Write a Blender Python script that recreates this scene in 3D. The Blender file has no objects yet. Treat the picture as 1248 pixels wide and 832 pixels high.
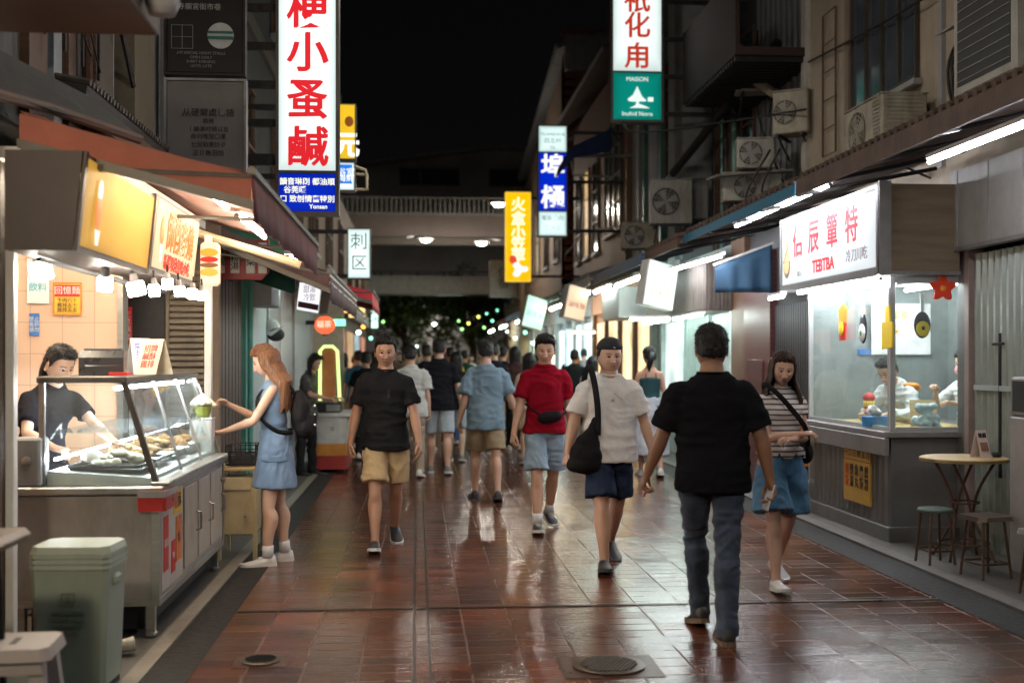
import bpy, bmesh, math, random
import numpy as np
from mathutils import Vector, Matrix, Euler
random.seed(7)
RNG = np.random.default_rng(11)
S = bpy.context.scene
COL = S.collection
R = math.radians
PI = math.pi
CAM_H = 1.5
FPX = 1400.0          # focal length in pixels of a 1248 px wide frame
YAW = math.atan((624 - 508) / FPX)
HOR = 438.0
FW = (math.sin(YAW), math.cos(YAW))
RT = (math.cos(YAW), -math.sin(YAW))
def at(px, py, Y):
 """the point at distance Y along the street that the photo shows at px, py"""
 u = (px - 624) / FPX
 v = (HOR - py) / FPX
 dx = FW[0] + RT[0] * u
 dy = FW[1] + RT[1] * u
 t = Y / dy
 return Vector((dx * t, Y, CAM_H + v * t))
def gnd(px, py, z=0.0):
 u = (px - 624) / FPX
 v = (HOR - py) / FPX
 t = (z - CAM_H) / v
 return Vector(((FW[0] + RT[0] * u) * t, (FW[1] + RT[1] * u) * t, z))
def atX(px, py, X):
 u = (px - 624) / FPX
 v = (HOR - py) / FPX
 dx = FW[0] + RT[0] * u
 t = X / dx
 return Vector((X, (FW[1] + RT[1] * u) * t, CAM_H + v * t))
MATS = {}
def _nodes(name):
 m = bpy.data.materials.new(name)
 m.use_nodes = True
 nt = m.node_tree
 b = nt.nodes['Principled BSDF']
 return m, nt, b
def N(nt, t, **kw):
 n = nt.nodes.new(t)
 for k, v in kw.items():
  if k.startswith('i_'):
   key = k[2:]
   key = int(key) if key.isdigit() else key
   n.inputs[key].default_value = v
  else:
   setattr(n, k, v)
 return n
def mat(name, col, rough=0.6, metal=0.0, var=0.18, scale=6.0, bump=0.0, bscale=60.0, stretch=(1, 1, 1), rvar=0.1,
  dirt=0.0, spec=0.5, alpha=1.0, sheen=0.0, sss=0.0, coat=0.0):
 """painted/metal/cloth surface: base colour broken up by two noises, roughness variation, fine bump and grime"""
 if name in MATS: return MATS[name]
 m, nt, b = _nodes(name)
 L = nt.links.new
 tc = N(nt, 'ShaderNodeTexCoord')
 mp = N(nt, 'ShaderNodeMapping'); mp.inputs['Scale'].default_value = stretch
 L(tc.outputs['Object'], mp.inputs['Vector'])
 n1 = N(nt, 'ShaderNodeTexNoise'); n1.inputs['Scale'].default_value = scale; n1.inputs['Detail'].default_value = 6; n1.inputs['Roughness'].default_value = 0.65
 L(mp.outputs[0], n1.inputs['Vector'])
 mix = N(nt, 'ShaderNodeMix', data_type='RGBA')
 c = list(col)[:3]
 d = [max(0, x * (1 - var)) for x in c] + [1]; e = [min(1, x * (1 + var)) for x in c] + [1]
 mr = N(nt, 'ShaderNodeMapRange'); mr.inputs[1].default_value = .3; mr.inputs[2].default_value = .7
 L(n1.outputs['Fac'], mr.inputs[0]); L(mr.outputs[0], mix.inputs[0])
 mix.inputs[6].default_value = d; mix.inputs[7].default_value = e
 out = mix.outputs[2]
 if dirt > 0:
  n2 = N(nt, 'ShaderNodeTexNoise'); n2.inputs['Scale'].default_value = scale * .45; n2.inputs['Detail'].default_value = 9; n2.inputs['Roughness'].default_value = .75
  mp2 = N(nt, 'ShaderNodeMapping'); mp2.inputs['Scale'].default_value = (1.6, 1.6, .35)
  L(tc.outputs['Object'], mp2.inputs['Vector']); L(mp2.outputs[0], n2.inputs['Vector'])
  r2 = N(nt, 'ShaderNodeMapRange'); r2.inputs[1].default_value = .5; r2.inputs[2].default_value = .72; r2.inputs[4].default_value = dirt
  L(n2.outputs['Fac'], r2.inputs[0])
  m2 = N(nt, 'ShaderNodeMix', data_type='RGBA'); m2.inputs[7].default_value = [c[0] * .3 + .008, c[1] * .27 + .006, c[2] * .22 + .004, 1]
  L(r2.outputs[0], m2.inputs[0]); L(out, m2.inputs[6]); out = m2.outputs[2]
 L(out, b.inputs['Base Color'])
 rr = N(nt, 'ShaderNodeMapRange'); rr.inputs[3].default_value = max(.03, rough - rvar); rr.inputs[4].default_value = min(1, rough + rvar)
 L(n1.outputs['Fac'], rr.inputs[0]); L(rr.outputs[0], b.inputs['Roughness'])
 b.inputs['Metallic'].default_value = metal
 b.inputs['Specular IOR Level'].default_value = spec
 b.inputs['Sheen Weight'].default_value = sheen
 b.inputs['Coat Weight'].default_value = coat
 if sss > 0:
  b.inputs['Subsurface Weight'].default_value = sss
  b.inputs['Subsurface Radius'].default_value = (.012, .005, .003)
  b.inputs['Subsurface Scale'].default_value = 1.0
 if bump > 0:
  n3 = N(nt, 'ShaderNodeTexNoise'); n3.inputs['Scale'].default_value = bscale; n3.inputs['Detail'].default_value = 5
  L(mp.outputs[0], n3.inputs['Vector'])
  bp = N(nt, 'ShaderNodeBump'); bp.inputs['Strength'].default_value = bump; bp.inputs['Distance'].default_value = .01
  L(n3.outputs['Fac'], bp.inputs['Height']); L(bp.outputs[0], b.inputs['Normal'])
 MATS[name] = m
 return m
def emis(name, col, strength, uneven=0.0):
 if strength < 2.5: strength *= SG
 """lit sign face or lamp"""
 if name in MATS: return MATS[name]
 m, nt, b = _nodes(name)
 L = nt.links.new
 b.inputs['Base Color'].default_value = [x * .3 for x in col[:3]] + [1]
 b.inputs['Roughness'].default_value = .5; b.inputs['Specular IOR Level'].default_value = .2
 b.inputs['Emission Color'].default_value = list(col)[:3] + [1]
 b.inputs['Emission Strength'].default_value = strength
 if uneven > 0:
  tc = N(nt, 'ShaderNodeTexCoord'); n = N(nt, 'ShaderNodeTexNoise'); n.inputs['Scale'].default_value = 1.8; n.inputs['Detail'].default_value = 2
  L(tc.outputs['Object'], n.inputs['Vector'])
  mr = N(nt, 'ShaderNodeMapRange'); mr.inputs[1].default_value = .3; mr.inputs[2].default_value = .7
  mr.inputs[3].default_value = strength * (1 - uneven); mr.inputs[4].default_value = strength * (1 + uneven)
  L(n.outputs['Fac'], mr.inputs[0]); L(mr.outputs[0], b.inputs['Emission Strength'])
 MATS[name] = m
 return m
def backlit(name, col, strength, half=(.26, 2.0), edge=.5, axis=(0, 2)):
 strength *= SG
 """acrylic sign face lit by tubes inside: brighter along the middle, dimmer at the frame (object space)"""
 if name in MATS: return MATS[name]
 m, nt, b = _nodes(name)
 L = nt.links.new
 b.inputs['Base Color'].default_value = [x * .25 for x in col[:3]] + [1]
 b.inputs['Roughness'].default_value = .6; b.inputs['Specular IOR Level'].default_value = .15
 tc = N(nt, 'ShaderNodeTexCoord'); sp = N(nt, 'ShaderNodeSeparateXYZ')
 L(tc.outputs['Generated'], sp.inputs[0])
 def par(i):
  a = N(nt, 'ShaderNodeMath', operation='MULTIPLY_ADD'); a.inputs[1].default_value = 2; a.inputs[2].default_value = -1
  L(sp.outputs[i], a.inputs[0])
  q = N(nt, 'ShaderNodeMath', operation='POWER'); q.inputs[1].default_value = 4
  ab = N(nt, 'ShaderNodeMath', operation='ABSOLUTE'); L(a.outputs[0], ab.inputs[0]); L(ab.outputs[0], q.inputs[0])
  return q.outputs[0]
 mx = N(nt, 'ShaderNodeMath', operation='MAXIMUM'); L(par(axis[0]), mx.inputs[0]); L(par(axis[1]), mx.inputs[1])
 n = N(nt, 'ShaderNodeTexNoise'); n.inputs['Scale'].default_value = 2.5; L(tc.outputs['Object'], n.inputs['Vector'])
 ad = N(nt, 'ShaderNodeMath', operation='MULTIPLY_ADD'); ad.inputs[1].default_value = .5; L(n.outputs['Fac'], ad.inputs[0]); L(mx.outputs[0], ad.inputs[2])
 mr = N(nt, 'ShaderNodeMapRange'); mr.inputs[1].default_value = .2; mr.inputs[2].default_value = 1.25
 mr.inputs[3].default_value = strength; mr.inputs[4].default_value = strength * (1 - edge)
 L(ad.outputs[0], mr.inputs[0]); L(mr.outputs[0], b.inputs['Emission Strength'])
 b.inputs['Emission Color'].default_value = list(col)[:3] + [1]
 MATS[name] = m
 return m
def glass(name='clear_glass', tint=(.95, 1, .98), rough=.02, opac=.10):
 """thin pane: mostly see-through with a fresnel reflection and slight smudges"""
 if name in MATS: return MATS[name]
 m = bpy.data.materials.new(name); m.use_nodes = True
 nt = m.node_tree; nt.nodes.clear(); L = nt.links.new
 o = N(nt, 'ShaderNodeOutputMaterial'); t = N(nt, 'ShaderNodeBsdfTransparent'); t.inputs[0].default_value = (*tint, 1)
 g = N(nt, 'ShaderNodeBsdfGlossy'); g.inputs['Roughness'].default_value = rough
 fr = N(nt, 'ShaderNodeFresnel'); fr.inputs[0].default_value = 1.5
 gm = N(nt, 'ShaderNodeNewGeometry'); iv = N(nt, 'ShaderNodeMath', operation='SUBTRACT'); iv.inputs[0].default_value = 1; L(gm.outputs['Backfacing'], iv.inputs[1]); fm_ = N(nt, 'ShaderNodeMath', operation='MULTIPLY'); L(fr.outputs[0], fm_.inputs[0]); L(iv.outputs[0], fm_.inputs[1])
 mx = N(nt, 'ShaderNodeMixShader'); L(fm_.outputs[0], mx.inputs[0]); L(t.outputs[0], mx.inputs[1]); L(g.outputs[0], mx.inputs[2])
 d = N(nt, 'ShaderNodeBsdfDiffuse'); d.inputs[0].default_value = (.6, .65, .68, 1)
 tc = N(nt, 'ShaderNodeTexCoord'); n = N(nt, 'ShaderNodeTexNoise'); n.inputs['Scale'].default_value = 3; n.inputs['Detail'].default_value = 6
 L(tc.outputs['Object'], n.inputs['Vector'])
 mr = N(nt, 'ShaderNodeMapRange'); mr.inputs[1].default_value = .4; mr.inputs[2].default_value = .8; mr.inputs[3].default_value = opac * .3; mr.inputs[4].default_value = opac * 1.6
 L(n.outputs['Fac'], mr.inputs[0])
 m2 = N(nt, 'ShaderNodeMixShader'); L(mr.outputs[0], m2.inputs[0]); L(mx.outputs[0], m2.inputs[1]); L(d.outputs[0], m2.inputs[2])
 L(m2.outputs[0], o.inputs[0])
 MATS[name] = m
 return m
def tag(o, label=None, cat=None, group=None, kind=None):
 if label: o['label'] = label
 if cat: o['category'] = cat
 if group: o['group'] = group
 if kind: o['kind'] = kind
 return o
def thing(name, label, cat, loc=(0, 0, 0), rz=0, group=None):
 o = bpy.data.objects.new(name, None); COL.objects.link(o)
 o.empty_display_size = .1
 o.location = loc; o.rotation_euler = (0, 0, rz)
 return tag(o, label, cat, group)
def copy_tree(o, parent=None, label=None, loc=None, rz=None):
 c = o.copy(); COL.objects.link(c)
 if parent: c.parent = parent
 if label: c['label'] = label
 if loc is not None: c.location = loc
 if rz is not None: c.rotation_euler = (0, 0, rz)
 for ch in [x for x in bpy.data.objects if x.parent == o and x is not c]:
  copy_tree(ch, c)
 return c
class MB:
 def __init__(s): s.v = []; s.f = []; s.m = []; s.sm = []; s.cur = 0; s.smooth = False
 def add(s, vs, fs):
  b = len(s.v); s.v += [tuple(v) for v in vs]
  for f in fs:
   s.f.append(tuple(b + i for i in f)); s.m.append(s.cur); s.sm.append(s.smooth)
  return s
 def box(s, c, d, rz=0, M=None, bev=0.0):
  x, y, z = [q / 2 for q in d]
  if bev > 0:
   bev = min(bev, x * .9, y * .9, z * .9)
   # chamfered box : 24 vertices
   vs = []; idx = {}
   for sx in (-1, 1):
    for sy in (-1, 1):
     for sz in (-1, 1):
      for a in range(3):
       p = [sx * x, sy * y, sz * z]
       for k in range(3):
        if k != a: p[k] -= (sx, sy, sz)[k] * bev
       idx[(sx, sy, sz, a)] = len(vs); vs.append(p)
   fs = []
   for a in range(3):
    b1, b2 = [k for k in range(3) if k != a]
    for sg in (-1, 1):
     q = []
     for (u, w) in ((-1, -1), (1, -1), (1, 1), (-1, 1)):
      t = [0, 0, 0]; t[a] = sg; t[b1] = u; t[b2] = w
      q.append(idx[(*t, a)])
     fs.append(q)
   for a in range(3):                       # edges along axis a
    b1, b2 = [k for k in range(3) if k != a]
    for u in (-1, 1):
     for w in (-1, 1):
      t0 = [0, 0, 0]; t1 = [0, 0, 0]; t0[a] = -1; t1[a] = 1
      for t in (t0, t1): t[b1] = u; t[b2] = w
      fs.append([idx[(*t0, b1)], idx[(*t0, b2)], idx[(*t1, b2)], idx[(*t1, b1)]])
   for sx in (-1, 1):
    for sy in (-1, 1):
     for sz in (-1, 1):
      fs.append([idx[(sx, sy, sz, 0)], idx[(sx, sy, sz, 1)], idx[(sx, sy, sz, 2)]])
  else:
   vs = [(-x, -y, -z), (x, -y, -z), (x, y, -z), (-x, y, -z), (-x, -y, z), (x, -y, z), (x, y, z), (-x, y, z)]
   fs = [(0, 3, 2, 1), (4, 5, 6, 7), (0, 1, 5, 4), (1, 2, 6, 5), (2, 3, 7, 6), (3, 0, 4, 7)]
  Q = Matrix.Translation(Vector(c)) @ Matrix.Rotation(rz, 4, 'Z')
  if M is not None: Q = Matrix.Translation(Vector(c)) @ M.to_4x4()
  return s.add([Q @ Vector(p) for p in vs], fs)
 def bb(s, x0, x1, y0, y1, z0, z1, bev=0.0):
  return s.box(((x0 + x1) / 2, (y0 + y1) / 2, (z0 + z1) / 2), (abs(x1 - x0), abs(y1 - y0), abs(z1 - z0)), bev=bev)
 def prism(s, pts, z0, z1):
  n = len(pts)
  vs = [(p[0], p[1], z0) for p in pts] + [(p[0], p[1], z1) for p in pts]
  fs = [tuple(range(n - 1, -1, -1)), tuple(range(n, 2 * n))] + [(i, (i + 1) % n, n + (i + 1) % n, n + i) for i in range(n)]
  return s.add(vs, fs)
 def extr(s, pts, axis, a0, a1):
  """extrude a 2-D outline along x ('x': outline in y,z), y ('y': outline in x,z)"""
  n = len(pts)
  mk = (lambda p, a: (a, p[0], p[1])) if axis == 'x' else (lambda p, a: (p[0], a, p[1]))
  vs = [mk(p, a0) for p in pts] + [mk(p, a1) for p in pts]
  fs = [tuple(range(n - 1, -1, -1)), tuple(range(n, 2 * n))] + [(i, (i + 1) % n, n + (i + 1) % n, n + i) for i in range(n)]
  return s.add(vs, fs)
 def quad(s, a, b, c, d, t=0.0):
  """a slab: four corners and a thickness along the normal"""
  a, b, c, d = map(Vector, (a, b, c, d))
  if t == 0: return s.add([a, b, c, d], [(0, 1, 2, 3)])
  n = (b - a).cross(d - a).normalized() * t
  return s.add([a, b, c, d, a + n, b + n, c + n, d + n],
                     [(3, 2, 1, 0), (4, 5, 6, 7), (0, 1, 5, 4), (1, 2, 6, 5), (2, 3, 7, 6), (3, 0, 4, 7)])
 def tube(s, path, r, n=10, cap=True, closed=False):
  path = [Vector(p) for p in path]
  m = len(path); rs = r if isinstance(r, (list, tuple)) else [r] * m
  rings = []; up = None
  for i, p in enumerate(path):
   if closed: t = path[(i + 1) % m] - path[i - 1]
   else: t = path[min(i + 1, m - 1)] - path[max(i - 1, 0)]
   t.normalize()
   if up is None: up = t.orthogonal().normalized()
   a = (up - t * up.dot(t)).normalized(); b = t.cross(a); up = a
   rings.append([p + (a * math.cos(2 * PI * k / n) + b * math.sin(2 * PI * k / n)) * rs[i] for k in range(n)])
  vs = [q for rg in rings for q in rg]; fs = []
  for i in range(m if closed else m - 1):
   j = (i + 1) % m
   for k in range(n):
    fs.append((i * n + k, i * n + (k + 1) % n, j * n + (k + 1) % n, j * n + k))
  if cap and not closed:
   fs.append(tuple(range(n - 1, -1, -1))); fs.append(tuple((m - 1) * n + k for k in range(n)))
  return s.add(vs, fs)
 def cyl(s, a, b, r, n=16): return s.tube([a, b], r, n)
 def lathe(s, prof, c=(0, 0, 0), n=24, M=None):
  vs = []; fs = []; m = len(prof)
  for (r, z) in prof:
   for k in range(n):
    vs.append(Vector((r * math.cos(2 * PI * k / n), r * math.sin(2 * PI * k / n), z)))
  for i in range(m - 1):
   for k in range(n): fs.append((i * n + k, i * n + (k + 1) % n, (i + 1) * n + (k + 1) % n, (i + 1) * n + k))
  fs.append(tuple(range(n - 1, -1, -1))); fs.append(tuple((m - 1) * n + k for k in range(n)))
  c = Vector(c)
  if M is not None: vs = [M @ v for v in vs]
  return s.add([v + c for v in vs], fs)
 def ball(s, c, r, n=12, sc=(1, 1, 1)):
  prof = []
  vs = []; fs = []
  for i in range(n + 1):
   a = PI * i / n
   for k in range(2 * n):
    b = PI * k / n
    vs.append((c[0] + r * sc[0] * math.sin(a) * math.cos(b), c[1] + r * sc[1] * math.sin(a) * math.sin(b), c[2] + r * sc[2] * math.cos(a)))
  for i in range(n):
   for k in range(2 * n):
    fs.append((i * 2 * n + k, (i + 1) * 2 * n + k, (i + 1) * 2 * n + (k + 1) % (2 * n), i * 2 * n + (k + 1) % (2 * n)))
  return s.add(vs, fs)
 def build(s, name, mats, parent=None, label=None, cat=None, group=None, kind=None, smooth=None, bevel=0, autos=False):
  me = bpy.data.meshes.new(name)
  me.from_pydata(s.v, [], s.f)
  if not isinstance(mats, (list, tuple)): mats = [mats]
  for m in mats: me.materials.append(m)
  me.polygons.foreach_set('material_index', s.m)
  if smooth is None: me.polygons.foreach_set('use_smooth', s.sm)
  else: me.polygons.foreach_set('use_smooth', [smooth] * len(s.f))
  me.update()
  bm = bmesh.new(); bm.from_mesh(me)
  bmesh.ops.recalc_face_normals(bm, faces=bm.faces); bm.to_mesh(me); bm.free()
  o = bpy.data.objects.new(name, me); COL.objects.link(o)
  if parent: o.parent = parent
  if bevel:
   md = o.modifiers.new('Bevel', 'BEVEL'); md.width = bevel; md.segments = 2; md.limit_method = 'ANGLE'
  if autos: set_auto(me)
  return tag(o, label, cat, group, kind)
def set_auto(me, ang=R(35)):
 me.polygons.foreach_set('use_smooth', [True] * len(me.polygons))
 try: me.set_sharp_from_angle(angle=ang)
 except Exception: pass
def rot_to(ex, ey, ez):
 return Matrix((ex, ey, ez)).transposed()
def text(body, size, loc, ex, ez, m, parent, name='lettering', depth=.003, align='CENTER', off=0.0, spacing=1.0, line=1.0, sx=1.0, shear=0.0):
 """flat lettering: ex = reading direction, ez = up; stands proud along ex x ez reversed"""
 cu = bpy.data.curves.new('t', 'FONT'); cu.body = body; cu.size = size; cu.extrude = depth; cu.align_x = align; cu.align_y = 'CENTER'
 cu.offset = off; cu.space_character = spacing; cu.space_line = line; cu.shear = shear; cu.resolution_u = 3
 o = bpy.data.objects.new('t', cu); COL.objects.link(o)
 dg = bpy.context.evaluated_depsgraph_get()
 me = bpy.data.meshes.new_from_object(o.evaluated_get(dg))
 bpy.data.objects.remove(o); bpy.data.curves.remove(cu)
 ex = Vector(ex).normalized(); ez = Vector(ez).normalized(); n = ex.cross(ez)
 M = Matrix((ex * sx, ez, n)).transposed().to_4x4(); M.translation = Vector(loc)
 me.transform(M)
 me.name = name
 me.materials.clear(); me.materials.append(m)
 q = bpy.data.objects.new(name, me); COL.objects.link(q)
 if parent: q.parent = parent
 return q
SKY = 0.0009
EXPO = 0.75
SG = 0.67
# ================================================================ people
_LAT = RNG.random((32, 32, 32))
def vnoise(p):
 p = np.asarray(p); i = np.floor(p).astype(int); f = p - i; f = f * f * (3 - 2 * f)
 out = 0
 for a in (0, 1):
  for b in (0, 1):
   for c in (0, 1):
    w = (f[:, 0] if a else 1 - f[:, 0]) * (f[:, 1] if b else 1 - f[:, 1]) * (f[:, 2] if c else 1 - f[:, 2])
    out = out + w * _LAT[(i[:, 0] + a) % 32, (i[:, 1] + b) % 32, (i[:, 2] + c) % 32]
 return out * 2 - 1
def sstep(a, b, x):
 t = np.clip((np.asarray(x, float) - a) / (b - a), 0, 1); return t * t * (3 - 2 * t)
def mesh_np(me):
 n = len(me.vertices); co = np.empty(n * 3); me.vertices.foreach_get('co', co)
 no = np.empty(n * 3); me.vertex_normals.foreach_get('vector', no)
 return co.reshape(-1, 3), no.reshape(-1, 3)
def remesh(mb, voxel, smooth_it=4, fac=.5):
 me = bpy.data.meshes.new('r'); me.from_pydata(mb.v, [], mb.f); me.update()
 bm = bmesh.new(); bm.from_mesh(me); bmesh.ops.recalc_face_normals(bm, faces=bm.faces); bm.to_mesh(me); bm.free()
 o = bpy.data.objects.new('r', me); COL.objects.link(o)
 md = o.modifiers.new('a', 'REMESH'); md.mode = 'VOXEL'; md.voxel_size = voxel; md.use_smooth_shade = True
 if smooth_it:
  m2 = o.modifiers.new('b', 'SMOOTH'); m2.factor = fac; m2.iterations = smooth_it
 dg = bpy.context.evaluated_depsgraph_get()
 r = bpy.data.meshes.new_from_object(o.evaluated_get(dg))
 bpy.data.objects.remove(o); bpy.data.meshes.remove(me)
 return r
def join_mesh(name, me, mbs, mats):
 """append MB islands to a remeshed mesh; returns the mesh and the number of remeshed vertices"""
 co = np.empty(len(me.vertices) * 3); me.vertices.foreach_get('co', co); co = co.reshape(-1, 3)
 n0 = len(co)
 faces = [tuple(p.vertices) for p in me.polygons]
 V = [tuple(c) for c in co]
 for mb in mbs:
  b = len(V); V += mb.v; faces += [tuple(b + i for i in f) for f in mb.f]
 out = bpy.data.meshes.new(name); out.from_pydata(V, [], faces)
 out.polygons.foreach_set('use_smooth', [True] * len(faces))
 for m in mats: out.materials.append(m)
 out.update()
 bpy.data.meshes.remove(me)
 return out, n0
def rings(mb, secs, n=28, p=2.3):
 """loft: secs = [(centre, ex, ey, rx, ryf, ryb)], front is -ey"""
 vs = []; fs = []
 for (c, ex, ey, rx, rf, rb) in secs:
  for k in range(n):
   a = 2 * PI * k / n; ca, sa = math.cos(a), math.sin(a)
   q = (abs(ca) ** p + abs(sa) ** p) ** (-1 / p)
   ry = rb if sa > 0 else rf
   vs.append(c + ex * (ca * q * rx) + ey * (sa * q * ry))
 m = len(secs)
 for i in range(m - 1):
  for k in range(n): fs.append((i * n + k, i * n + (k + 1) % n, (i + 1) * n + (k + 1) % n, (i + 1) * n + k))
 fs.append(tuple(range(n - 1, -1, -1))); fs.append(tuple((m - 1) * n + k for k in range(n)))
 mb.add(vs, fs)
def head_surf(d, female=False, fat=0.0, feat=True):
 x, y, z = d[:, 0].copy(), d[:, 1].copy(), d[:, 2].copy()
 # slightly boxy skull
 s = (np.abs(x) ** 2.3 + np.abs(y) ** 2.3 + np.abs(z) ** 2.3) ** (-1 / 2.3)
 x, y, z = x * s, y * s, z * s
 dn = np.clip(-z, 0, 1)
 jaw = .25 if not female else .36
 X = x * (.079 + fat * .007) * (1 - (jaw - fat * .2) * dn ** 1.8)
 Y = y * .095
 Z = z * .117
 back = (y > 0)
 Y = np.where(back, Y * (1 - .62 * sstep(.25, 1, dn)), Y * (.93 - .02 * dn))
 Y = np.where(back, Y + .004 * (1 - dn), Y)
 # cheeks fuller in the front
 front = sstep(0.0, -.35, y)
 if feat:
  g = lambda cx, cz, sx, sz: np.exp(-((X - cx) / sx) ** 2 - ((Z - cz) / sz) ** 2)
  D = np.zeros_like(X)
  t = np.clip((.012 - Z) / .052, 0, 1)
  nose = (.004 + .021 * t ** 1.1) * sstep(-.058, -.043, Z) * sstep(.034, .008, Z)
  D += nose * np.exp(-(np.abs(X) / (.0085 + .006 * t)) ** 2.2)
  for sx in (-1, 1):
   D += .009 * g(sx * .0125, -.042, .0065, .007)
   D -= .010 * g(sx * .031, .000, .017, .011)
   D += .0035 * g(sx * .028, .0225, .02, .007)
   D += .005 * g(sx * .043, -.026, .018, .018)
   D -= .003 * g(sx * .03, -.062, .006, .016)
  D += .005 * g(0, -.07, .026, .016)
  D += .0055 * g(0, -.0655, .019, .0045)
  D += .006 * g(0, -.0765, .017, .005)
  D -= .004 * g(0, -.071, .021, .002)
  D += .009 * g(0, -.105, .02, .014)
  Y = Y - D * front
 return np.stack([X, Y, Z], 1)
def sph_dirs(na, nb, bias=.45):
 a = np.linspace(0, 2 * PI, na, endpoint=False)
 a = a - bias * np.sin(a)             # denser round a=0 -> the face
 b = np.linspace(0.0, PI, nb)
 A, B = np.meshgrid(a, b)
 d = np.stack([np.sin(A) * np.sin(B), -np.cos(A) * np.sin(B), np.cos(B)], 2).reshape(-1, 3)
 fs = [(i * na + k, (i + 1) * na + k, (i + 1) * na + (k + 1) % na, i * na + (k + 1) % na) for i in range(nb - 1) for k in range(na)]
 return d, fs
def skin_mat(name, col):
 if name in MATS: return MATS[name]
 m, nt, b = _nodes(name); L = nt.links.new
 at_ = N(nt, 'ShaderNodeAttribute', attribute_name='tint')
 tc = N(nt, 'ShaderNodeTexCoord'); n = N(nt, 'ShaderNodeTexNoise'); n.inputs['Scale'].default_value = 14; n.inputs['Detail'].default_value = 5
 L(tc.outputs['Object'], n.inputs['Vector'])
 mx = N(nt, 'ShaderNodeMix', data_type='RGBA'); mx.inputs[6].default_value = (col[0] * .86, col[1] * .80, col[2] * .78, 1); mx.inputs[7].default_value = (col[0] * 1.08, col[1] * 1.08, col[2] * 1.08, 1)
 L(n.outputs['Fac'], mx.inputs[0])
 ml = N(nt, 'ShaderNodeMix', data_type='RGBA', blend_type='MULTIPLY'); ml.inputs[0].default_value = 1
 L(mx.outputs[2], ml.inputs[6]); L(at_.outputs['Color'], ml.inputs[7]); L(ml.outputs[2], b.inputs['Base Color'])
 b.inputs['Roughness'].default_value = .48
 b.inputs['Subsurface Weight'].default_value = .12; b.inputs['Subsurface Radius'].default_value = (.012, .005, .003); b.inputs['Subsurface Scale'].default_value = .6
 n2 = N(nt, 'ShaderNodeTexNoise'); n2.inputs['Scale'].default_value = 260; L(tc.outputs['Object'], n2.inputs['Vector'])
 bp = N(nt, 'ShaderNodeBump'); bp.inputs['Strength'].default_value = .12; bp.inputs['Distance'].default_value = .002
 L(n2.outputs['Fac'], bp.inputs['Height']); L(bp.outputs[0], b.inputs['Normal'])
 MATS[name] = m
 return m
def hair_mat(name, col, rough=.42):
 if name in MATS: return MATS[name]
 m, nt, b = _nodes(name); L = nt.links.new
 tc = N(nt, 'ShaderNodeTexCoord'); mp = N(nt, 'ShaderNodeMapping'); mp.inputs['Scale'].default_value = (150, 150, 9)
 L(tc.outputs['Object'], mp.inputs[0])
 n = N(nt, 'ShaderNodeTexNoise'); n.inputs['Scale'].default_value = 1; n.inputs['Detail'].default_value = 4; L(mp.outputs[0], n.inputs['Vector'])
 mx = N(nt, 'ShaderNodeMix', data_type='RGBA'); mx.inputs[6].default_value = (*[c * .45 for c in col], 1); mx.inputs[7].default_value = (*[c * 1.5 for c in col], 1)
 mr = N(nt, 'ShaderNodeMapRange'); mr.inputs[1].default_value = .35; mr.inputs[2].default_value = .65
 L(n.outputs['Fac'], mr.inputs[0]); L(mr.outputs[0], mx.inputs[0]); L(mx.outputs[2], b.inputs['Base Color'])
 b.inputs['Roughness'].default_value = rough; b.inputs['Specular IOR Level'].default_value = .3
 bp = N(nt, 'ShaderNodeBump'); bp.inputs['Strength'].default_value = .9; bp.inputs['Distance'].default_value = .006
 L(n.outputs['Fac'], bp.inputs['Height']); L(bp.outputs[0], b.inputs['Normal'])
 MATS[name] = m
 return m
def denim(name, col, fade=.5, weave=420):
 if name in MATS: return MATS[name]
 m, nt, b = _nodes(name); L = nt.links.new
 tc = N(nt, 'ShaderNodeTexCoord')
 n = N(nt, 'ShaderNodeTexNoise'); n.inputs['Scale'].default_value = 7; n.inputs['Detail'].default_value = 7; n.inputs['Roughness'].default_value = .7; L(tc.outputs['Object'], n.inputs['Vector'])
 w = N(nt, 'ShaderNodeTexNoise'); w.inputs['Scale'].default_value = weave; w.inputs['Detail'].default_value = 2
 mp = N(nt, 'ShaderNodeMapping'); mp.inputs['Scale'].default_value = (1, 1, .25); L(tc.outputs['Object'], mp.inputs[0]); L(mp.outputs[0], w.inputs['Vector'])
 ad = N(nt, 'ShaderNodeMath', operation='MULTIPLY_ADD'); ad.inputs[1].default_value = .5; L(w.outputs['Fac'], ad.inputs[0]); L(n.outputs['Fac'], ad.inputs[2])
 mr = N(nt, 'ShaderNodeMapRange'); mr.inputs[1].default_value = .55; mr.inputs[2].default_value = .95; L(ad.outputs[0], mr.inputs[0])
 mx = N(nt, 'ShaderNodeMix', data_type='RGBA'); mx.inputs[6].default_value = (*[c * (1 - fade * .5) for c in col], 1); mx.inputs[7].default_value = (*[min(1, c * (1 + fade) + .01) for c in col], 1)
 L(mr.outputs[0], mx.inputs[0]); L(mx.outputs[2], b.inputs['Base Color']); b.inputs['Roughness'].default_value = .85
 b.inputs['Sheen Weight'].default_value = .15
 bp = N(nt, 'ShaderNodeBump'); bp.inputs['Strength'].default_value = .35; bp.inputs['Distance'].default_value = .004
 L(ad.outputs[0], bp.inputs['Height']); L(bp.outputs[0], b.inputs['Normal'])
 MATS[name] = m
 return m
def cloth(name, col, rough=.85, bump=.55):
 """jersey/cotton with a marks attribute for printed graphics"""
 if name in MATS: return MATS[name]
 m = mat(name, col, rough, var=.10, scale=9, bump=bump, bscale=26, sheen=0.0, spec=.04, rvar=.04)
 return m
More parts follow.
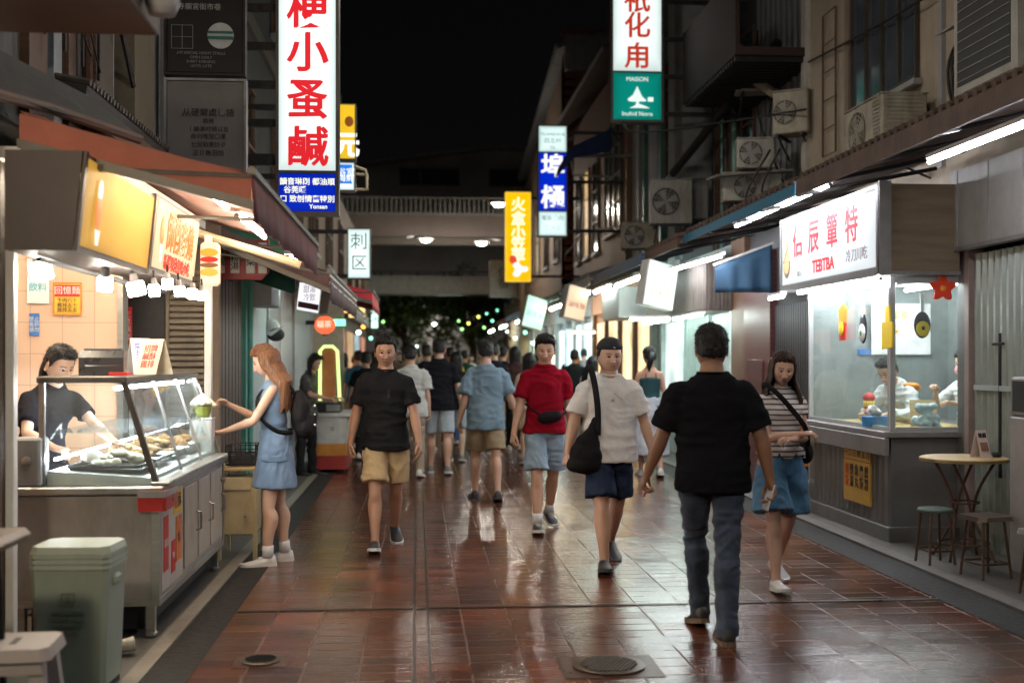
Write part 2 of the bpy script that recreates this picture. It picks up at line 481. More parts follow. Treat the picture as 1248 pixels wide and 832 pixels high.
def printed(name, col, ink):
 if name in MATS: return MATS[name]
 m = cloth(name, col); nt = m.node_tree; L = nt.links.new; b = nt.nodes['Principled BSDF']
 src = b.inputs['Base Color'].links[0].from_socket
 a = N(nt, 'ShaderNodeAttribute', attribute_name='ink')
 mx = N(nt, 'ShaderNodeMix', data_type='RGBA'); mx.inputs[7].default_value = (*ink, 1)
 L(a.outputs['Fac'], mx.inputs[0]); L(src, mx.inputs[6]); L(mx.outputs[2], b.inputs['Base Color'])
 return m
def stripes(name, base, dark, period=.032):
 if name in MATS: return MATS[name]
 m = cloth(name, base); nt = m.node_tree; L = nt.links.new; b = nt.nodes['Principled BSDF']
 src = b.inputs['Base Color'].links[0].from_socket
 tc = N(nt, 'ShaderNodeTexCoord'); w = N(nt, 'ShaderNodeTexWave', bands_direction='Z'); w.inputs['Scale'].default_value = 2 * PI / 20 / period; w.inputs['Distortion'].default_value = .6
 w.inputs['Detail'].default_value = 1
 L(tc.outputs['Object'], w.inputs['Vector'])
 r = N(nt, 'ShaderNodeMapRange'); r.inputs[1].default_value = .72; r.inputs[2].default_value = .85; L(w.outputs['Fac'], r.inputs[0])
 mx = N(nt, 'ShaderNodeMix', data_type='RGBA'); mx.inputs[7].default_value = (*dark, 1)
 L(r.outputs[0], mx.inputs[0]); L(src, mx.inputs[6]); L(mx.outputs[2], b.inputs['Base Color'])
 return m
def catmull(pts, rs, k=4):
 P = [Vector(p) for p in pts]; out = []; ro = []
 for i in range(len(P) - 1):
  p0, p1, p2, p3 = P[max(i - 1, 0)], P[i], P[i + 1], P[min(i + 2, len(P) - 1)]
  r0, r1, r2, r3 = rs[max(i - 1, 0)], rs[i], rs[i + 1], rs[min(i + 2, len(P) - 1)]
  for j in range(k):
   t = j / k
   h = lambda a, b, c, d: .5 * ((2 * b) + (c - a) * t + (2 * a - 5 * b + 4 * c - d) * t * t + (3 * b - a - 3 * c + d) * t ** 3)
   out.append(Vector([h(p0[q], p1[q], p2[q], p3[q]) for q in range(3)])); ro.append(h(r0, r1, r2, r3))
 out.append(P[-1]); ro.append(rs[-1])
 return out, ro
class Human:
 """all coordinates local: feet at z=0, facing -Y, person's left is +X"""
 def __init__(s, H=1.72, w=1.0, belly=0.0, lean=0, side=0, twist=0, head=(0, 0, 0), female=False, fat=0.0,
                 legs=((12, 8, 0), (-14, 22, 18)), feet=((0, 6), (0, 6)), arms=None, curl=(.5, .5), hip_w=1.0, lod=0, bust=0, seat=None, leg_w=1.0):
  k = s.k = H / 1.72; s.w = w; s.female = female; s.lod = lod; s.fat = fat; s.belly = belly; s.hip_w = hip_w; s.bust = bust; s.leg_w = leg_w
  hipz = .90
  # --- legs : (hip flex, knee flex, foot pitch) for (left(+x), right(-x))
  s.leg = []
  low = []
  for i, sg in enumerate((1, -1)):
   a, b, fp = [R(q) for q in legs[i][:3]]
   ab = R(legs[i][3]) if len(legs[i]) > 3 else R(1.5)
   hp = Vector((sg * .088 * hip_w, 0, hipz))
   kn = hp + Vector((sg * math.sin(ab), -math.sin(a), -math.cos(a))).normalized() * .43
   sh = a - b
   an = kn + Vector((sg * math.sin(ab) * .8, -math.sin(sh), -math.cos(sh))).normalized() * .395
   yaw = R(feet[i][1]) * sg
   FM = Matrix.Rotation(yaw, 3, 'Z') @ Matrix.Rotation(fp, 3, 'X')   # fp>0 : heel up, toe down
   s.leg.append([hp, kn, an, FM])
   for q in ((0, .055, -.078), (0, -.17, -.078), (0, -.12, -.078)): low.append((an + FM @ Vector(q)).z)
  drop = min(low)
  if seat is not None: drop = hipz - seat / k
  for L in s.leg:
   for q in range(3): L[q] = (L[q] - Vector((0, 0, drop))) * k
  # --- spine
  base = Vector((0, 0, hipz - drop)) * k
  Ln = R(lean); Sd = R(side)
  def d(t): return Vector((math.sin(Sd * t), -math.sin(Ln * t), math.cos(Ln * t) * math.cos(Sd * t)))
  s.sp = [(-.10, base + Vector((0, 0, -.10 * k)), Vector((0, 0, 1)))]
  p = base.copy(); h = 0
  s.sp.append((0, p.copy(), d(.1)))
  for (dh, t) in ((.06, .2), (.06, .35), (.06, .5), (.06, .7), (.06, .85), (.06, .95), (.06, 1), (.06, 1), (.06, 1), (.06, .95)):
   p = p + d(t) * dh * k; h += dh
   s.sp.append((h, p.copy(), d(t)))
  s.Tw = R(twist)
  # --- neck & head
  nb = s.at(.565)
  s.neck0 = nb[0]
  hp_, ht, hy = [R(q) for q in head]      # pitch (down +), tilt, yaw (to person's left +)
  nd = (d(.8) + Vector((0, -.25 - .35 * math.sin(max(0, hp_)), .15))).normalized()
  s.HM = Matrix.Rotation(hy, 3, 'Z') @ Matrix.Rotation(ht, 3, 'Y') @ Matrix.Rotation(hp_, 3, 'X')
  s.neck1 = nb[0] + nd * .045 * k
  s.hc = s.neck1 + (s.HM @ Vector((0, -.012, .078))) * k
  # --- arms
  s.arm = []
  arms = arms or (('fk', 12, 8, 22, 4), ('fk', -14, 8, 4, 4))
  for i, sg in enumerate((1, -1)):
   c, ex, ey, t = s.at(.458)
   shd = c + ex * sg * .163 * w * k
   a = arms[i]
   if a[0] == 'fk':
    f1, b1, f2, b2 = [R(q) for q in a[1:5]]
    v1 = Vector((sg * math.sin(b1), -math.sin(f1) * math.cos(b1), -math.cos(f1) * math.cos(b1)))
    v2 = Vector((sg * math.sin(b2), -math.sin(f2) * math.cos(b2), -math.cos(f2) * math.cos(b2)))
    el = shd + v1 * .275 * k; wr = el + v2 * .245 * k
   else:
    tgt = Vector(a[1]); pole = Vector(a[2]); l1, l2 = .275 * k, .245 * k
    v = tgt - shd; D = min(v.length, (l1 + l2) * .998); v.normalize()
    x = (l1 * l1 - l2 * l2 + D * D) / (2 * D); hgt = math.sqrt(max(0, l1 * l1 - x * x))
    pd = (pole - v * pole.dot(v)).normalized()
    el = shd + v * x + pd * hgt; wr = shd + v * D
   hd = Vector(a[5]) if (a[0] == 'fk' and len(a) > 5) else (Vector(a[3]) if (a[0] == 'ik' and len(a) > 3) else (wr - el).normalized())
   pn = Vector(a[6]) if (a[0] == 'fk' and len(a) > 6) else (Vector(a[4]) if (a[0] == 'ik' and len(a) > 4) else Vector((-sg, .25, 0)))
   hd.normalize(); pn = (pn - hd * pn.dot(hd)).normalized()
   s.arm.append([shd, el, wr, hd, pn])
  s.curl = curl
 def at(s, h):
  sp = s.sp
  for i in range(len(sp) - 1):
   if h <= sp[i + 1][0] or i == len(sp) - 2:
    t = (h - sp[i][0]) / (sp[i + 1][0] - sp[i][0])
    c = sp[i][1].lerp(sp[i + 1][1], t); z = sp[i][2].lerp(sp[i + 1][2], min(max(t, 0), 1)).normalized()
    tw = s.Tw * max(0, min(1, h / .45))
    ex = Vector((math.cos(tw), math.sin(tw), 0)); ex = (ex - z * ex.dot(z)).normalized()
    ey = z.cross(ex)
    return c, ex, ey, z
 def torso(s, mb, tab, grow=0.0, n=28, p=2.3):
  k = s.k; secs = []
  for (h, rx, rf, rb) in tab:
   c, ex, ey, z = s.at(h)
   bel = s.belly * math.exp(-((h - .13) / .13) ** 2)
   hw = s.hip_w if h < .1 else s.w
   bu = s.bust * math.exp(-((h - .37) / .05) ** 2)
   secs.append((c, ex, ey, (rx * hw + bel * .45 + grow) * k, (rf + bel + bu + grow) * k, (rb + grow) * k))
  rings(mb, secs, n, p)
 # ---- skin
 def body(s, name, mats, bare_low=.3):
  k = s.k; mb = MB(); F = s.female
  tab = [(-.09, .10, .07, .09), (-.03, .155, .095, .115), (.05, .16, .095, .11), (.17, .130 if F else .14, .088, .08), (.29, .140, .095, .08),
               (.39, .150, .10, .085), (.45, .150, .088, .085), (.49, .135, .07, .078), (.52, .10, .056, .068), (.545, .072, .052, .062), (.575, .055, .052, .058)]
  s.torso(mb, tab)
  nr = .048 if F else .059 + .006 * s.fat
  mb.tube([s.neck0 - Vector((0, 0, .03 * k)), s.neck0.lerp(s.neck1, .5), s.neck1, s.neck1.lerp(s.hc, .55)], [nr * 1.15 * k, nr * k, nr * .98 * k, nr * .9 * k], 16)
  lw = s.leg_w
  for (hp, kn, an, FM) in s.leg:
   sh = (an - kn)
   back = Vector((0, 1, 0))
   calf = kn + sh * .28 + back * .020 * k
   P, Q = catmull([hp + (hp - kn) * .05, hp + (kn - hp) * .35, hp + (kn - hp) * .8, kn, kn + sh * .12, calf, kn + sh * .6, kn + sh * .88, an, an + FM @ Vector((0, 0, -.05 * k))],
                           [q * k * lw for q in (.084, .078, .060, .051, .050, .058, .045, .034, .034, .034)], 3)
   mb.tube(P, Q, 16)
   mb.tube([an + FM @ Vector((0, .02, -.045)) * k, an + FM @ Vector((0, -.06, -.056)) * k, an + FM @ Vector((0, -.13, -.062)) * k], [.022 * k, .020 * k, .012 * k], 12)
  aw = 1.0 - .14 * F + .1 * s.fat
  fm = []
  for i, (shd, el, wr, hd, pn) in enumerate(s.arm):
   v = wr - el
   c, ex, ey, z = s.at(.47)
   P, Q = catmull([shd.lerp(c, .35), shd, shd.lerp(el, .35), shd.lerp(el, .8), el, el + v * .22, el + v * .6, el + v * .9, wr + hd * .012 * k],
                           [q * k * aw for q in (.032, .043, .046, .041, .039, .042, .034, .027, .026)], 3)
   mb.tube(P, Q, 14)
   if s.lod < 2: fm += s.hand(mb, i, wr, hd, pn, k * (.93 if F else 1.0))
   else: mb.tube([wr, wr + hd * .08 * k, wr + hd * .15 * k], [.026 * k, .036 * k, .02 * k], 8)
  me = remesh(mb, (.0085, .011, .02)[s.lod], 3)
  # head
  na, nb_ = ((120, 96), (72, 60), (28, 22))[s.lod]
  d, fs = sph_dirs(na, nb_, .5)
  V = head_surf(d, F, s.fat, s.lod < 2)
  hm = MB()
  W = (np.array(s.HM) @ (V.T * k * (.97 if F else 1.0))).T + np.array(s.hc)
  hm.add([tuple(q) for q in W], fs)
  s.HV = V
  em = MB()
  for sg in (-1, 1):
   Mx = s.HM
   path = []; rr = []
   ring_ = []
   for j in range(12):           # helix of the ear as a loop plus a disc
    a = 2 * PI * j / 12
    ring_.append(s.hc + Mx @ Vector((sg * (.079 + .008 * abs(math.sin(a * .5))), .012 + .016 * math.cos(a) - .006 * math.sin(a), -.008 + .030 * math.sin(a))) * k)
   em.tube(ring_, .0042 * k, 6, closed=True)
   b = MB(); b.ball((0, 0, 0), 1, 6, (.006, .015, .028))
   em.add([s.hc + Mx @ (Vector(q) + Vector((sg * .077, .012, -.008))) * k for q in b.v], b.f)
  out, n0 = join_mesh(name, me, [hm, em] + fm, mats)
  n = len(out.vertices)
  tint = np.ones((n, 4))
  a0 = n0; X, Y, Z = V[:, 0], V[:, 1], V[:, 2]; fr = sstep(-.02, -.05, Y)
  T = np.ones((len(V), 3))
  if s.lod < 2:
   brow = 0
   for sg in (-1, 1):
    xx = (X * sg - .032) / .021
    line = .0225 + .003 * (1 - xx ** 2) + .0008 * xx
    brow = np.maximum(brow, sstep(1.1, .75, np.abs(xx)) * sstep(.0052, .002, np.abs(Z - line)))
   lips = sstep(1.05, .8, ((X / .023) ** 2 + ((Z + .071) / .0105) ** 2))
   gap = sstep(.0022, .0008, np.abs(Z + .071)) * sstep(.022, .018, np.abs(X))
   nos = np.maximum(np.exp(-((X - .0075) / .004) ** 2 - ((Z + .0525) / .0028) ** 2), np.exp(-((X + .0075) / .004) ** 2 - ((Z + .0525) / .0028) ** 2))
   lid = 0
   for sg in (-1, 1):
    xx = (X * sg - .031) / .0175
    lid = np.maximum(lid, sstep(1.1, .8, np.abs(xx)) * sstep(.003, .0012, np.abs(Z - (.0045 - .003 * xx ** 2))))
   def mixc(T, m, c): m = (m * fr)[:, None]; return T * (1 - m) + np.array(c) * m
   T = mixc(T, brow * .85, (.14, .11, .09))
   T = mixc(T, lips * .75, (.78, .40, .38) if not s.female else (.85, .28, .28))
   T = mixc(T, gap * .9, (.25, .12, .10))
   T = mixc(T, nos * .8, (.22, .14, .11))
   T = mixc(T, lid * .9, (.12, .09, .08))
   ck = np.exp(-((np.abs(X) - .042) / .02) ** 2 - ((Z + .03) / .02) ** 2)
   T = mixc(T, ck * .35, (1.05, .82, .78))
  tint[a0:a0 + len(V), :3] = T
  at_ = out.attributes.new('tint', 'FLOAT_COLOR', 'POINT'); at_.data.foreach_set('color', tint.reshape(-1))
  o = bpy.data.objects.new(name, out); COL.objects.link(o)
  s.o = o
  if s.lod < 2: s.eyes()
  return o
 def face_y(s, x, z):
  V = s.HV; m = V[:, 1] < 0
  q = V[m]; i = np.argmin((q[:, 0] - x) ** 2 + (q[:, 2] - z) ** 2)
  return q[i, 1]
 def hm(s, mb):  # transform MB from head space
  k = s.k
  mb.v = [tuple(s.hc + s.HM @ Vector(q) * k) for q in mb.v]; return mb
 def eyes(s, closed=False):
  for sg in (-1, 1):
   y = s.face_y(sg * .031, 0)
   mb = MB(); mb.smooth = True
   mb.ball((sg * .031, y + .0058, -.0005), 1, 8, (.0130, .0085, .0042 if not s.female else .0056))
   o = s.hm(mb).build('eye', mat('eye_white', (.62, .60, .56), .25, var=.03), s.o)
   m2 = MB(); m2.smooth = True
   m2.ball((sg * .0305, y - .0018, .0002), 1, 8, (.0052, .002, .0048))
   s.hm(m2).build('iris', mat('iris_dark', (.015, .008, .005), .12, var=.05), o)
 def hand(s, mb, i, wr, hd, pn, k):
  """palm goes into mb (remeshed with the arm); fingers come back as their own islands of the body mesh"""
  sg = (1, -1)[i]
  # thumb side: for a hanging left hand (palm -x) thumb points forward (-y)
  th = hd.cross(pn) * sg * -1
  if sg > 0: th = pn.cross(hd) * 1.0
  else: th = hd.cross(pn) * 1.0
  # check on the hanging pose: hd=-z, pn=-sg*x : thumb must be -y
  secs = []
  for (t, wd, tk) in ((-.01, .026, .02), (.02, .032, .018), (.05, .040, .016), (.08, .041, .0135), (.092, .036, .010)):
   secs.append((wr + hd * t * k, th, pn, wd * k, tk * k, tk * k))
  rings(mb, secs, 16, 2.6)
  out = []
  c = s.curl[i] if not isinstance(s.curl[i], (tuple, list)) else None
  lens = (.072, .080, .074, .058)
  for f in range(4):
   cf = c if c is not None else s.curl[i][f]
   off = (.030, .0105, -.0095, -.029)[f]
   p = wr + hd * (.076 - .004 * abs(f - 1.2)) * k + th * off * k
   dirv = hd + th * (off * 1.6); dirv.normalize()
   path = [p]; rad = [.0092 * k]
   ang = 0
   for j, seg in enumerate((.45, .30, .25)):
    ang += cf * (.9, 1.1, .8)[j] * (1 + .08 * f)
    dd = dirv * math.cos(ang) + pn * math.sin(ang)
    p = p + dd * lens[f] * seg * k * (1.25 if j == 0 else 1)
    path.append(p); rad.append((.0083, .0076, .006)[j] * k)
   path.append(p + (path[-1] - path[-2]).normalized() * .004 * k); rad.append(.003 * k)
   P, Q = catmull(path, rad, 3)
   m = MB(); m.tube(P, Q, 10); out.append(m)
  p = wr + hd * .02 * k + th * .022 * k
  p1 = p + (hd * .6 + th * .62 + pn * .30).normalized() * .042 * k
  p2 = p1 + (hd * .85 + th * .25 + pn * (.2 + .4 * (c if c is not None else .5))).normalized() * .034 * k
  p3 = p2 + (hd * .9 + th * (-.05) + pn * (.3 + .4 * (c if c is not None else .5))).normalized() * .026 * k
  P, Q = catmull([p, p1, p2, p3], [.014 * k, .0115 * k, .0095 * k, .005 * k], 3)
  m = MB(); m.tube(P, Q, 10); out.append(m)
  s.hands = getattr(s, 'hands', {}); s.hands[i] = (wr, hd, pn, th)
  return out
 # ---- clothing
 def garment(s, mb, name, m, voxel=.010, amp=.006, seed=0, sm=5, folds=(4, 4, 11), parent=None, ink=None, zfun=None, edge=None):
  vx = voxel * (1, 1.25, 1.9)[s.lod]
  me = remesh(mb, vx, sm if s.lod < 2 else 2)
  co, no = mesh_np(me)
  q = co * np.array(folds) / s.k + seed * 7.3
  wv = vnoise(q * .6 + 3) * .8
  q2 = q + wv[:, None]
  r = 1 - np.abs(vnoise(q2)) * 3
  r2 = 1 - np.abs(vnoise(q2 * np.array([2.3, 2.3, 1.6]) + 9)) * 3
  dg = co @ np.array([[.7, 0, .7], [0, 1, 0], [-.7, 0, .7]]); r3 = 1 - np.abs(vnoise(dg * np.array([5, 6, 17]) + seed)) * 3
  disp = 1.25 * amp * (.55 * np.maximum(r, -1) + .4 * np.maximum(r2, -1) + .55 * np.maximum(r3, -1) * sstep(-.2, .5, vnoise(co * 5 + seed + 20)))
  if zfun is not None: disp = disp * zfun(co / s.k)
  co = co + no * disp[:, None]
  me.vertices.foreach_set('co', co.reshape(-1)); me.update()
  me.polygons.foreach_set('use_smooth', [True] * len(me.polygons))
  me.materials.append(m)
  if ink is not None:
   v = ink(co / s.k)
   a = me.attributes.new('ink', 'FLOAT', 'POINT'); a.data.foreach_set('value', v.astype(float))
  o = bpy.data.objects.new(name, me); me.name = name; COL.objects.link(o); o.parent = parent or s.o
  return o
 def shirt(s, m, name='shirt', hem=-.075, sleeve=.62, loose=0.0, amp=.007, neck=.562, seed=0, sl_r=.074, ink=None, flare=0.0):
  mb = MB(); L = loose
  tab = [(hem, .188 + L * 1.1 + flare, .134 + L * 1.3 + flare, .146 + L + flare), (hem + .03, .187 + L * 1.1 + flare, .132 + L * 1.2 + flare, .144 + L + flare), (.04, .176 + L, .122 + L, .134 + L),
               (.16, (.148 if s.female else .158) + L, .108 + L, .098 + L), (.29, .160 + L * .8, .113 + L * .7, .098 + L * .6),
               (.39, .174 + L * .4, .118 + L * .4, .102 + L * .3), (.44, .174, .106, .102), (.48, .160, .088, .094), (.51, .130, .074, .092), (.535, .100, .067, .085), (neck, .077, .065, .077)]
  if neck < .54: tab = [t for t in tab if t[0] < neck - .02] + [(neck, .09, .07, .075)]
  s.torso(mb, tab, 0.0, 32)
  if sleeve > 0:
   for (shd, el, wr, hd, pn) in s.arm:
    c = s.at(.465)[0]
    fw = .86 if s.female else 1.0
    seq = [(shd.lerp(c, .5), .046), (shd.lerp(c, .12), .060), (shd.lerp(el, .10), .064), (shd.lerp(el, .35), sl_r * .9), (shd.lerp(el, min(sleeve, 1)), sl_r)]
    if sleeve > 1: seq += [(el.lerp(wr, .3), sl_r * .85), (el.lerp(wr, sleeve - 1), sl_r * .7)]
    P, Q = catmull([q[0] for q in seq], [q[1] * s.k * fw for q in seq], 3)
    mb.tube(P, Q, 18)
  g = s.garment(mb, name, m, .0095, amp, seed, 4, ink=ink)
  if s.lod == 0 and sleeve > 0:
   cb = MB(); cb.smooth = True
   c, ex, ey, z = s.at(neck - .006)
   cb.tube([c + ex * math.cos(2 * PI * j / 24) * .080 * s.k + ey * math.sin(2 * PI * j / 24) * .074 * s.k - z * (.010 * s.k if math.sin(2 * PI * j / 24) < 0 else 0) for j in range(24)], .0065 * s.k, 8, closed=True)
   cb.build('collar', m, g)
  return g
 def pants(s, m, name='shorts', to=.78, r0=.104, r1=.108, amp=.006, seed=1, waist=.12, full=False):
  mb = MB(); k = s.k
  s.torso(mb, [(-.075, .135, .09, .11), (-.03, .166, .104, .124), (.02, .160, .100, .118), (waist, .138, .088, .092)], 0, 28)
  for (hp, kn, an, FM) in s.leg:
   if not full:
    seq = [(hp + Vector((0, 0, .0)), .076), (hp.lerp(kn, .22), r0 * .90), (hp.lerp(kn, .5), (r0 + r1) / 2 * .95)]
    if to <= 1: seq += [(hp.lerp(kn, to), r1)]
    else: seq += [(kn, r1), (kn.lerp(an, to - 1), r1)]
   else:
    sh = an - kn
    seq = [(hp, .080), (hp.lerp(kn, .2), .092), (hp.lerp(kn, .55), .080), (kn, .066), (kn + sh * .25 + Vector((0, .014, 0)), .067), (kn + sh * .6, .058), (kn + sh * .88, .056), (an + Vector((0, -.01, -.01)), .064), (an + FM @ Vector((0, -.012, -.045)) * k, .062)]
   P, Q = catmull([q[0] for q in seq], [q[1] * k for q in seq], 3)
   mb.tube(P, Q, 20)
  return s.garment(mb, name, m, .0095, amp, seed, 3, folds=(7, 7, 7) if not full else (6, 6, 13))
 def skirt(s, m, name='skirt', top=.16, bottom=-.42, r1=.20, amp=.008, seed=2):
  mb = MB()
  n = 8; tab = []
  for i in range(n):
   t = i / (n - 1); h = bottom + (top - bottom) * t
   tab.append((h, .168 + (r1 - .168) * (1 - t) - .02 * max(0, t - .8) * 5 * .8, .11 + (r1 - .12) * (1 - t) * .8, .13 + (r1 - .14) * (1 - t) * .8))
  # below the hip the spine points straight down
  k = s.k; secs = []
  b0 = s.at(0)[0]
  for (h, rx, rf, rb) in tab:
   if h >= 0: c, ex, ey, z = s.at(h)
   else: c, ex, ey = b0 + Vector((0, 0, h * k)), Vector((1, 0, 0)), Vector((0, 1, 0))
   secs.append((c, ex, ey, rx * k * s.hip_w, rf * k, rb * k))
  rings(mb, secs, 32, 2.2)
  return s.garment(mb, name, m, .0095, amp, seed, 2, folds=(9, 9, 2.5))
 def shoes(s, up, sole, low=True, sock=None, size=1.0, lace=None):
  k = s.k * size * 1.06
  for i, (hp, kn, an, FM) in enumerate(s.leg):
   T = lambda q: tuple(an + FM @ (Vector(q) * k))
   mb = MB(); secs = []
   prof = [(.062, .020, -.03), (.055, .031, .0), (.03, .037, .012), (.0, .039, .012), (-.03, .041, .0), (-.06, .043, -.018), (-.10, .047, -.030), (-.14, .047, -.038), (-.175, .040, -.046), (-.198, .022, -.055)]
   nn = 16
   vs = []; fs = []
   for (y, wd, zt) in prof:
    zb = -.072
    for j in range(nn):
     a = 2 * PI * j / nn; ca, sa = math.cos(a), math.sin(a)
     q = (abs(ca) ** 2.8 + abs(sa) ** 2.8) ** (-1 / 2.8)
     zc = (zt + zb) / 2; hz = (zt - zb) / 2
     taper = 1 - .35 * max(0, sa)
     vs.append(T((ca * q * wd * taper, y, zc + sa * q * hz)))
   for a in range(len(prof) - 1):
    for j in range(nn): fs.append((a * nn + j, a * nn + (j + 1) % nn, (a + 1) * nn + (j + 1) % nn, (a + 1) * nn + j))
   fs.append(tuple(range(nn - 1, -1, -1))); fs.append(tuple((len(prof) - 1) * nn + j for j in range(nn)))
   mb.smooth = True; mb.add(vs, fs)
   sh = mb.build('shoe', up, s.o)
   sm_ = MB(); out = []
   pts = [(.068, .014), (.055, .034), (.0, .043), (-.05, .044), (-.10, .051), (-.15, .050), (-.185, .038), (-.205, .018)]
   ol = [(x, y) for (y, x) in pts] + [(-x, y) for (y, x) in reversed(pts)]
   n = len(ol)
   v = [T((x, y, -.079 + (.008 if y < -.17 else 0))) for x, y in ol] + [T((x, y, -.055 + (.006 if y < -.17 else 0))) for x, y in ol]
   sm_.add(v, [tuple(range(n - 1, -1, -1)), tuple(range(n, 2 * n))] + [(q, (q + 1) % n, n + (q + 1) % n, n + q) for q in range(n)])
   sm_.build('sole', sole, sh)
   if lace and s.lod == 0:
    lm = MB()
    for j in range(4):
     y = -.045 - j * .018; z = -.012 - j * .0075
     lm.tube([T((-.022, y, z - .004)), T((0, y - .004, z + .004)), T((.022, y, z - .004))], .0028 * k, 6)
    lm.build('lacing', lace, sh)
   if sock:
    sk = MB(); sk.smooth = True
    sk.tube([T((0, .0, -.01)), an + (kn - an) * .10, an + (kn - an) * .2], [.044 * k, .041 * k, .043 * k], 16)
    sk.build('sock', sock, s.o)
 # ---- hair
 def hair(s, m, style='short', thick=1.0, seed=0, bangs=False, hl=0.0):
  k = s.k * (.97 if s.female else 1.0); na, nb_ = ((150, 110), (80, 60), (28, 22))[s.lod]
  d, fs = sph_dirs(na, nb_, .0)
  V = head_surf(d, s.female, s.fat, False)
  ys = [-.12, -.09, -.065, -.045, -.030, -.018, -.006, .004, .022, .034, .07, .11]
  if style == 'short': zs = [.066, .066, .060, .052, .030, -.012, -.014, .022, .020, -.028, -.062, -.066]
  elif bangs: zs = [.034, .034, .030, .010, -.03, -.06, -.07, -.07, -.07, -.07, -.075, -.08]
  else: zs = [.070, .070, .062, .045, .02, -.0, -.01, .01, .01, -.04, -.075, -.08]
  zl = np.interp(V[:, 1], ys, zs) + hl + (.009 if style == 'short' else .004) * vnoise(V * np.array([110, 60, 40]) + seed)
  mask = sstep(0, .022, V[:, 2] - zl)
  nz = d[:, 2]
  th = (.007 + .017 * sstep(.2, .9, nz) + .004 * sstep(.2, -.8, d[:, 1]) * sstep(.3, .8, nz)) * thick
  if s.female: th = th * .8 + .006
  st = vnoise(d * np.array([26, 26, 7]) + seed * 5) * .0045 + vnoise(d * np.array([60, 60, 16]) + seed) * .0022 + vnoise(d * 5 + seed) * .005
  off = np.where(mask > 0, mask * (th + st), 0) - (1 - mask) * .006
  nrm = d / np.linalg.norm(d, axis=1)[:, None]
  W = V + nrm * off[:, None]
  W = (np.array(s.HM) @ (W.T * k)).T + np.array(s.hc)
  mb = MB(); mb.smooth = True; mb.add([tuple(q) for q in W], fs)
  if s.lod < 2:
   ok = np.where((mask > .75) & (V[:, 2] > -.03))[0]; rr = np.random.default_rng(seed + 5); mb.smooth = False
   for i in rr.choice(ok, min(len(ok), 520 if s.lod == 0 else 260), False):
    n = s.HM @ Vector(nrm[i]); p = Vector(W[i]); dn = s.HM @ Vector((rr.normal() * .5, -.55 if V[i, 1] < .02 else .5, -.75 + rr.normal() * .3))
    tg = (dn - n * dn.dot(n)).normalized(); d_ = (tg + n * rr.uniform(.08, .42)).normalized(); sd = d_.cross(n).normalized() * rr.uniform(.0025, .005); L1 = rr.uniform(.016, .034) * k
    q = p - n * .004; mb.add([q - sd, q + sd, q + n * .004, q + d_ * L1 + n * .002], [(0, 1, 3), (1, 2, 3), (2, 0, 3)])
  h = mb.build('hair', m, s.o)
  return h
 def mane(s, m, length=.34, spread=118, rx=.098, ry=.105, name='hair_length', parent=None, seed=0, drop_y=.02, fwd=0.0, thick=.022, rx1=None, taper=.6):
  """long loose hair: a closed shell round the back and the sides of the head that hangs straight down"""
  k = s.k; na = (70, 40, 16)[s.lod]; nv = (60, 34, 12)[s.lod]; mb = MB(); mb.smooth = True
  hyaw = math.atan2(-s.HM[0][1] * -1, s.HM[1][1]) if False else 0
  MZ = Matrix.Rotation(math.atan2(s.HM[1][0], s.HM[0][0]), 3, 'Z')
  rx1 = rx1 or rx * 1.02
  A = np.linspace(-R(spread), R(spread), na); Vv = np.linspace(0, 1, nv)
  outer = []; inner = []
  for v in Vv:
   for a in A:
    e = abs(a) / R(spread)
    ln = length * (1 - .10 * e) * (1 + .04 * math.sin(a * 9 + seed))
    z = .075 - v * (.075 + ln)
    t = min(1, max(0, (.02 - z) / .16)); t2 = min(1, max(0, (-.04 - z) / .17))
    top = math.sqrt(max(0, 1 - (max(0, z) / .125) ** 2))
    X = math.sin(a) * (rx + (rx1 - rx) * t2) * top * (1 - .10 * t * (1 - t2))
    Y = math.cos(a) * ry * top * (1 - .35 * t * (1 if math.cos(a) > 0 else .2)) + .01 + drop_y * t2 - fwd * t2
    w = (thick * (.75 + .25 * (1 - v)) * (1 - .8 * max(0, v - taper) / (1 - taper))) * (1 - .6 * e ** 4)
    outer.append((X, Y, z, a, w));
  o = np.array(outer)
  nz = vnoise(np.stack([o[:, 3] * 7, o[:, 2] * 5, o[:, 3] * 0 + seed], 1)) * .006 + vnoise(np.stack([o[:, 3] * 22, o[:, 2] * 6, o[:, 3] * 0 + seed + 4], 1)) * .0035
  dirx, diry = np.sin(o[:, 3]), np.cos(o[:, 3])
  O = o[:, :3].copy(); O[:, 0] += dirx * (o[:, 4] * .5 + nz); O[:, 1] += diry * (o[:, 4] * .5 + nz)
  I = o[:, :3].copy(); I[:, 0] -= dirx * o[:, 4] * .5; I[:, 1] -= diry * o[:, 4] * .5
  vs = []
  for q in list(O) + list(I):
   p = Vector(q)
   # near the head it follows the tilt of the head, further down gravity
   t = min(1, max(0, (-.02 - p.z) / .12))
   pt = s.HM @ p; pg = MZ @ p
   hang = s.HM @ Vector((p.x, p.y, -.02)) + Vector((0, 0, p.z + .02)) if p.z < -.02 else pt
   vs.append(s.hc + (pt.lerp(hang, t)) * k)
  n1 = na * nv; fs = []
  for i in range(nv - 1):
   for j in range(na - 1):
    q = (i * na + j, i * na + j + 1, (i + 1) * na + j + 1, (i + 1) * na + j)
    fs.append(q); fs.append(tuple(n1 + x for x in reversed(q)))
  for i in range(nv - 1):
   for j, fl in ((0, 0), (na - 1, 1)):
    q = (i * na + j, (i + 1) * na + j, n1 + (i + 1) * na + j, n1 + i * na + j); fs.append(q if fl else tuple(reversed(q)))
  for j in range(na - 1):
   fs.append((j, j + 1, n1 + j + 1, n1 + j)); e = (nv - 1) * na; fs.append((e + j, n1 + e + j, n1 + e + j + 1, e + j + 1))
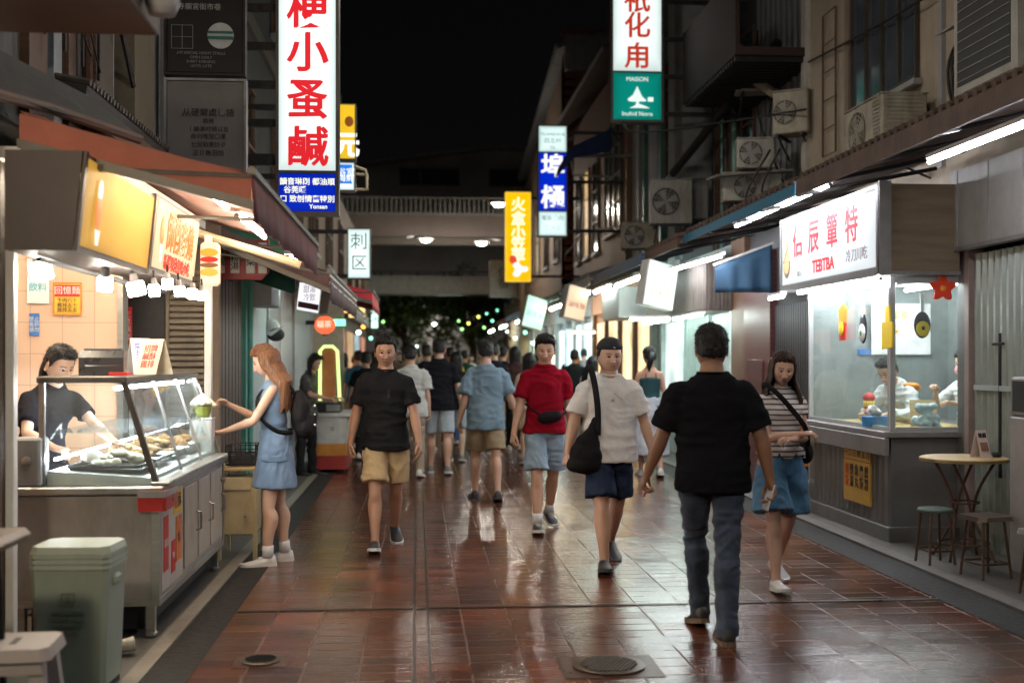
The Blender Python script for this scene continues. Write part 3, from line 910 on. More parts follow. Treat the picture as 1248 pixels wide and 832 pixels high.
  mb.add(vs, fs)
  return mb.build(name, m, parent or s.o)
 def tail(s, m, pts, rads, name='ponytail'):
  P, Q = catmull([s.hc + s.HM @ Vector(pts[0]) * s.k] + [s.hc + Vector(p) * s.k for p in pts[1:]], [r * s.k for r in rads], 6)
  mb = MB(); mb.smooth = True; mb.tube(P, Q, 14)
  return mb.build(name, m, s.o)
 def cap(s, m, brim_back=True):
  k = s.k; d, fs = sph_dirs(64, 44, 0); V = head_surf(d, s.female, s.fat, False)
  zl = np.interp(V[:, 1], [-.1, 0, .1], [.050, .046, .030])
  mk = sstep(0, .010, V[:, 2] - zl); off = mk * (.020 + .012 * sstep(.3, 1, d[:, 2])) - (1 - mk) * .02
  W = V + d * off[:, None]; W = (np.array(s.HM) @ (W.T * k)).T + np.array(s.hc)
  mb = MB(); mb.smooth = True; mb.add([tuple(q) for q in W], fs)
  c = mb.build('cap', m, s.o)
  b = MB(); b.smooth = True
  # brim turned to the back
  sg = 1 if brim_back else -1
  pts = []
  for i in range(13):
   a = PI * i / 12; pts.append((math.cos(a) * .072, sg * (.075 + math.sin(a) * .065)))
  vs = [(x, y, .040 - abs(y) * .12 + .018 - x * x * 3) for x, y in pts] + [(x, y, .034 - abs(y) * .12 + .018 - x * x * 3) for x, y in pts]; n = 13
  b.add(vs, [tuple(range(n)), tuple(range(2 * n - 1, n - 1, -1))] + [(q, n + q, n + (q + 1) % n, (q + 1) % n) for q in range(n)])
  s.hm(b).build('brim', m, c)
  return c
 def place(s, x, y, rz, label, group=None, z=0.0):
  s.o.location = (x, y, z); s.o.rotation_euler = (0, 0, R(rz))
  tag(s.o, label, 'person', group)
  return s.o
 def world(s, p):
  return Matrix.Translation(s.o.location) @ Matrix.Rotation(s.o.rotation_euler.z, 4, 'Z') @ Vector(p)
# ================================================================ world, ground
w = bpy.data.worlds.new('World'); S.world = w; w.use_nodes = True
bg = w.node_tree.nodes['Background']
sky = w.node_tree.nodes.new('ShaderNodeTexSky'); sky.sky_type = 'NISHITA'; sky.sun_disc = False
sky.sun_elevation = R(2); sky.sun_rotation = R(200); sky.air_density = 1.5; sky.dust_density = 2
hs = w.node_tree.nodes.new('ShaderNodeHueSaturation'); hs.inputs['Saturation'].default_value = 0
w.node_tree.links.new(sky.outputs[0], hs.inputs['Color'])
w.node_tree.links.new(hs.outputs[0], bg.inputs[0]); bg.inputs[1].default_value = SKY
def paving_mat():
 m, nt, b = _nodes('wet_terracotta_paving'); L = nt.links.new
 tc = N(nt, 'ShaderNodeTexCoord')
 sz = (.27, .15)
 # tile id and position inside the tile
 sp = N(nt, 'ShaderNodeSeparateXYZ')
 wob = N(nt, 'ShaderNodeTexNoise'); wob.inputs['Scale'].default_value = 2.0; L(tc.outputs['Object'], wob.inputs['Vector'])
 wm = N(nt, 'ShaderNodeVectorMath', operation='MULTIPLY_ADD'); wm.inputs[1].default_value = (.016, .016, 0); L(wob.outputs['Color'], wm.inputs[0]); L(tc.outputs['Object'], wm.inputs[2])
 L(wm.outputs[0], sp.inputs[0])
 def mth(op, a, b_=None, c=None):
  n = N(nt, 'ShaderNodeMath', operation=op)
  for i, q in enumerate((a, b_, c)):
   if q is None: continue
   if isinstance(q, (int, float)): n.inputs[i].default_value = q
   else: L(q, n.inputs[i])
  return n.outputs[0]
 v = mth('DIVIDE', sp.outputs[1], sz[1]); row = mth('FLOOR', v)
 odd = mth('MODULO', mth('ABSOLUTE', row), 2)
 u = mth('ADD', mth('DIVIDE', sp.outputs[0], sz[0]), mth('MULTIPLY', odd, .0)); col = mth('FLOOR', u)
 fu = mth('SUBTRACT', u, col); fv = mth('SUBTRACT', v, row)
 du = mth('MULTIPLY', mth('MINIMUM', fu, mth('SUBTRACT', 1, fu)), sz[0]); dv = mth('MULTIPLY', mth('MINIMUM', fv, mth('SUBTRACT', 1, fv)), sz[1])
 d = mth('MINIMUM', du, dv)
 # double longitudinal bands every 1.25 m
 jr = N(nt, 'ShaderNodeMapRange', interpolation_type='SMOOTHSTEP'); jr.inputs[1].default_value = .002; jr.inputs[2].default_value = .0065; L(d, jr.inputs[0])
 jn = N(nt, 'ShaderNodeTexNoise'); jn.inputs['Scale'].default_value = 2.2; jn.inputs['Detail'].default_value = 4; L(tc.outputs['Object'], jn.inputs['Vector'])
 jk = N(nt, 'ShaderNodeMapRange'); jk.inputs[1].default_value = .4; jk.inputs[2].default_value = .62; jk.inputs[3].default_value = .9; jk.inputs[4].default_value = .35; L(jn.outputs['Fac'], jk.inputs[0])
 joint = mth('MAXIMUM', jr.outputs[0], jk.outputs[0])
 cb = N(nt, 'ShaderNodeCombineXYZ'); L(col, cb.inputs[0]); L(row, cb.inputs[1])
 wn = N(nt, 'ShaderNodeTexWhiteNoise'); L(cb.outputs[0], wn.inputs['Vector'])
 ramp = N(nt, 'ShaderNodeValToRGB'); e = ramp.color_ramp.elements
 e[0].position = 0; e[0].color = (.045, .011, .005, 1); e[1].position = 1; e[1].color = (.20, .054, .022, 1)
 q = e.new(.5); q.color = (.13, .034, .013, 1); q = e.new(.8); q.color = (.085, .034, .022, 1)
 L(wn.outputs['Value'], ramp.inputs[0])
 n1 = N(nt, 'ShaderNodeTexNoise'); n1.inputs['Scale'].default_value = 1.3; n1.inputs['Detail'].default_value = 9; n1.inputs['Roughness'].default_value = .7; L(tc.outputs['Object'], n1.inputs['Vector'])
 n2 = N(nt, 'ShaderNodeTexNoise'); n2.inputs['Scale'].default_value = 45; n2.inputs['Detail'].default_value = 6; n2.inputs['Roughness'].default_value = .8; L(tc.outputs['Object'], n2.inputs['Vector'])
 dirt = N(nt, 'ShaderNodeMapRange'); dirt.inputs[1].default_value = .42; dirt.inputs[2].default_value = .68; dirt.inputs[4].default_value = .75; L(n1.outputs['Fac'], dirt.inputs[0])
 m1 = N(nt, 'ShaderNodeMix', data_type='RGBA'); L(dirt.outputs[0], m1.inputs[0]); L(ramp.outputs[0], m1.inputs[6]); m1.inputs[7].default_value = (.06, .035, .028, 1)
 m2 = N(nt, 'ShaderNodeMix', data_type='RGBA', blend_type='MULTIPLY'); m2.inputs[0].default_value = .7; L(m1.outputs[2], m2.inputs[6]); L(n2.outputs['Color'], m2.inputs[7])
 sc = N(nt, 'ShaderNodeMix', data_type='RGBA', blend_type='MULTIPLY'); sc.inputs[0].default_value = 1; sc.inputs[7].default_value = (1.5, 1.5, 1.5, 1); L(m2.outputs[2], sc.inputs[6])
 m3 = N(nt, 'ShaderNodeMix', data_type='RGBA'); L(joint, m3.inputs[0]); m3.inputs[6].default_value = (.09, .045, .03, 1); L(sc.outputs[2], m3.inputs[7])
 L(m3.outputs[2], b.inputs['Base Color'])
 # wet film: smooth patches and rough ones
 wet = N(nt, 'ShaderNodeMapRange'); wet.inputs[1].default_value = .35; wet.inputs[2].default_value = .62; wet.inputs[3].default_value = .05; wet.inputs[4].default_value = .17; L(n1.outputs['Fac'], wet.inputs[0])
 ro = mth('ADD', wet.outputs[0], mth('MULTIPLY', mth('SUBTRACT', wn.outputs['Value'], .5), .12))
 ro = mth('ADD', ro, mth('MULTIPLY', mth('SUBTRACT', n2.outputs['Fac'], .5), .25))
 jm = N(nt, 'ShaderNodeMix', data_type='FLOAT'); L(joint, jm.inputs[0]); jm.inputs[2].default_value = .75; L(ro, jm.inputs[3]); L(jm.outputs[0], b.inputs['Roughness'])
 js = N(nt, 'ShaderNodeMath', operation='MULTIPLY'); L(joint, js.inputs[0]); js.inputs[1].default_value = .95; L(js.outputs[0], b.inputs['Specular IOR Level'])
 b.inputs['Specular IOR Level'].default_value = 1.0
 # relief: joints, grain, each tile lying a little differently
 h = mth('ADD', mth('MULTIPLY', joint, .0045), mth('MULTIPLY', n2.outputs['Fac'], .0016))
 n3 = N(nt, 'ShaderNodeTexNoise'); n3.inputs['Scale'].default_value = 7; n3.inputs['Detail'].default_value = 3; L(tc.outputs['Object'], n3.inputs['Vector'])
 h = mth('ADD', h, mth('MULTIPLY', n3.outputs['Fac'], .0028))
 tlt = N(nt, 'ShaderNodeSeparateColor'); L(wn.outputs['Color'], tlt.inputs[0])
 h = mth('ADD', h, mth('MULTIPLY', mth('MULTIPLY', mth('SUBTRACT', tlt.outputs[0], .5), fu), .006))
 h = mth('ADD', h, mth('MULTIPLY', mth('MULTIPLY', mth('SUBTRACT', tlt.outputs[1], .5), fv), .006))
 bp = N(nt, 'ShaderNodeBump'); bp.inputs['Strength'].default_value = .8; bp.inputs['Distance'].default_value = 1.0
 L(h, bp.inputs['Height']); L(bp.outputs[0], b.inputs['Normal'])
 MATS['paving'] = m
 return m
M_pave = paving_mat()
M_granite = mat('granite_setts', (.020, .019, .018), .6, var=.95, scale=26, bump=1.0, bscale=24, rvar=.3, spec=.15)
M_conc = mat('wet_concrete', (.20, .18, .15), .45, var=.3, scale=8, bump=.3, dirt=.6, rvar=.2)
M_concd = mat('dark_concrete', (.085, .078, .07), .5, var=.3, scale=8, bump=.3, dirt=.6, rvar=.2)
MB().bb(-60, 60, -12, 140, -.30, -.02).build('ground', M_concd, kind='structure')
def sheet(name, x0, x1, y0, y1, z, m):
 mb = MB(); mb.bb(x0, x1, y0, y1, z - .02, z); return mb.build(name, m, kind='structure')
sheet('street_paving', -1.07, 3.26, -6, 62, 0, M_pave)
sheet('gutter_strip', -1.28, -1.072, -6, 40, .002, M_granite)
sheet('gutter_strip', 3.262, 3.56, -6, 40, .002, M_granite)
sheet('kerb', -1.37, -1.282, -6, 40, .012, M_conc)
sheet('kerb', 3.562, 3.68, -6, 40, .022, mat('kerb_grey', (.12, .11, .10), .5, var=.3, scale=8, bump=.3, dirt=.5))
sheet('pavement', -3.9, -1.372, -6, 40, .004, M_concd)
sheet('pavement', 3.682, 6.5, -6, 40, .02, mat('side_concrete', (.075, .07, .062), .5, var=.3, scale=5, bump=.3, dirt=.5, rvar=.2))
sheet('pavement', 3.262, 6.5, 40.01, 62, .0, M_concd)
sheet('pavement', -6, -1.08, 40.01, 62, .0, M_concd)
steel = mat('brushed_steel', (.44, .43, .42), .32, .85, var=.12, scale=5, bump=.08, bscale=90, stretch=(1, 1, 12), dirt=.35)
steel_d = mat('dull_steel_panel', (.36, .34, .32), .42, .4, var=.15, scale=4, bump=.06, dirt=.45)
iron = mat('black_iron', (.022, .020, .020), .5, .4, var=.4, scale=20, bump=.3)
rust = mat('rusty_iron', (.10, .05, .03), .75, .3, var=.5, scale=18, bump=.5)
dark = mat('dark_paint', (.020, .019, .020), .55, var=.4, scale=6, bump=.15)
white_p = mat('white_paint', (.62, .62, .60), .45, var=.08, scale=6, bump=.08, dirt=.35)
grey_p = mat('grey_paint', (.28, .28, .28), .5, var=.12, scale=5, bump=.1, dirt=.4)
wood = mat('pale_wood', (.50, .36, .18), .5, var=.22, scale=3, stretch=(2, 2, 12), bump=.15, dirt=.3)
wood_d = mat('dark_wood', (.11, .055, .03), .5, var=.3, scale=4, stretch=(2, 2, 10), bump=.25, dirt=.3)
TUBE = emis('tube_light', (.93, .93, 1.0), 75)
TUBE_W = emis('tube_light_warm', (1, .84, .62), 70)
TUBE_G = emis('tube_light_green', (.82, 1.0, .92), 45)
GL = glass()
def tube_lamp(a, b, label, m=None, r=.014, group='fluorescent tubes under the eaves', parent=None, tray=True):
 a, b = Vector(a), Vector(b); mid = (a + b) / 2
 t = thing('tube_lamp', label, 'lamp', mid, group=group)
 d = (b - a); L_ = d.length
 mb = MB(); mb.smooth = True; mb.tube([a - mid, b - mid], r, 10); mb.build('tube', m or TUBE, t)
 if tray:
  n = d.normalized(); s_ = n.cross(Vector((0, 0, 1))).normalized(); u = Vector((0, 0, r * 1.2 + .003))
  mb = MB(); w_ = s_ * .03
  mb.quad(a - mid + u - w_, a - mid + u + w_, b - mid + u + w_, b - mid + u - w_, .03)
  mb.build('fitting', white_p, t)
  for e in (a, b):
   q = MB(); q.tube([e - mid, e - mid - n * .02 if e is a else e - mid + n * .02], r * 1.25, 8); q.build('end_cap', grey_p, t)
 return t
def ac_unit(p, size, rz, label, group='air conditioners on the shop walls', bracket=True, twin=False, col=None):
 """outdoor unit: p = centre of the bottom, size = (width, depth, height); the fan side faces -Y before turning"""
 W, D, H = size
 t = thing('air_conditioner', label, 'air conditioner', p, R(rz), group)
 cm = col or mat('ac_cream', (.34, .33, .30), .5, var=.15, scale=4, bump=.1, dirt=.8)
 mb = MB(); mb.box((0, 0, H / 2), (W, D, H), bev=.012)
 mb.box((0, 0, H + .006), (W + .02, D + .02, .014), bev=.004)
 mb.build('casing', cm, t)
 g = MB(); cx = -W * .14; r = min(W * .34, H * .40)
 for k in range(5):
  rr = r * (k + 1) / 5
  g.tube([(cx + rr * math.cos(a * PI / 12), -D / 2 - .014, H / 2 + rr * math.sin(a * PI / 12)) for a in range(24)], .004, 5, closed=True)
 for k in range(8):
  a = k * PI / 8
  g.tube([(cx - r * math.cos(a), -D / 2 - .012, H / 2 - r * math.sin(a)), (cx + r * math.cos(a), -D / 2 - .012, H / 2 + r * math.sin(a))], .003, 5)
 g.build('fan_guard', cm, t)
 f = MB(); f.lathe([(r * .98, 0), (r * .98, .006)], n=28, M=Matrix.Rotation(R(90), 3, 'X')); f.v = [(x + cx, y - D / 2 - .001, z + H / 2) for x, y, z in f.v]
 f.build('fan_well', dark, t)
 fb = MB()
 for k in range(4):
  a = k * PI / 2 + .4; c, s_ = math.cos(a), math.sin(a)
  q = [(cx + c * r * .15 - s_ * .02, H / 2 + s_ * r * .15 + c * .02), (cx + c * r * .85 - s_ * .05, H / 2 + s_ * r * .85 + c * .05), (cx + c * r * .85 + s_ * .06, H / 2 + s_ * r * .85 - c * .06), (cx + c * r * .15 + s_ * .02, H / 2 + s_ * r * .15 - c * .02)]
  fb.extr(q, 'y', -D / 2 - .010, -D / 2 - .007)
 fb.build('fan', grey_p, t)
 lv = MB()
 for k in range(int(H / .035)):
  lv.bb(W * .28, W * .44, -D / 2 - .008, -D / 2, .03 + k * .035, .042 + k * .035)
 lv.build('louvre', cm, t)
 for sg in (-1, 1):
  lv = MB()
  for k in range(int(H / .035)): lv.bb(sg * W / 2, sg * (W / 2 + .006), -D * .4, D * .4, .03 + k * .035, .045 + k * .035)
  lv.build('side_louvre', cm, t)
 if bracket:
  for sx in (-1, 1):
   b = MB(); b.bb(sx * W * .35 - .015, sx * W * .35 + .015, -D / 2 - .03, D / 2 + .15, -.03, -.001)
   b.tube([(sx * W * .35, -D / 2, -.03), (sx * W * .35, D / 2 + .13, -.25)], .012, 6)
   b.build('bracket', iron, t)
 return t
def cables(name, label, paths, r=.008, group=None, m=None):
 mb = MB(); mb.smooth = True
 for p in paths:
  P, Q = catmull(p, [r] * len(p), 6); mb.tube(P, Q, 6)
 return mb.build(name, m or iron, None, label, 'cable', group)
def corrug(mb, axis, a0, a1, z0, z1, plane, pitch=.09, depth=.02, n_dir=1):
 """trapezoid sheet standing on a plane: axis 'y' -> plane is x"""
 n = int((a1 - a0) / pitch); prof = []
 for i in range(n + 1):
  b = a0 + i * pitch
  for (t, d) in ((0, 0), (.3, 0), (.45, 1), (.75, 1), (.9, 0)):
   q = b + t * pitch
   if q <= a1: prof.append((q, plane + n_dir * depth * d))
 bk = plane - n_dir * .012
 out = prof + [(prof[-1][0], bk), (prof[0][0], bk)]
 pts = [((p, a) if axis == 'y' else (a, p)) for a, p in out]
 mb.prism(pts, z0, z1)
def window(parent, side, X, y0, y1, z0, z1, nx=2, nz=1, fm=None, pm=None, lit=None, bars=False):
 """window in a wall that faces -side*X ; side=+1 : wall on the right of the street (faces -X)"""
 fm = fm or wood_d; s_ = -side; f = MB(); w_ = .05
 x0, x1 = X + s_ * .004, X + s_ * .05
 f.bb(x0, x1, y0, y1, z0, z0 + w_); f.bb(x0, x1, y0, y1, z1 - w_, z1)
 for k in range(nx + 1):
  yy = y0 + (y1 - y0) * k / nx; f.bb(x0, x1 - .002 * s_, max(y0, yy - .025), min(y1, yy + .025), z0 + w_, z1 - w_)
 for k in range(1, nz):
  zz = z0 + (z1 - z0) * k / nz; f.bb(x0, x1 - s_ * .006, y0 + .025, y1 - .025, zz - .015, zz + .015)
 fo = f.build('window', fm, parent)
 g = MB(); g.bb(X + s_ * .006, X + s_ * .018, y0 + .02, y1 - .02, z0 + .03, z1 - .03); g.build('pane', pm or lit or mat('night_glass', (.02, .025, .03), .08, spec=.9, var=.2, scale=1), fo)
 sl = MB(); sl.bb(X, X + s_ * .09, y0 - .05, y1 + .05, z0 - .06, z0 - .002, bev=.006); sl.build('sill', grey_p, fo)
 if bars:
  for k in range(int((y1 - y0) / .12)):
   pass
 return fo
def window_f(parent, Yp, x0, x1, z0, z1, nx=2, nz=2, fm=None, pm=None):
 """window in a wall that faces the camera (-Y)"""
 fm = fm or wood_d; f = MB(); w_ = .05; y0, y1 = Yp - .05, Yp - .004
 f.bb(x0, x1, y0, y1, z0, z0 + w_); f.bb(x0, x1, y0, y1, z1 - w_, z1)
 for k in range(nx + 1):
  xx = x0 + (x1 - x0) * k / nx; f.bb(max(x0, xx - .025), min(x1, xx + .025), y0 + .002, y1, z0 + w_, z1 - w_)
 for k in range(1, nz):
  zz = z0 + (z1 - z0) * k / nz; f.bb(x0 + .025, x1 - .025, y0 + .006, y1, zz - .015, zz + .015)
 fo = f.build('window', fm, parent)
 g = MB(); g.bb(x0 + .02, x1 - .02, Yp - .018, Yp - .006, z0 + .03, z1 - .03); g.build('pane', pm or mat('night_glass', (.02, .025, .03), .08, spec=.9, var=.2, scale=1), fo)
 return fo
X_, Z_ = (1, 0, 0), (0, 0, 1)
def vsign(px0, px1, y0, y1, Y, bands, label, depth=.16, frame=None, wall_x=None, bars=4, group='lit vertical shop signs', top=None):
 """projecting light box facing the camera. bands: (z fraction from top, z fraction, material)"""
 A = at(px0, y0, Y); B = at(px1, y1, Y); x0, x1 = A.x, B.x; zt = A.z if top is None else top; zb = B.z; cx = (x0 + x1) / 2
 t = thing('vertical_sign', label, 'sign', (cx, Y, zb), group=group)
 W = x1 - x0; H = zt - zb; fw = W * .05
 f = MB()
 f.bb(-W / 2, -W / 2 + fw, -.012, depth, 0, H); f.bb(W / 2 - fw, W / 2, -.012, depth, 0, H)
 f.bb(-W / 2 + fw, W / 2 - fw, -.012, depth, 0, fw); f.bb(-W / 2 + fw, W / 2 - fw, -.012, depth, H - fw, H)
 f.bb(-W / 2 + fw, W / 2 - fw, depth - .02, depth - .002, fw, H - fw)
 for b in bands[1:]: f.bb(-W / 2 + fw, W / 2 - fw, -.010, .02, H * (1 - b[0]) - .012, H * (1 - b[0]) + .012)
 f.build('frame', frame or mat('sign_frame', (.10, .09, .085), .45, .6, var=.2), t)
 for i, (a, b, m) in enumerate(bands):
  q = MB(); z1 = H * (1 - a) - (.013 if i else fw); z0 = H * (1 - b) + (.013 if i < len(bands) - 1 else fw)
  q.bb(-W / 2 + fw, W / 2 - fw, -.004, .004, z0, z1); q.build('lit_panel', m, t)
 if wall_x is not None:
  sd = 1 if wall_x > cx else -1
  for k in range(bars):
   zz = H * (.06 + .88 * k / max(1, bars - 1)) if bars > 1 else H * .5
   b = MB(); b.bb(sd * W / 2, wall_x - cx, depth * .4, depth * .4 + .05, zz - .03, zz + .03); b.build('mounting_bar', iron, t)
 return t, W, H, (cx, Y, zb)
def vchars(t, chars, W, z_list, size, m, y=-.006, off=.0):
 for c, z in zip(chars, z_list):
  for k, (a, b_) in enumerate(((0, 0), (.022, .006), (-.010, -.018)) if size > .3 else ((0, 0),)): text(c, size, (a * size, y - .0006 * k, z + b_ * size), X_, Z_, m, t, depth=.002, off=off)
# ================================================================ LEFT SIDE
red_ink = emis('red_film', (.85, .02, .03), .75)
white_ink = emis('white_film', (1, 1, .95), 1.1)
blk_ink = mat('black_ink', (.012, .012, .014), .6)
grey_ink = mat('grey_ink', (.22, .23, .24), .6)
wht_flat = mat('white_flat_ink', (.6, .6, .58), .6)
red_flat = mat('red_print', (.55, .02, .015), .5)
yel_flat = mat('yellow_print', (.75, .45, .03), .5)
# ---- display counter
cx0, cx1, cy0, cy1 = -2.16, -1.38, 6.3, 8.35
ct = thing('display_counter', 'long steel refrigerated display counter with sloping glass, stickers on its street side', 'counter', (cx0 + .39, (cy0 + cy1) / 2, 0))
def L_(mb, name, m, parent=ct, off=None):
 o = off or Vector((cx0 + .39, (cy0 + cy1) / 2, 0)); mb.v = [tuple(Vector(v) - o) for v in mb.v]; return mb.build(name, m, parent)
m = MB(); m.bb(cx0, cx1, cy0, cy1, .20, .775, bev=.006); body = L_(m, 'cabinet', steel_d)
m = MB(); m.bb(cx0 - .004, cx1 + .006, cy0 - .006, cy0 + .03, .18, .215); m.bb(cx1 - .03, cx1 + .006, cy0 + .03, cy1, .18, .215)
m.bb(cx1 - .036, cx1 + .006, cy0 - .008, cy0 + .03, .216, .76); m.bb(cx1 - .03, cx1 + .007, cy1 - .03, cy1 + .004, .216, .76)
L_(m, 'trim_frame', steel)
for (x, y) in ((cx0 + .05, cy0 + .05), (cx1 - .05, cy0 + .05), (cx0 + .05, cy1 - .05), (cx1 - .05, cy1 - .05)):
 m = MB(); m.box((x, y, .10), (.045, .045, .16)); m.lathe([(.035, 0.012), (.035, .03), (.02, .04)], (x, y, 0), 12); L_(m, 'leg', steel)
m = MB(); m.bb(cx0 + .08, cx1 - .10, cy0 + .12, cy1 - .1, .03, .18); L_(m, 'plinth', dark)
m = MB(); m.bb(cx0 - .02, cx1 + .03, cy0 - .03, cy1 + .03, .778, .822, bev=.008); L_(m, 'worktop', steel)
m = MB(); m.bb(cx1 - .05, cx1 + .05, cy0 + .02, cy1 - .1, .824, .842, bev=.004); L_(m, 'sill', mat('alu', (.5, .49, .47), .3, .7, var=.1, dirt=.2))
# doors with handles on the street side
for k, (a, b) in enumerate(((6.95, 7.35), (7.38, 7.78), (7.82, 8.25))):
 m = MB(); m.bb(cx1, cx1 + .010, a, b, .26, .74, bev=.004); d = L_(m, 'door', mat('cream_door', (.46, .42, .35), .42, .2, var=.15, dirt=.5))
 m = MB(); m.tube([(cx1 + .011, b - .05, .44), (cx1 + .04, b - .05, .45), (cx1 + .04, b - .05, .55), (cx1 + .011, b - .05, .56)], .008, 8); L_(m, 'handle', steel, d)
m = MB(); m.lathe([(.02, 0), (.02, .02), (.012, .03)], n=14, M=Matrix.Rotation(R(90), 3, 'Y')); m.v = [(x + cx1 + .012, y + 8.2, z + .66) for x, y, z in m.v]; L_(m, 'lock', steel)
# stickers near the corner
m = MB(); m.bb(cx1, cx1 + .003, 6.36, 6.92, .24, .76); L_(m, 'sticker_panel', mat('sticker_ground', (.48, .46, .42), .4, dirt=.3))
for (a, b, z0, z1, mm) in ((6.40, 6.52, .34, .64, red_flat), (6.60, 6.70, .30, .48, red_flat), (6.72, 6.88, .34, .60, mat('orange_print', (.6, .16, .03), .5, var=.5, scale=20)), (6.66, 6.88, .62, .75, yel_flat)):
 m = MB(); m.bb(cx1 + .003, cx1 + .006, a, b, z0, z1); s_ = L_(m, 'sticker', mm)
 text('香酥' if z1 > .6 else '特', (b - a) * .42, (cx1 + .0065 - cx0 - .39, (a + b) / 2 - (cy0 + cy1) / 2, (z0 + z1) / 2), (0, 1, 0), Z_, wht_flat if mm is red_flat else blk_ink, ct, depth=.001)
m = MB(); m.bb(cx1 + .03, cx1 + .045, 6.27, 6.57, .69, .80, bev=.003); m.bb(cx1 - .10, cx1 + .03, 6.258, 6.268, .69, .80); rp = L_(m, 'price_holder', mat('red_plastic', (.42, .02, .02), .3))
m = MB(); m.bb(cx1 - .102, cx1 + .046, 6.252, 6.257, .765, .80); m.bb(cx1 + .046, cx1 + .049, 6.262, 6.57, .765, .80); L_(m, 'holder_rim', grey_p)
# glass case
ztop = 1.375; fx0, fx1, bx = -1.57, -1.405, -2.0
fr = mat('case_frame', (.12, .11, .105), .35, .7, var=.2)
m = MB(); m.bb(bx - .02, fx0 + .02, cy0 + .0, cy1 - .03, ztop, ztop + .035, bev=.006); L_(m, 'case_top', fr)
for y in (cy0 + .04, cy0 + .72, cy0 + 1.37, cy1 - .07):
 r_ = .016 if y in (cy0 + .04, cy1 - .07) else .008
 m = MB(); m.extr([(fx0 - r_, ztop), (fx0 + r_, ztop), (fx1 + r_, .843), (fx1 - r_, .843)], 'y', y - r_, y + r_); L_(m, 'post', fr if r_ > .01 else steel)
for y in (cy0 + .04, cy1 - .07):
 m = MB(); m.bb(bx - .015, bx + .015, y - .012, y + .012, .823, ztop); L_(m, 'post', steel)
 m = MB(); m.extr([(bx + .015, .83), (fx1 - .015, .83), (fx0 - .015, ztop), (bx + .015, ztop)], 'y', y - .003, y + .003); L_(m, 'glass_end', GL)
m = MB(); m.quad((fx1, cy0 + .05, .845), (fx1, cy1 - .08, .845), (fx0, cy1 - .08, ztop), (fx0, cy0 + .05, ztop), .005); L_(m, 'glass_front', GL)
m = MB(); m.bb(bx, fx0 + .1, cy0 + .06, cy1 - .1, 1.10, 1.106); L_(m, 'glass_shelf', GL)
m = MB(); m.extr([(bx + .02, .824), (fx1 - .03, .824), (fx1 - .03, .86), (bx + .02, .90)], 'y', cy0 + .06, cy1 - .1); L_(m, 'tray', mat('bright_steel', (.75, .75, .77), .35, .3, var=.1))
m = MB(); m.smooth = True; m.tube([(fx0 - .06, cy0 + .1, ztop - .03), (fx0 - .06, cy1 - .15, ztop - .03)], .010, 8); L_(m, 'case_lamp', emis('case_tube', (.9, .92, 1), 120))
m = MB(); m.smooth = True; m.tube([(bx + .05, cy0 + .1, .96), (bx + .05, cy1 - .15, .96)], .008, 8); L_(m, 'case_lamp', emis('case_tube2', (.88, .88, 1), 60))
# goods inside: trays with food
food = mat('fried_food', (.42, .24, .09), .5, var=.55, scale=30, bump=.6, bscale=60)
pap = mat('waxed_paper', (.72, .66, .55), .5, var=.15, scale=10, bump=.3, bscale=30)
for k in range(4):
 y = cy0 + .32 + k * .45
 t = thing('food_tray', ['dark tray heaped with pale wrapped food nearest in the display case', 'second metal tray of fried food in the display case', 'third metal tray of fried food behind the sloping glass', 'last metal tray at the far end of the display case'][k], 'tray', (-1.70, y, .895), group='trays in the display case')
 b = MB(); b.quad((-.19, -.17, 0), (.19, -.17, -.012), (.19, .17, -.012), (-.19, .17, 0), .012)
 for (p, q) in (((-.19, -.17), (.19, -.17)), ((.19, -.17), (.19, .17)), ((.19, .17), (-.19, .17)), ((-.19, .17), (-.19, -.17))): b.tube([(p[0], p[1], .02), (q[0], q[1], .02)], .012, 6)
 b.build('tray_base', dark if k == 0 else steel, t)
 pm_ = MB()
 for j in range(26 if k else 14):
  a = random.uniform(-.14, .14); c = random.uniform(-.12, .12); r0 = random.uniform(.022, .045)
  pm_.ball((a, c, .03 + random.uniform(0, .06) * (1 - (a * a + c * c) * 20)), r0, 5, (random.uniform(.8, 1.8), random.uniform(.7, 1.5), random.uniform(.5, .9)))
 me = remesh(pm_, .008, 2); me.materials.append(pap if k == 0 else food); o = bpy.data.objects.new('food_heap', me); COL.objects.link(o); o.parent = t
# things on the counter
t = thing('control_box', 'grey steel box with a round knob on the near end of the counter', 'box', (-2.07, 6.36, .823))
m = MB(); m.box((0, 0, .13), (.155, .16, .26), bev=.012); m.build('casing', grey_p, t)
m = MB(); m.lathe([(.024, 0), (.022, .015), (.012, .02)], n=18, M=Matrix.Rotation(R(90), 3, 'X')); m.v = [(x + .01, y - .082, z + .14) for x, y, z in m.v]; m.build('knob', steel, t)
t = thing('cash_register', 'black till with a dark screen on top of the glass case', 'cash register', (-1.78, 6.72, ztop + .036), R(8))
m = MB(); m.extr([(-.11, 0), (.11, 0), (.10, .04), (.06, .14), (-.08, .14), (-.11, .10)], 'x', -.12, .12); m.build('casing', mat('black_plastic', (.018, .018, .02), .28, var=.2), t)
m = MB(); m.quad((-.085, -.108, .05), (.085, -.108, .05), (.085, -.09, .115), (-.085, -.09, .115), .004); m.build('screen', mat('screen_off', (.05, .035, .035), .15), t)
m = MB(); m.box((0, 0, .146), (.2, .1, .012), bev=.003); m.build('lid', mat('black_plastic2', (.03, .03, .03), .4), t)
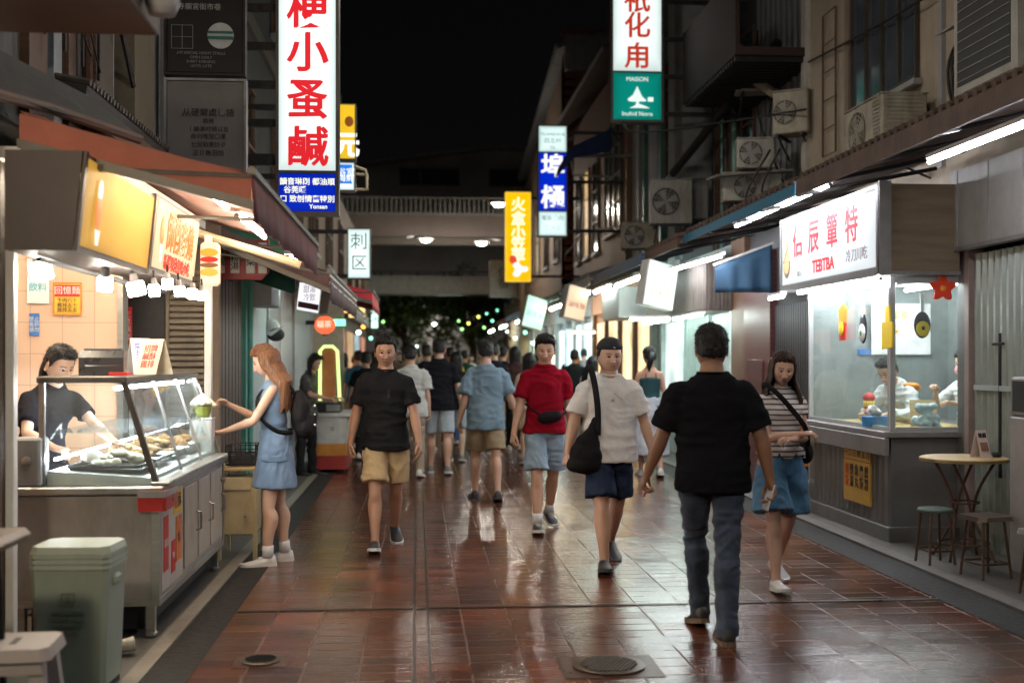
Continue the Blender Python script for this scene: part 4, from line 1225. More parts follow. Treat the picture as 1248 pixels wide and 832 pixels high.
def standee(x, y, z, w_, h, rz, label, face, ink, txt, lean=.08):
 t = thing('menu_card', label, 'menu card', (x, y, z), R(rz))
 m = MB(); m.quad((-w_ / 2, 0, 0), (w_ / 2, 0, 0), (w_ / 2, lean, h), (-w_ / 2, lean, h), .004); m.quad((w_ / 2, lean * 2, 0), (-w_ / 2, lean * 2, 0), (-w_ / 2, lean, h), (w_ / 2, lean, h), .004)
 m.build('card', face, t)
 n = len(txt.split('\n'))
 o = text(txt, h / (n + 1.2), (0, lean * .5 - .006, h * .5), X_, (0, lean, h), ink, t, depth=.001)
 return t
standee(-1.60, 6.95, ztop + .036, .15, .21, -25, 'cream price card standing on the glass case next to the till', mat('card_cream', (.75, .66, .5), .6), red_flat, '招牌\n鹹酥\n雞排')
standee(-1.68, 7.25, ztop + .036, .12, .22, 30, 'white card with blue and red print behind the cream card', mat('card_white', (.7, .7, .7), .6), mat('blue_print', (.03, .06, .4), .5), '菜單\n五十\n六十\n八十')
m = MB(); m.box((-1.66, 6.62, ztop + .046), (.10, .12, .016)); m.build('receipt_pad', red_flat, None, 'small red pad lying on the case beside the till', 'pad')
# box, cup and basket at the far end
t = thing('carton', 'white upright carton at the far end of the display counter', 'box', (-1.50, 8.22, .843))
m = MB(); m.box((0, 0, .12), (.15, .14, .24), bev=.006); m.build('body', white_p, t); m = MB(); m.box((0, 0, .245), (.156, .146, .01), bev=.002); m.build('lid', white_p, t)
t = thing('dessert_cup', 'green cup heaped with whipped cream and a white straw on the white carton', 'cup', (-1.50, 8.22, 1.094))
m = MB(); m.smooth = True; m.lathe([(.040, 0), (.052, .03), (.064, .075), (.068, .08)], n=24); m.build('cup', mat('matcha', (.30, .34, .06), .4, var=.25), t)
m = MB(); m.smooth = True
for k in range(46):
 a = k * .62; rr = .074 * (1 - k / 48); m.ball((rr * math.cos(a), rr * math.sin(a), .088 + .075 * k / 46), .026 * (1 - k / 90), 6, (1, 1, .8))
me = remesh(m, .006, 2); me.materials.append(mat('cream', (.72, .66, .48), .45, var=.1)); o = bpy.data.objects.new('whipped_cream', me); COL.objects.link(o); o.parent = t
m = MB(); m.tube([(.01, 0, .12), (-.03, .01, .235)], .006, 8); m.build('straw', white_p, t)
t = thing('side_stand', 'cream painted wooden stand at the end of the counter by the long haired woman', 'stand', (-1.34, 8.95, 0))
m = MB(); m.box((0, 0, .68), (.30, .46, .03), bev=.006); m.build('top', wood, t)
m = MB(); m.box((0, 0, .40), (.25, .40, .42), bev=.004); m.build('cabinet', mat('cream_wood', (.52, .43, .26), .5, var=.12, dirt=.4, bump=.1), t)
for sx in (-1, 1):
 for sy in (-1, 1):
  m = MB(); m.box((sx * .132, sy * .21, .332), (.03, .03, .664)); m.build('leg', MATS['cream_wood'], t)
m = MB(); m.box((0, -.206, .57), (.20, .012, .10), bev=.003); m.build('drawer', MATS['cream_wood'], t)
m = MB(); m.ball((.06, -.222, .33), .012, 6); m.build('knob', steel, t)
t = thing('wire_basket', 'black wire basket on the wooden stand at the counter end', 'basket', (-1.32, 8.9, .697))
m = MB()
for zz in (.01, .06, .11, .16): m.tube([(-.11, -.13, zz), (.11, -.13, zz), (.11, .13, zz), (-.11, .13, zz)], .004, 5, closed=True)
for k in range(7):
 x = -.11 + .22 * k / 6
 m.tube([(x, -.13, .16), (x, -.13, .01), (x, .13, .01), (x, .13, .16)], .003, 5); y = -.13 + .26 * k / 6; m.tube([(-.11, y, .16), (-.11, y, .01), (.11, y, .01), (.11, y, .16)], .003, 5)
m.build('basket_wire', iron, t)
m = MB(); m.box((0, 0, .05), (.18, .22, .08), bev=.01); m.build('liner', dark, t)
# ---- stall room behind the counter
def tiles_mat(name, col, joint, sx=.2, sz=.2, rough=.3):
 m, nt, b = _nodes(name); L = nt.links.new
 tc = N(nt, 'ShaderNodeTexCoord'); mp = N(nt, 'ShaderNodeMapping'); mp.inputs['Rotation'].default_value = (R(90), 0, 0); L(tc.outputs['Object'], mp.inputs[0])
 br = N(nt, 'ShaderNodeTexBrick'); br.offset = 0; br.inputs['Scale'].default_value = 1; br.inputs['Brick Width'].default_value = sx; br.inputs['Row Height'].default_value = sz; br.inputs['Mortar Size'].default_value = .003
 br.inputs['Color1'].default_value = (*col, 1); br.inputs['Color2'].default_value = (*[c * .93 for c in col], 1); br.inputs['Mortar'].default_value = (*joint, 1); br.inputs['Mortar Smooth'].default_value = .1
 L(mp.outputs[0], br.inputs['Vector']); L(br.outputs['Color'], b.inputs['Base Color']); b.inputs['Roughness'].default_value = rough
 bp = N(nt, 'ShaderNodeBump'); bp.inputs['Strength'].default_value = .3; bp.inputs['Distance'].default_value = -.003; L(br.outputs['Fac'], bp.inputs['Height']); L(bp.outputs[0], b.inputs['Normal'])
 MATS[name] = m; return m
peach = tiles_mat('peach_tiles', (.60, .42, .30), (.40, .27, .19), .22, .22)
t = thing('stall_room', 'peach tiled room of the brightly lit snack stall', 'stall', (-2.7, 7, 0))
def P_(mb, name, m, parent=None, o=Vector((-2.7, 7, 0))):
 mb.v = [tuple(Vector(v) - o) for v in mb.v]; return mb.build(name, m, parent or t)
m = MB(); m.bb(-3.5, -2.10, 8.30, 8.40, 0, 2.5); P_(m, 'tiled_wall', peach)
m = MB(); m.bb(-3.6, -3.5, 5.4, 8.4, 0, 2.5); P_(m, 'side_wall', peach)
m = MB(); m.bb(-3.6, -1.62, 5.9, 9.0, 2.5, 2.56); P_(m, 'ceiling_panel', white_p)
m = MB(); m.bb(-2.10, -2.06, 8.28, 8.42, 0, 2.5); P_(m, 'door_post', steel)
m = MB(); m.bb(-2.6, -1.97, 5.62, 5.80, 0, 2.45, bev=.01); P_(m, 'corner_pillar', mat('brown_tile', (.13, .085, .055), .4, var=.35, scale=9, bump=.4, stretch=(1, 1, 6), dirt=.4))
m = MB(); m.bb(-1.965, -1.925, 5.68, 5.74, 0, 2.2, bev=.004); P_(m, 'front_post', white_p)
m = MB(); m.bb(-1.53, -1.48, 8.45, 8.51, 0, 2.4, bev=.004); P_(m, 'front_post', white_p)
m = MB(); m.bb(-2.5, -1.55, 9.20, 9.30, 0, 2.6); P_(m, 'rear_wall', mat('brown_wall', (.16, .11, .08), .6, dirt=.5, bump=.2))
m = MB(); m.bb(-2.24, -1.96, 9.16, 9.198, 0, 2.2, bev=.004); P_(m, 'dark_door', dark)
m = MB()
for k in range(44): m.bb(-1.93, -1.66, 9.165, 9.195, .1 + k * .048, .1 + k * .048 + .034, bev=.004)
m.bb(-1.955, -1.93, 9.16, 9.199, .05, 2.25); m.bb(-1.66, -1.635, 9.16, 9.199, .05, 2.25); P_(m, 'louvred_shutter', mat('old_shutter', (.20, .165, .12), .55, dirt=.6, bump=.2))
def poster(px0, px1, y0, y1, Y, base, label, lines, frame=None, rz=0):
 A = at(px0, y0, Y); B = at(px1, y1, Y); cx = (A.x + B.x) / 2; W = B.x - A.x; H = A.z - B.z
 t = thing('wall_poster', label, 'poster', (cx, Y, B.z), rz)
 m = MB(); m.bb(-W / 2, W / 2, -.008, 0, 0, H, bev=.002); m.build('board', base, t)
 if frame: m = MB(); [m.bb(*q) for q in ((-W / 2, W / 2, -.014, -.0085, 0, .012), (-W / 2, W / 2, -.014, -.0085, H - .012, H), (-W / 2, -W / 2 + .012, -.014, -.0085, .012, H - .012), (W / 2 - .012, W / 2, -.014, -.0085, .012, H - .012))]; m.build('frame', frame, t)
 for (tx, fz, sz, ink) in lines: text(tx, sz * H, (0, -.009, fz * H), X_, Z_, ink, t, depth=.0015)
 return t, W, H
tp, W_, H_ = poster(65, 100, 344, 384, 8.295, yel_flat, 'orange framed menu with a red band on the peach tiled wall', [('回憶麵', .74, .26, wht_flat), ('牛肉六十\n豬排五十\n雞排五五', .30, .15, wood_d)], mat('orange_frame', (.5, .2, .04), .4))
m = MB(); m.bb(-W_ / 2 + .013, W_ / 2 - .013, -.0105, -.0082, H_ * .56, H_ * .92); m.build('red_band', red_flat, tp)
for c in tp.children:
 if c.name.startswith('lettering'): c.location.y = -.003
poster(36, 48, 382, 409, 8.295, mat('blue_board', (.03, .14, .42), .4), 'blue notice on the tiled wall beside the pillar', [('禁止\n吸菸\n請勿', .5, .24, wht_flat)])
poster(33, 60, 315, 370, 8.29, mat('pale_board', (.6, .68, .68), .4), 'pale price board on the tiled wall behind the first spot lamp', [('冰品', .6, .2, mat('cyan_print', (.05, .35, .45), .5)), ('飲料', .35, .2, mat('cyan_print', (0, 0, 0), .5))])
poster(150, 161, 336, 364, 8.9, red_flat, 'upper of two red banners behind the stall beside the dark door', [('福', .5, .4, wht_flat)])
poster(150, 161, 374, 420, 8.9, red_flat, 'lower of two red banners behind the stall beside the dark door', [('生\n意\n興\n隆', .5, .2, wht_flat)])
# ---- fascia light boxes above the counter (plane x=-1.5)
t = thing('fascia_sign', 'yellow light box with an ice cream picture above the near end of the counter', 'sign', (-1.5, 5.9, 1.98))
house = mat('box_housing', (.075, .06, .055), .5, .2, var=.15, dirt=.3)
m = MB(); m.extr([(-.30, 0), (-.012, 0), (.032, .44), (-.30, .44)], 'y', -.70, .70); m.build('housing', house, t)
m = MB(); m.quad((-.008, -.66, .03), (-.008, .66, .03), (.033, .66, .42), (.033, -.66, .42), .006); m.build('lit_panel', backlit('yellow_face', (.95, .52, .08), .62, edge=.45, axis=(1, 2)), t)
m = MB()
for (a, b) in ((-.70, -.665), (.665, .70)): m.quad((-.004, a, 0), (-.004, b, 0), (.040, b, .44), (.040, a, .44), .012)
m.build('frame', house, t)
m = MB(); m.extr([(-.045, .12), (-.022, .05), (.022, .05), (.045, .12)], 'x', 0, .002); m.v = [(.010 + z * .09, y - .42, z) for x, y, z in m.v]; m.build('cone_picture', emis('pic_white', (1, .85, .7), 1.1), t)
m = MB(); m.ball((0, -.42, .20), .05, 8, (.06, 1, 1.7)); m.v = [(.008 + z * .095 + x, y, z) for x, y, z in m.v]; m.build('scoop_picture', emis('pic_orange', (.9, .25, .05), .8), t)
m = MB(); m.ball((0, -.42, .30), .038, 8, (.06, 1, 1.4)); m.v = [(.008 + z * .095 + x, y, z) for x, y, z in m.v]; m.build('cream_picture', MATS['pic_white'], t)
t = thing('fascia_sign', 'cream light box lettered in orange over the middle of the counter', 'sign', (-1.5, 7.25, 2.0))
m = MB(); m.extr([(-.28, 0), (-.012, 0), (.032, .44), (-.28, .44)], 'y', -.60, .68); m.build('housing', house, t)
m = MB(); m.quad((-.008, -.57, .03), (-.008, .65, .03), (.033, .65, .42), (.033, -.57, .42), .006); m.build('lit_panel', backlit('cream_face', (1, .76, .50), .68, edge=.35, axis=(1, 2)), t)
nrm = (.104, 0, .99)
ot = emis('orange_film', (.85, .20, .0), .6)
def ft(tx, size, y, z, mm, sx=1.0, off=0): return text(tx, size, (.002 + z * .1, y, z), (0, 1, 0), nrm, mm, t, depth=.0015, sx=sx, off=off)
ft('師蘭麥燒', .235, .10, .24, ot, .85, .004); ft('新鮮現做美味小吃', .095, .06, .075, emis('red_film2', (.9, .06, .03), .8), 1.0, .002)
m = MB(); m.ball((0, 0, 0), 1, 8, (.004, .05, .085)); m.v = [(.002 + (z + .25) * .1 + x, y - .42, z + .25) for x, y, z in m.v]; m.build('snack_picture', emis('pic_orange', (0, 0, 0), 1), t)
m = MB(); m.extr([(-.038, .17), (-.02, .07), (.02, .07), (.038, .17)], 'x', 0, .002); m.v = [(.004 + z * .1, y - .42, z) for x, y, z in m.v]; m.build('wrapper_picture', MATS['pic_white'], t)
t = thing('cup_sign', 'small upright light box with a layered burger picture at the far end of the fascia', 'sign', (-1.47, 8.36, 1.99))
m = MB(); m.box((0, 0, .19), (.13, .10, .31), bev=.02); m.build('housing', emis('cup_face', (1, .78, .55), .7), t)
for (z, h, c) in ((.27, .05, (.85, .35, .04)), (.22, .035, (.75, .03, .02)), (.18, .03, (.25, .1, .03)), (.13, .05, (.85, .4, .06))):
 m = MB(); m.ball((0, -.052, z), 1, 7, (.065, .004, h * .6)); m.build('burger_picture', emis('brg%d' % int(z * 100), c, .8), t)
# ---- spot lamps below the fascia
t0 = None
names = ['first spot lamp beside the pillar post', 'second spot lamp from the pillar', 'third spot lamp from the pillar, the biggest in view', 'fourth spot lamp from the pillar', 'fifth spot lamp from the pillar', 'sixth spot lamp from the pillar', 'seventh spot lamp, second from the far white post', 'last spot lamp, next to the far white post']
mb = MB(); mb.bb(-1.76, -1.74, 5.5, 8.3, 1.955, 1.975); mb.build('lamp_track', dark, None, 'dark lamp track under the fascia signs', 'track')
spots = [(50, 330, 5.9), (128, 346, 6.15), (166, 352, 6.35), (188, 354, 6.7), (204, 346, 7.0), (219, 355, 7.3), (234, 358, 7.7), (247, 360, 8.1)]
for i, (px, py, Y) in enumerate(spots):
 p = at(px, py, Y)
 if t0 is None:
  t0 = thing('spot_lamp', '', 'lamp', p, group='spot lamps under the stall fascia')
  m = MB(); m.smooth = True; m.lathe([(.022, .10), (.030, .045), (.044, .042)], n=16); m.build('socket', grey_p, t0)
  m = MB(); m.box((0, 0, 0), (.088, .080, .088), bev=.008); m.build('bulb', emis('spot_face', (1, .90, .76), 42), t0)
  m = MB(); m.tube([(0, 0, .10), (0, 0, .16)], .010, 8); m.build('stem', dark, t0)
  o = t0
 else: o = copy_tree(t0, loc=p)
 o['label'] = names[i] + ' under the fascia signs'; o.rotation_euler = (R(random.uniform(-10, 10)), R(random.uniform(-14, 6)), R(random.uniform(-20, 20)))
 o.scale = (1, 1, 1) if i == 0 else ((.85, .85, .85) if i < 3 else (.66, .66, .72))
# ---- bin, stool, table edge, litter
t = thing('litter_bin', 'pale green plastic bin with a lid in front of the counter', 'bin', ((at(28, 700, 5.3).x + at(135, 700, 5.3).x) / 2 + .02, 5.42, 0), R(-3)); t.scale = (.86, .86, 1)
grn = mat('bin_green', (.31, .37, .30), .42, var=.07, scale=3, bump=.05, dirt=.22)
def frustum(mb, w0, d0, w1, d1, z0, z1, ch=.03):
 vs = []
 for (w_, d_, z) in ((w0, d0, z0), (w1, d1, z1)):
  a, b = w_ / 2, d_ / 2
  vs += [(-a + ch, -b, z), (a - ch, -b, z), (a, -b + ch, z), (a, b - ch, z), (a - ch, b, z), (-a + ch, b, z), (-a, b - ch, z), (-a, -b + ch, z)]
 mb.add(vs, [tuple(range(7, -1, -1)), tuple(range(8, 16))] + [(i, (i + 1) % 8, 8 + (i + 1) % 8, 8 + i) for i in range(8)])
m = MB(); frustum(m, .36, .30, .40, .34, .035, .56, .025); m.build('body', grn, t)
m = MB(); frustum(m, .35, .29, .35, .29, 0, .034, .02); m.build('foot', dark, t)
m = MB()
for z in (.562, .587, .612): frustum(m, .415, .355, .415, .355, z, z + .018, .03)
frustum(m, .40, .34, .40, .34, .562, .63, .03); frustum(m, .42, .36, .40, .34, .631, .662, .045); m.build('lid', mat('bin_lid', (.40, .46, .38), .38, var=.08, dirt=.2), t)
m = MB(); m.box((.20, -.02, .50), (.035, .10, .05), bev=.012); m.build('handle', grn, t)
ik = mat('bin_ink', (.21, .275, .20), .6)
m = MB()
for q in ((-.03, .03, .455, .46), (-.03, .03, .40, .405)): m.bb(q[0], q[1], -.1785, -.171, q[2], q[3])
for q in ((-.035, -.03), (.03, .035)): m.bb(q[0], q[1], -.1785, -.171, .40, .46)
m.bb(-.012, .012, -.1785, -.171, .415, .445); m.build('printed_mark', ik, t)
text('請勿丟棄熱湯廚餘\n資源回收請分類投入\n謝謝您的合作配合\n垃圾不落地', .021, (0, -.178, .325), X_, (0, -.037, 1), ik, t, depth=.003, line=1.4)
t = thing('plastic_stool', 'pale plastic stool at the bottom left corner in front of the bin', 'stool', (-1.50, 4.45, 0), R(4))
sp_ = mat('stool_plastic', (.40, .36, .34), .4, var=.07, scale=4, dirt=.2)
m = MB(); frustum(m, .31, .31, .285, .285, .40, .445, .03); m.build('seat', sp_, t)
m = MB(); m.bb(-.012, .012, -.05, .05, .4455, .447); m.build('seat_slot', dark, t)
for sx in (-1, 1):
 for sy in (-1, 1):
  m = MB(); b0 = Vector((sx * .165, sy * .165, 0)); b1 = Vector((sx * .125, sy * .125, .40)); u = Vector((-sx * .055, 0, 0)); v = Vector((0, -sy * .055, 0))
  m.add([b0, b0 + u * .7, b0 + u * .7 + v * .7, b0 + v * .7, b1, b1 + u, b1 + u + v, b1 + v], [(0, 1, 2, 3), (4, 5, 6, 7), (0, 1, 5, 4), (1, 2, 6, 5), (2, 3, 7, 6), (3, 0, 4, 7)]); m.build('leg', sp_, t)
for q in (((-.15, -.135), (.15, -.135)), ((-.15, .135), (.15, .135))):
 m = MB(); m.quad((q[0][0] + .02, q[0][1], .35), (q[1][0] - .02, q[1][1], .35), (q[1][0] - .03, q[1][1] * .95, .40), (q[0][0] + .03, q[0][1] * .95, .40), .008); m.build('apron', sp_, t)
t = thing('side_table', 'edge of a brown topped table in the near left corner', 'table', (-1.88, 4.30, 0))
m = MB(); m.box((0, 0, .83), (.80, .55, .05), bev=.02); m.build('table_top', mat('brown_top', (.20, .15, .11), .35, var=.15), t)
for sx in (-1, 1):
 for sy in (-1, 1): m = MB(); m.tube([(sx * .33, sy * .2, 0), (sx * .3, sy * .18, .80)], .014, 8); m.build('leg', iron, t)
m = MB(); m.smooth = True; m.lathe([(.028, 0), (.038, .09), (.040, .093)], n=14, M=Matrix.Rotation(R(84), 3, 'Y')); m.v = [(x, y + .01 * math.sin(x * 60), z + .04) for x, y, z in m.v]
o = m.build('paper_cup', pap, None, 'crumpled paper cup lying on the ground by the counter leg', 'litter'); o.location = (-1.52, 5.95, .01); o.rotation_euler = (0, 0, R(20))
# ---- awnings
red_cl = mat('red_awning_cloth', (.42, .165, .11), .75, var=.2, scale=3, bump=.2, bscale=40, sheen=.1)
def translucent(m, amt=.35, col=(.8, .2, .08)):
 nt = m.node_tree; b = nt.nodes['Principled BSDF']; o = [n for n in nt.nodes if n.type == 'OUTPUT_MATERIAL'][0]
 tr = N(nt, 'ShaderNodeBsdfTranslucent'); tr.inputs[0].default_value = (*col, 1); mx = N(nt, 'ShaderNodeMixShader'); mx.inputs[0].default_value = amt
 nt.links.new(b.outputs[0], mx.inputs[1]); nt.links.new(tr.outputs[0], mx.inputs[2]); nt.links.new(mx.outputs[0], o.inputs[0])
translucent(red_cl, .22, (.75, .26, .14))
bar_m = mat('awning_bar', (.14, .13, .11), .5, .4, var=.2, dirt=.3)
def awning(label, Y0, Y1, xw, xf, zw, zf, cloth_m, drop=.14, far=True, flap_m=None, seg=14, scallop=.0, sag=.03, group=None, front_m=None):
 """sloping cloth from the wall (xw, zw) out to a front bar (xf, zf), with side flaps and a hanging front valance"""
 t = thing('awning', label, 'awning', (xf, Y0, zf), group=group)
 n = 10; mY = max(2, int((Y1 - Y0) / .35)); vs = []; fs = []
 for j in range(mY + 1):
  y = (Y1 - Y0) * j / mY
  for i in range(n + 1):
   s_ = i / n; x = (xw - xf) * (1 - s_); z = (zw - zf) * (1 - s_) - sag * math.sin(PI * s_) * (1 + .3 * math.sin(j * 1.7)) + .006 * math.sin(j * 2.3 + i)
   vs.append((x, y, z))
 for j in range(mY):
  for i in range(n): fs.append((j * (n + 1) + i, j * (n + 1) + i + 1, (j + 1) * (n + 1) + i + 1, (j + 1) * (n + 1) + i))
 m = MB(); m.smooth = True; m.add(vs, fs); o = m.build('canopy_cloth', cloth_m, t)
 md = o.modifiers.new('s', 'SOLIDIFY'); md.thickness = .004
 for yy, nm in ((0, 'near'), (Y1 - Y0, 'far'))[:1 + far]:
  m = MB(); m.quad((xw - xf, yy, zw - zf - drop), (0, yy, -drop), (0, yy, -.01), (xw - xf, yy, zw - zf - .01), .004); m.build('side_flap', flap_m or cloth_m, t)
  m = MB(); m.quad((xw - xf, yy - .012, zw - zf - drop - .045), (.01, yy - .012, -drop - .045), (.01, yy - .012, -drop), (xw - xf, yy - .012, zw - zf - drop), .025); m.build('side_bar', bar_m, t)
 m = MB(); vs = []; fs = []; mm = max(8, int((Y1 - Y0) / .06))
 for j in range(mm + 1):
  y = (Y1 - Y0) * j / mm; d = .012 * math.sin(y * 9) + .006 * math.sin(y * 23)
  vs += [(0, y, .0), (d * .5 + .005, y, -drop * .9), (d + .008, y, -drop * 1.75 * (1 + scallop * abs(math.sin(y * 8))))]
 for j in range(mm):
  for i in range(2): fs.append((j * 3 + i, j * 3 + i + 1, (j + 1) * 3 + i + 1, (j + 1) * 3 + i))
 m.smooth = True; m.add(vs, fs); o = m.build('front_valance', front_m or flap_m or cloth_m, t); o.modifiers.new('s', 'SOLIDIFY').thickness = .004
 m = MB(); m.tube([(0, 0, .012), (0, Y1 - Y0, .012)], .022, 8); m.build('front_bar', bar_m, t)
 for k in range(max(2, int((Y1 - Y0) / 1.4)) + 1):
  y = (Y1 - Y0) * k / max(2, int((Y1 - Y0) / 1.4)); m = MB(); m.tube([(xw - xf, y, zw - zf - .25), (0, y, -.015)], .012, 6); m.build('arm', bar_m, t)
 return t
maroon = mat('maroon_cloth', (.13, .028, .028), .75, var=.2, scale=5, bump=.25)
awning('red cloth awning glowing over the snack counter', 5.45, 8.95, -1.82, -.77, 2.64, 2.37, red_cl, .13, flap_m=red_cl, far=False, front_m=maroon)
awning('dark striped awning beyond the red one', 9.3, 13.4, -1.7, -.70, 2.62, 2.20, mat('dark_stripe', (.07, .035, .035), .7, var=.4), .13, flap_m=mat('dark_stripe2', (.10, .05, .05), .7, var=.3))
m = MB(); m.bb(-.705, -.69, 9.3, 13.4, 2.165, 2.185); m.bb(-.705, -.69, 9.3, 13.4, 2.11, 2.125); m.build('awning_trim', white_p, None, 'pale piping along the striped awning edge', 'trim')
awning('small bright red awning tip at the end of the striped awning', 14.2, 16.6, -1.5, -.55, 2.6, 2.34, mat('bright_red_cloth', (.6, .03, .05), .6), .12)
# tubes under the red awning
tube_lamp((-1.15, 5.75, 2.42), (-1.15, 7.1, 2.42), 'near warm tube lamp under the red awning', TUBE_W, group='tubes under the red awning')
tube_lamp((-1.12, 7.3, 2.40), (-1.12, 8.6, 2.40), 'far warm tube lamp under the red awning', TUBE_W, group='tubes under the red awning')
tube_lamp((-1.05, 9.5, 2.34), (-1.05, 10.6, 2.34), 'tube lamp under the near end of the striped awning', TUBE_W, group='tubes under the striped awning')
tube_lamp((-.95, 12.0, 2.28), (-.95, 13.0, 2.28), 'tube lamp under the far end of the striped awning', TUBE_G, group='tubes under the striped awning')
m = MB(); m.tube([(-1.72, 8.5, 2.46), (-.86, 8.62, 2.20)], .03, 8); m.build('awning_roller', mat('cream_tube', (.55, .45, .3), .5), None, 'cream awning roller pole above the red banner', 'pole')
# ---- eave roof and canopy in the top left
t = thing('lean_to_roof', 'dark corrugated lean-to roof above the red awning', 'roof', (-1.9, 6.8, 3.0))
m = MB(); m.quad((-3.4, 0, .60), (.0, 0, .03), (0, 2.2, .03), (-3.4, 2.2, .60), .05); m.build('roof_sheet', mat('roof_dark', (.05, .045, .04), .7, var=.4, bump=.5, dirt=.5), t)
m = MB()
for k in range(29): m.tube([(-3.3, .03 + k * .075, .67), (.02, .03 + k * .075, .10)], .022, 6)
m.build('corrugation', mat('roof_rib', (.10, .085, .07), .6, .2, var=.5, dirt=.5), t)
m = MB(); m.bb(-.03, .0, 0, 2.2, -.10, .03); m.build('fascia_board', mat('fascia_brown', (.16, .10, .06), .6, var=.3, dirt=.4), t)
for k in range(3): m = MB(); m.tube([(-1.6, .1 + k * .95, .12), (-.02, .1 + k * .95, -.08)], .03, 6); m.build('rafter', wood_d, t)
t = thing('canopy_beam', 'boxed beam of a canopy crossing the top left corner', 'canopy', (-1.9, 4.6, 2.85))
m = MB(); m.bb(-2.4, .83, -.3, .3, .0, .30, bev=.006); m.build('beam', mat('beam_brown', (.14, .10, .075), .55, var=.15, dirt=.3), t)
m = MB(); m.bb(-2.4, .83, -.315, -.302, -.012, .04); m.build('beam_edge', mat('beam_edge', (.36, .26, .17), .5), t)
m = MB(); m.smooth = True; m.lathe([(.05, 0), (.07, .05), (.07, .3)], (.905, 0, 0), 16); m.build('end_cap', mat('frosted', (.3, .3, .3), .3), t)
t = thing('grey_hood', 'grey sheet hood at the left edge beside the awning', 'hood', (-1.98, 5.3, 2.36))
m = MB(); m.extr([(-.6, .0), (-.05, .0), (-.02, .05), (-.06, .40), (-.6, .52)], 'y', -.25, .25); m.build('hood_sheet', grey_p, t)
m = MB(); m.ball((.06, 0, .14), .06, 8); m.tube([(0, 0, .14), (.06, 0, .14)], .03, 8); m.build('rope_roll', mat('beige_cloth', (.4, .33, .25), .8), t)
t = thing('roof_sheet', 'dark sagging roof sheet over the near end of the red awning', 'roof sheet', (0, 0, 0))
m = MB(); m.quad(at(-60, 30, 5.4), at(117, 122, 6.75), at(168, 166, 6.85), at(-60, 96, 5.3), .04); m.build('sheet', MATS['roof_dark'], t)
m = MB(); m.tube([at(-60, 100, 5.25), at(60, 132, 6.1), at(170, 170, 6.8)], .03, 8); m.build('batten', wood_d, t)
# upper facade on the left (plane x=-2.1)
t = thing('left_building', 'dim plastered building with tall windows and pipes above the lean-to roof', 'building', (-2.1, 5.0, 0))
def LB(mb, name, m): mb.v = [(x + 2.1, y - 5.0, z) for x, y, z in mb.v]; return mb.build(name, m, t)
plast = mat('plaster_grey', (.11, .108, .10), .75, var=.25, scale=3, bump=.35, dirt=.8)
plast2 = mat('plaster_olive', (.11, .095, .072), .7, var=.25, scale=3, bump=.35, dirt=.7)
m = MB(); m.bb(-5, -2.12, 4.0, 9.15, 2.75, 8); LB(m, 'wall', plast)
for (y0, y1, mm, d) in ((6.35, 6.65, wood_d, .05), (6.8, 6.95, mat('pale_strip', (.30, .33, .35), .5), .04), (7.05, 7.2, wood_d, .05), (7.5, 7.9, plast2, .09), (8.0, 8.12, mat('pale_strip', (0, 0, 0), .5), .04), (8.2, 8.8, mat('olive_tile', (.17, .145, .10), .45, var=.2, bump=.5, bscale=25), .16), (8.85, 8.98, mat('pale_strip', (0, 0, 0), .5), .10), (9.0, 9.14, dark, .05)):
 m = MB(); m.bb(-2.12, -2.12 + d, y0, y1, 2.8, 7.9); LB(m, 'pilaster', mm)
for (y0, y1) in ((5.4, 6.3), (7.22, 7.48)):
 f = window(t, -1, -2.118 + 2.1, y0 - 5, y1 - 5, 3.9, 5.4, 3, 2)
for k in range(5):
 m = MB(); m.bb(-2.0, -1.985, 6.0 + k * .35, 6.02 + k * .35, 3.25, 4.6); LB(m, 'balcony_bar', iron)
m = MB(); m.tube([(-1.98, 5.4, 4.05), (-1.98, 8.0, 4.05)], .012, 6); m.tube([(-1.99, 6.5, 5.0), (-1.97, 8.2, 3.4)], .018, 6); LB(m, 'rail', iron)
m = MB(); m.tube([(-2.03, 7.3, 2.9), (-2.03, 7.3, 7)], .03, 8); m.tube([(-2.03, 7.42, 2.9), (-2.03, 7.42, 7)], .02, 8); LB(m, 'pipe', rust)
cables('electric_cable', 'loose black cable sagging across the upper left wall', [[(-2.0, 5.2, 4.3), (-2.0, 6.2, 3.9), (-1.98, 7.2, 3.35)], [(-2.0, 5.2, 4.5), (-1.96, 6.4, 4.0), (-1.98, 7.4, 3.3)]], .006, 'cables on the left wall')
# dark building behind the signs
t = thing('dark_building', 'dark unlit building mass behind the tall red lettered sign', 'building', (-2.1, 9.4, 0))
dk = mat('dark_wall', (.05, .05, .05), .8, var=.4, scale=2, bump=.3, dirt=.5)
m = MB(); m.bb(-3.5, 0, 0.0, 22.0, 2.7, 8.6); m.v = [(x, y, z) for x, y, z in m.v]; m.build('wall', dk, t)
m = MB(); m.bb(0, .06, .0, 22, 5.6, 5.8); m.bb(0, .06, 0, 22, 8.3, 8.6); m.build('string_course', plast2, t)
for k in range(6):
 window(t, -1, 0, 1.0 + k * 3.2, 2.3 + k * 3.2, 3.4, 4.9, 2, 2); window(t, -1, 0, 1.0 + k * 3.2, 2.3 + k * 3.2, 6.2, 7.7, 2, 2)
m = MB(); corrug(m, 'y', .1, 2.6, 2.8, 8.2, .02, .16, .05); m.build('metal_cladding', mat('clad_grey', (.19, .19, .185), .5, .3, dirt=.5), t)
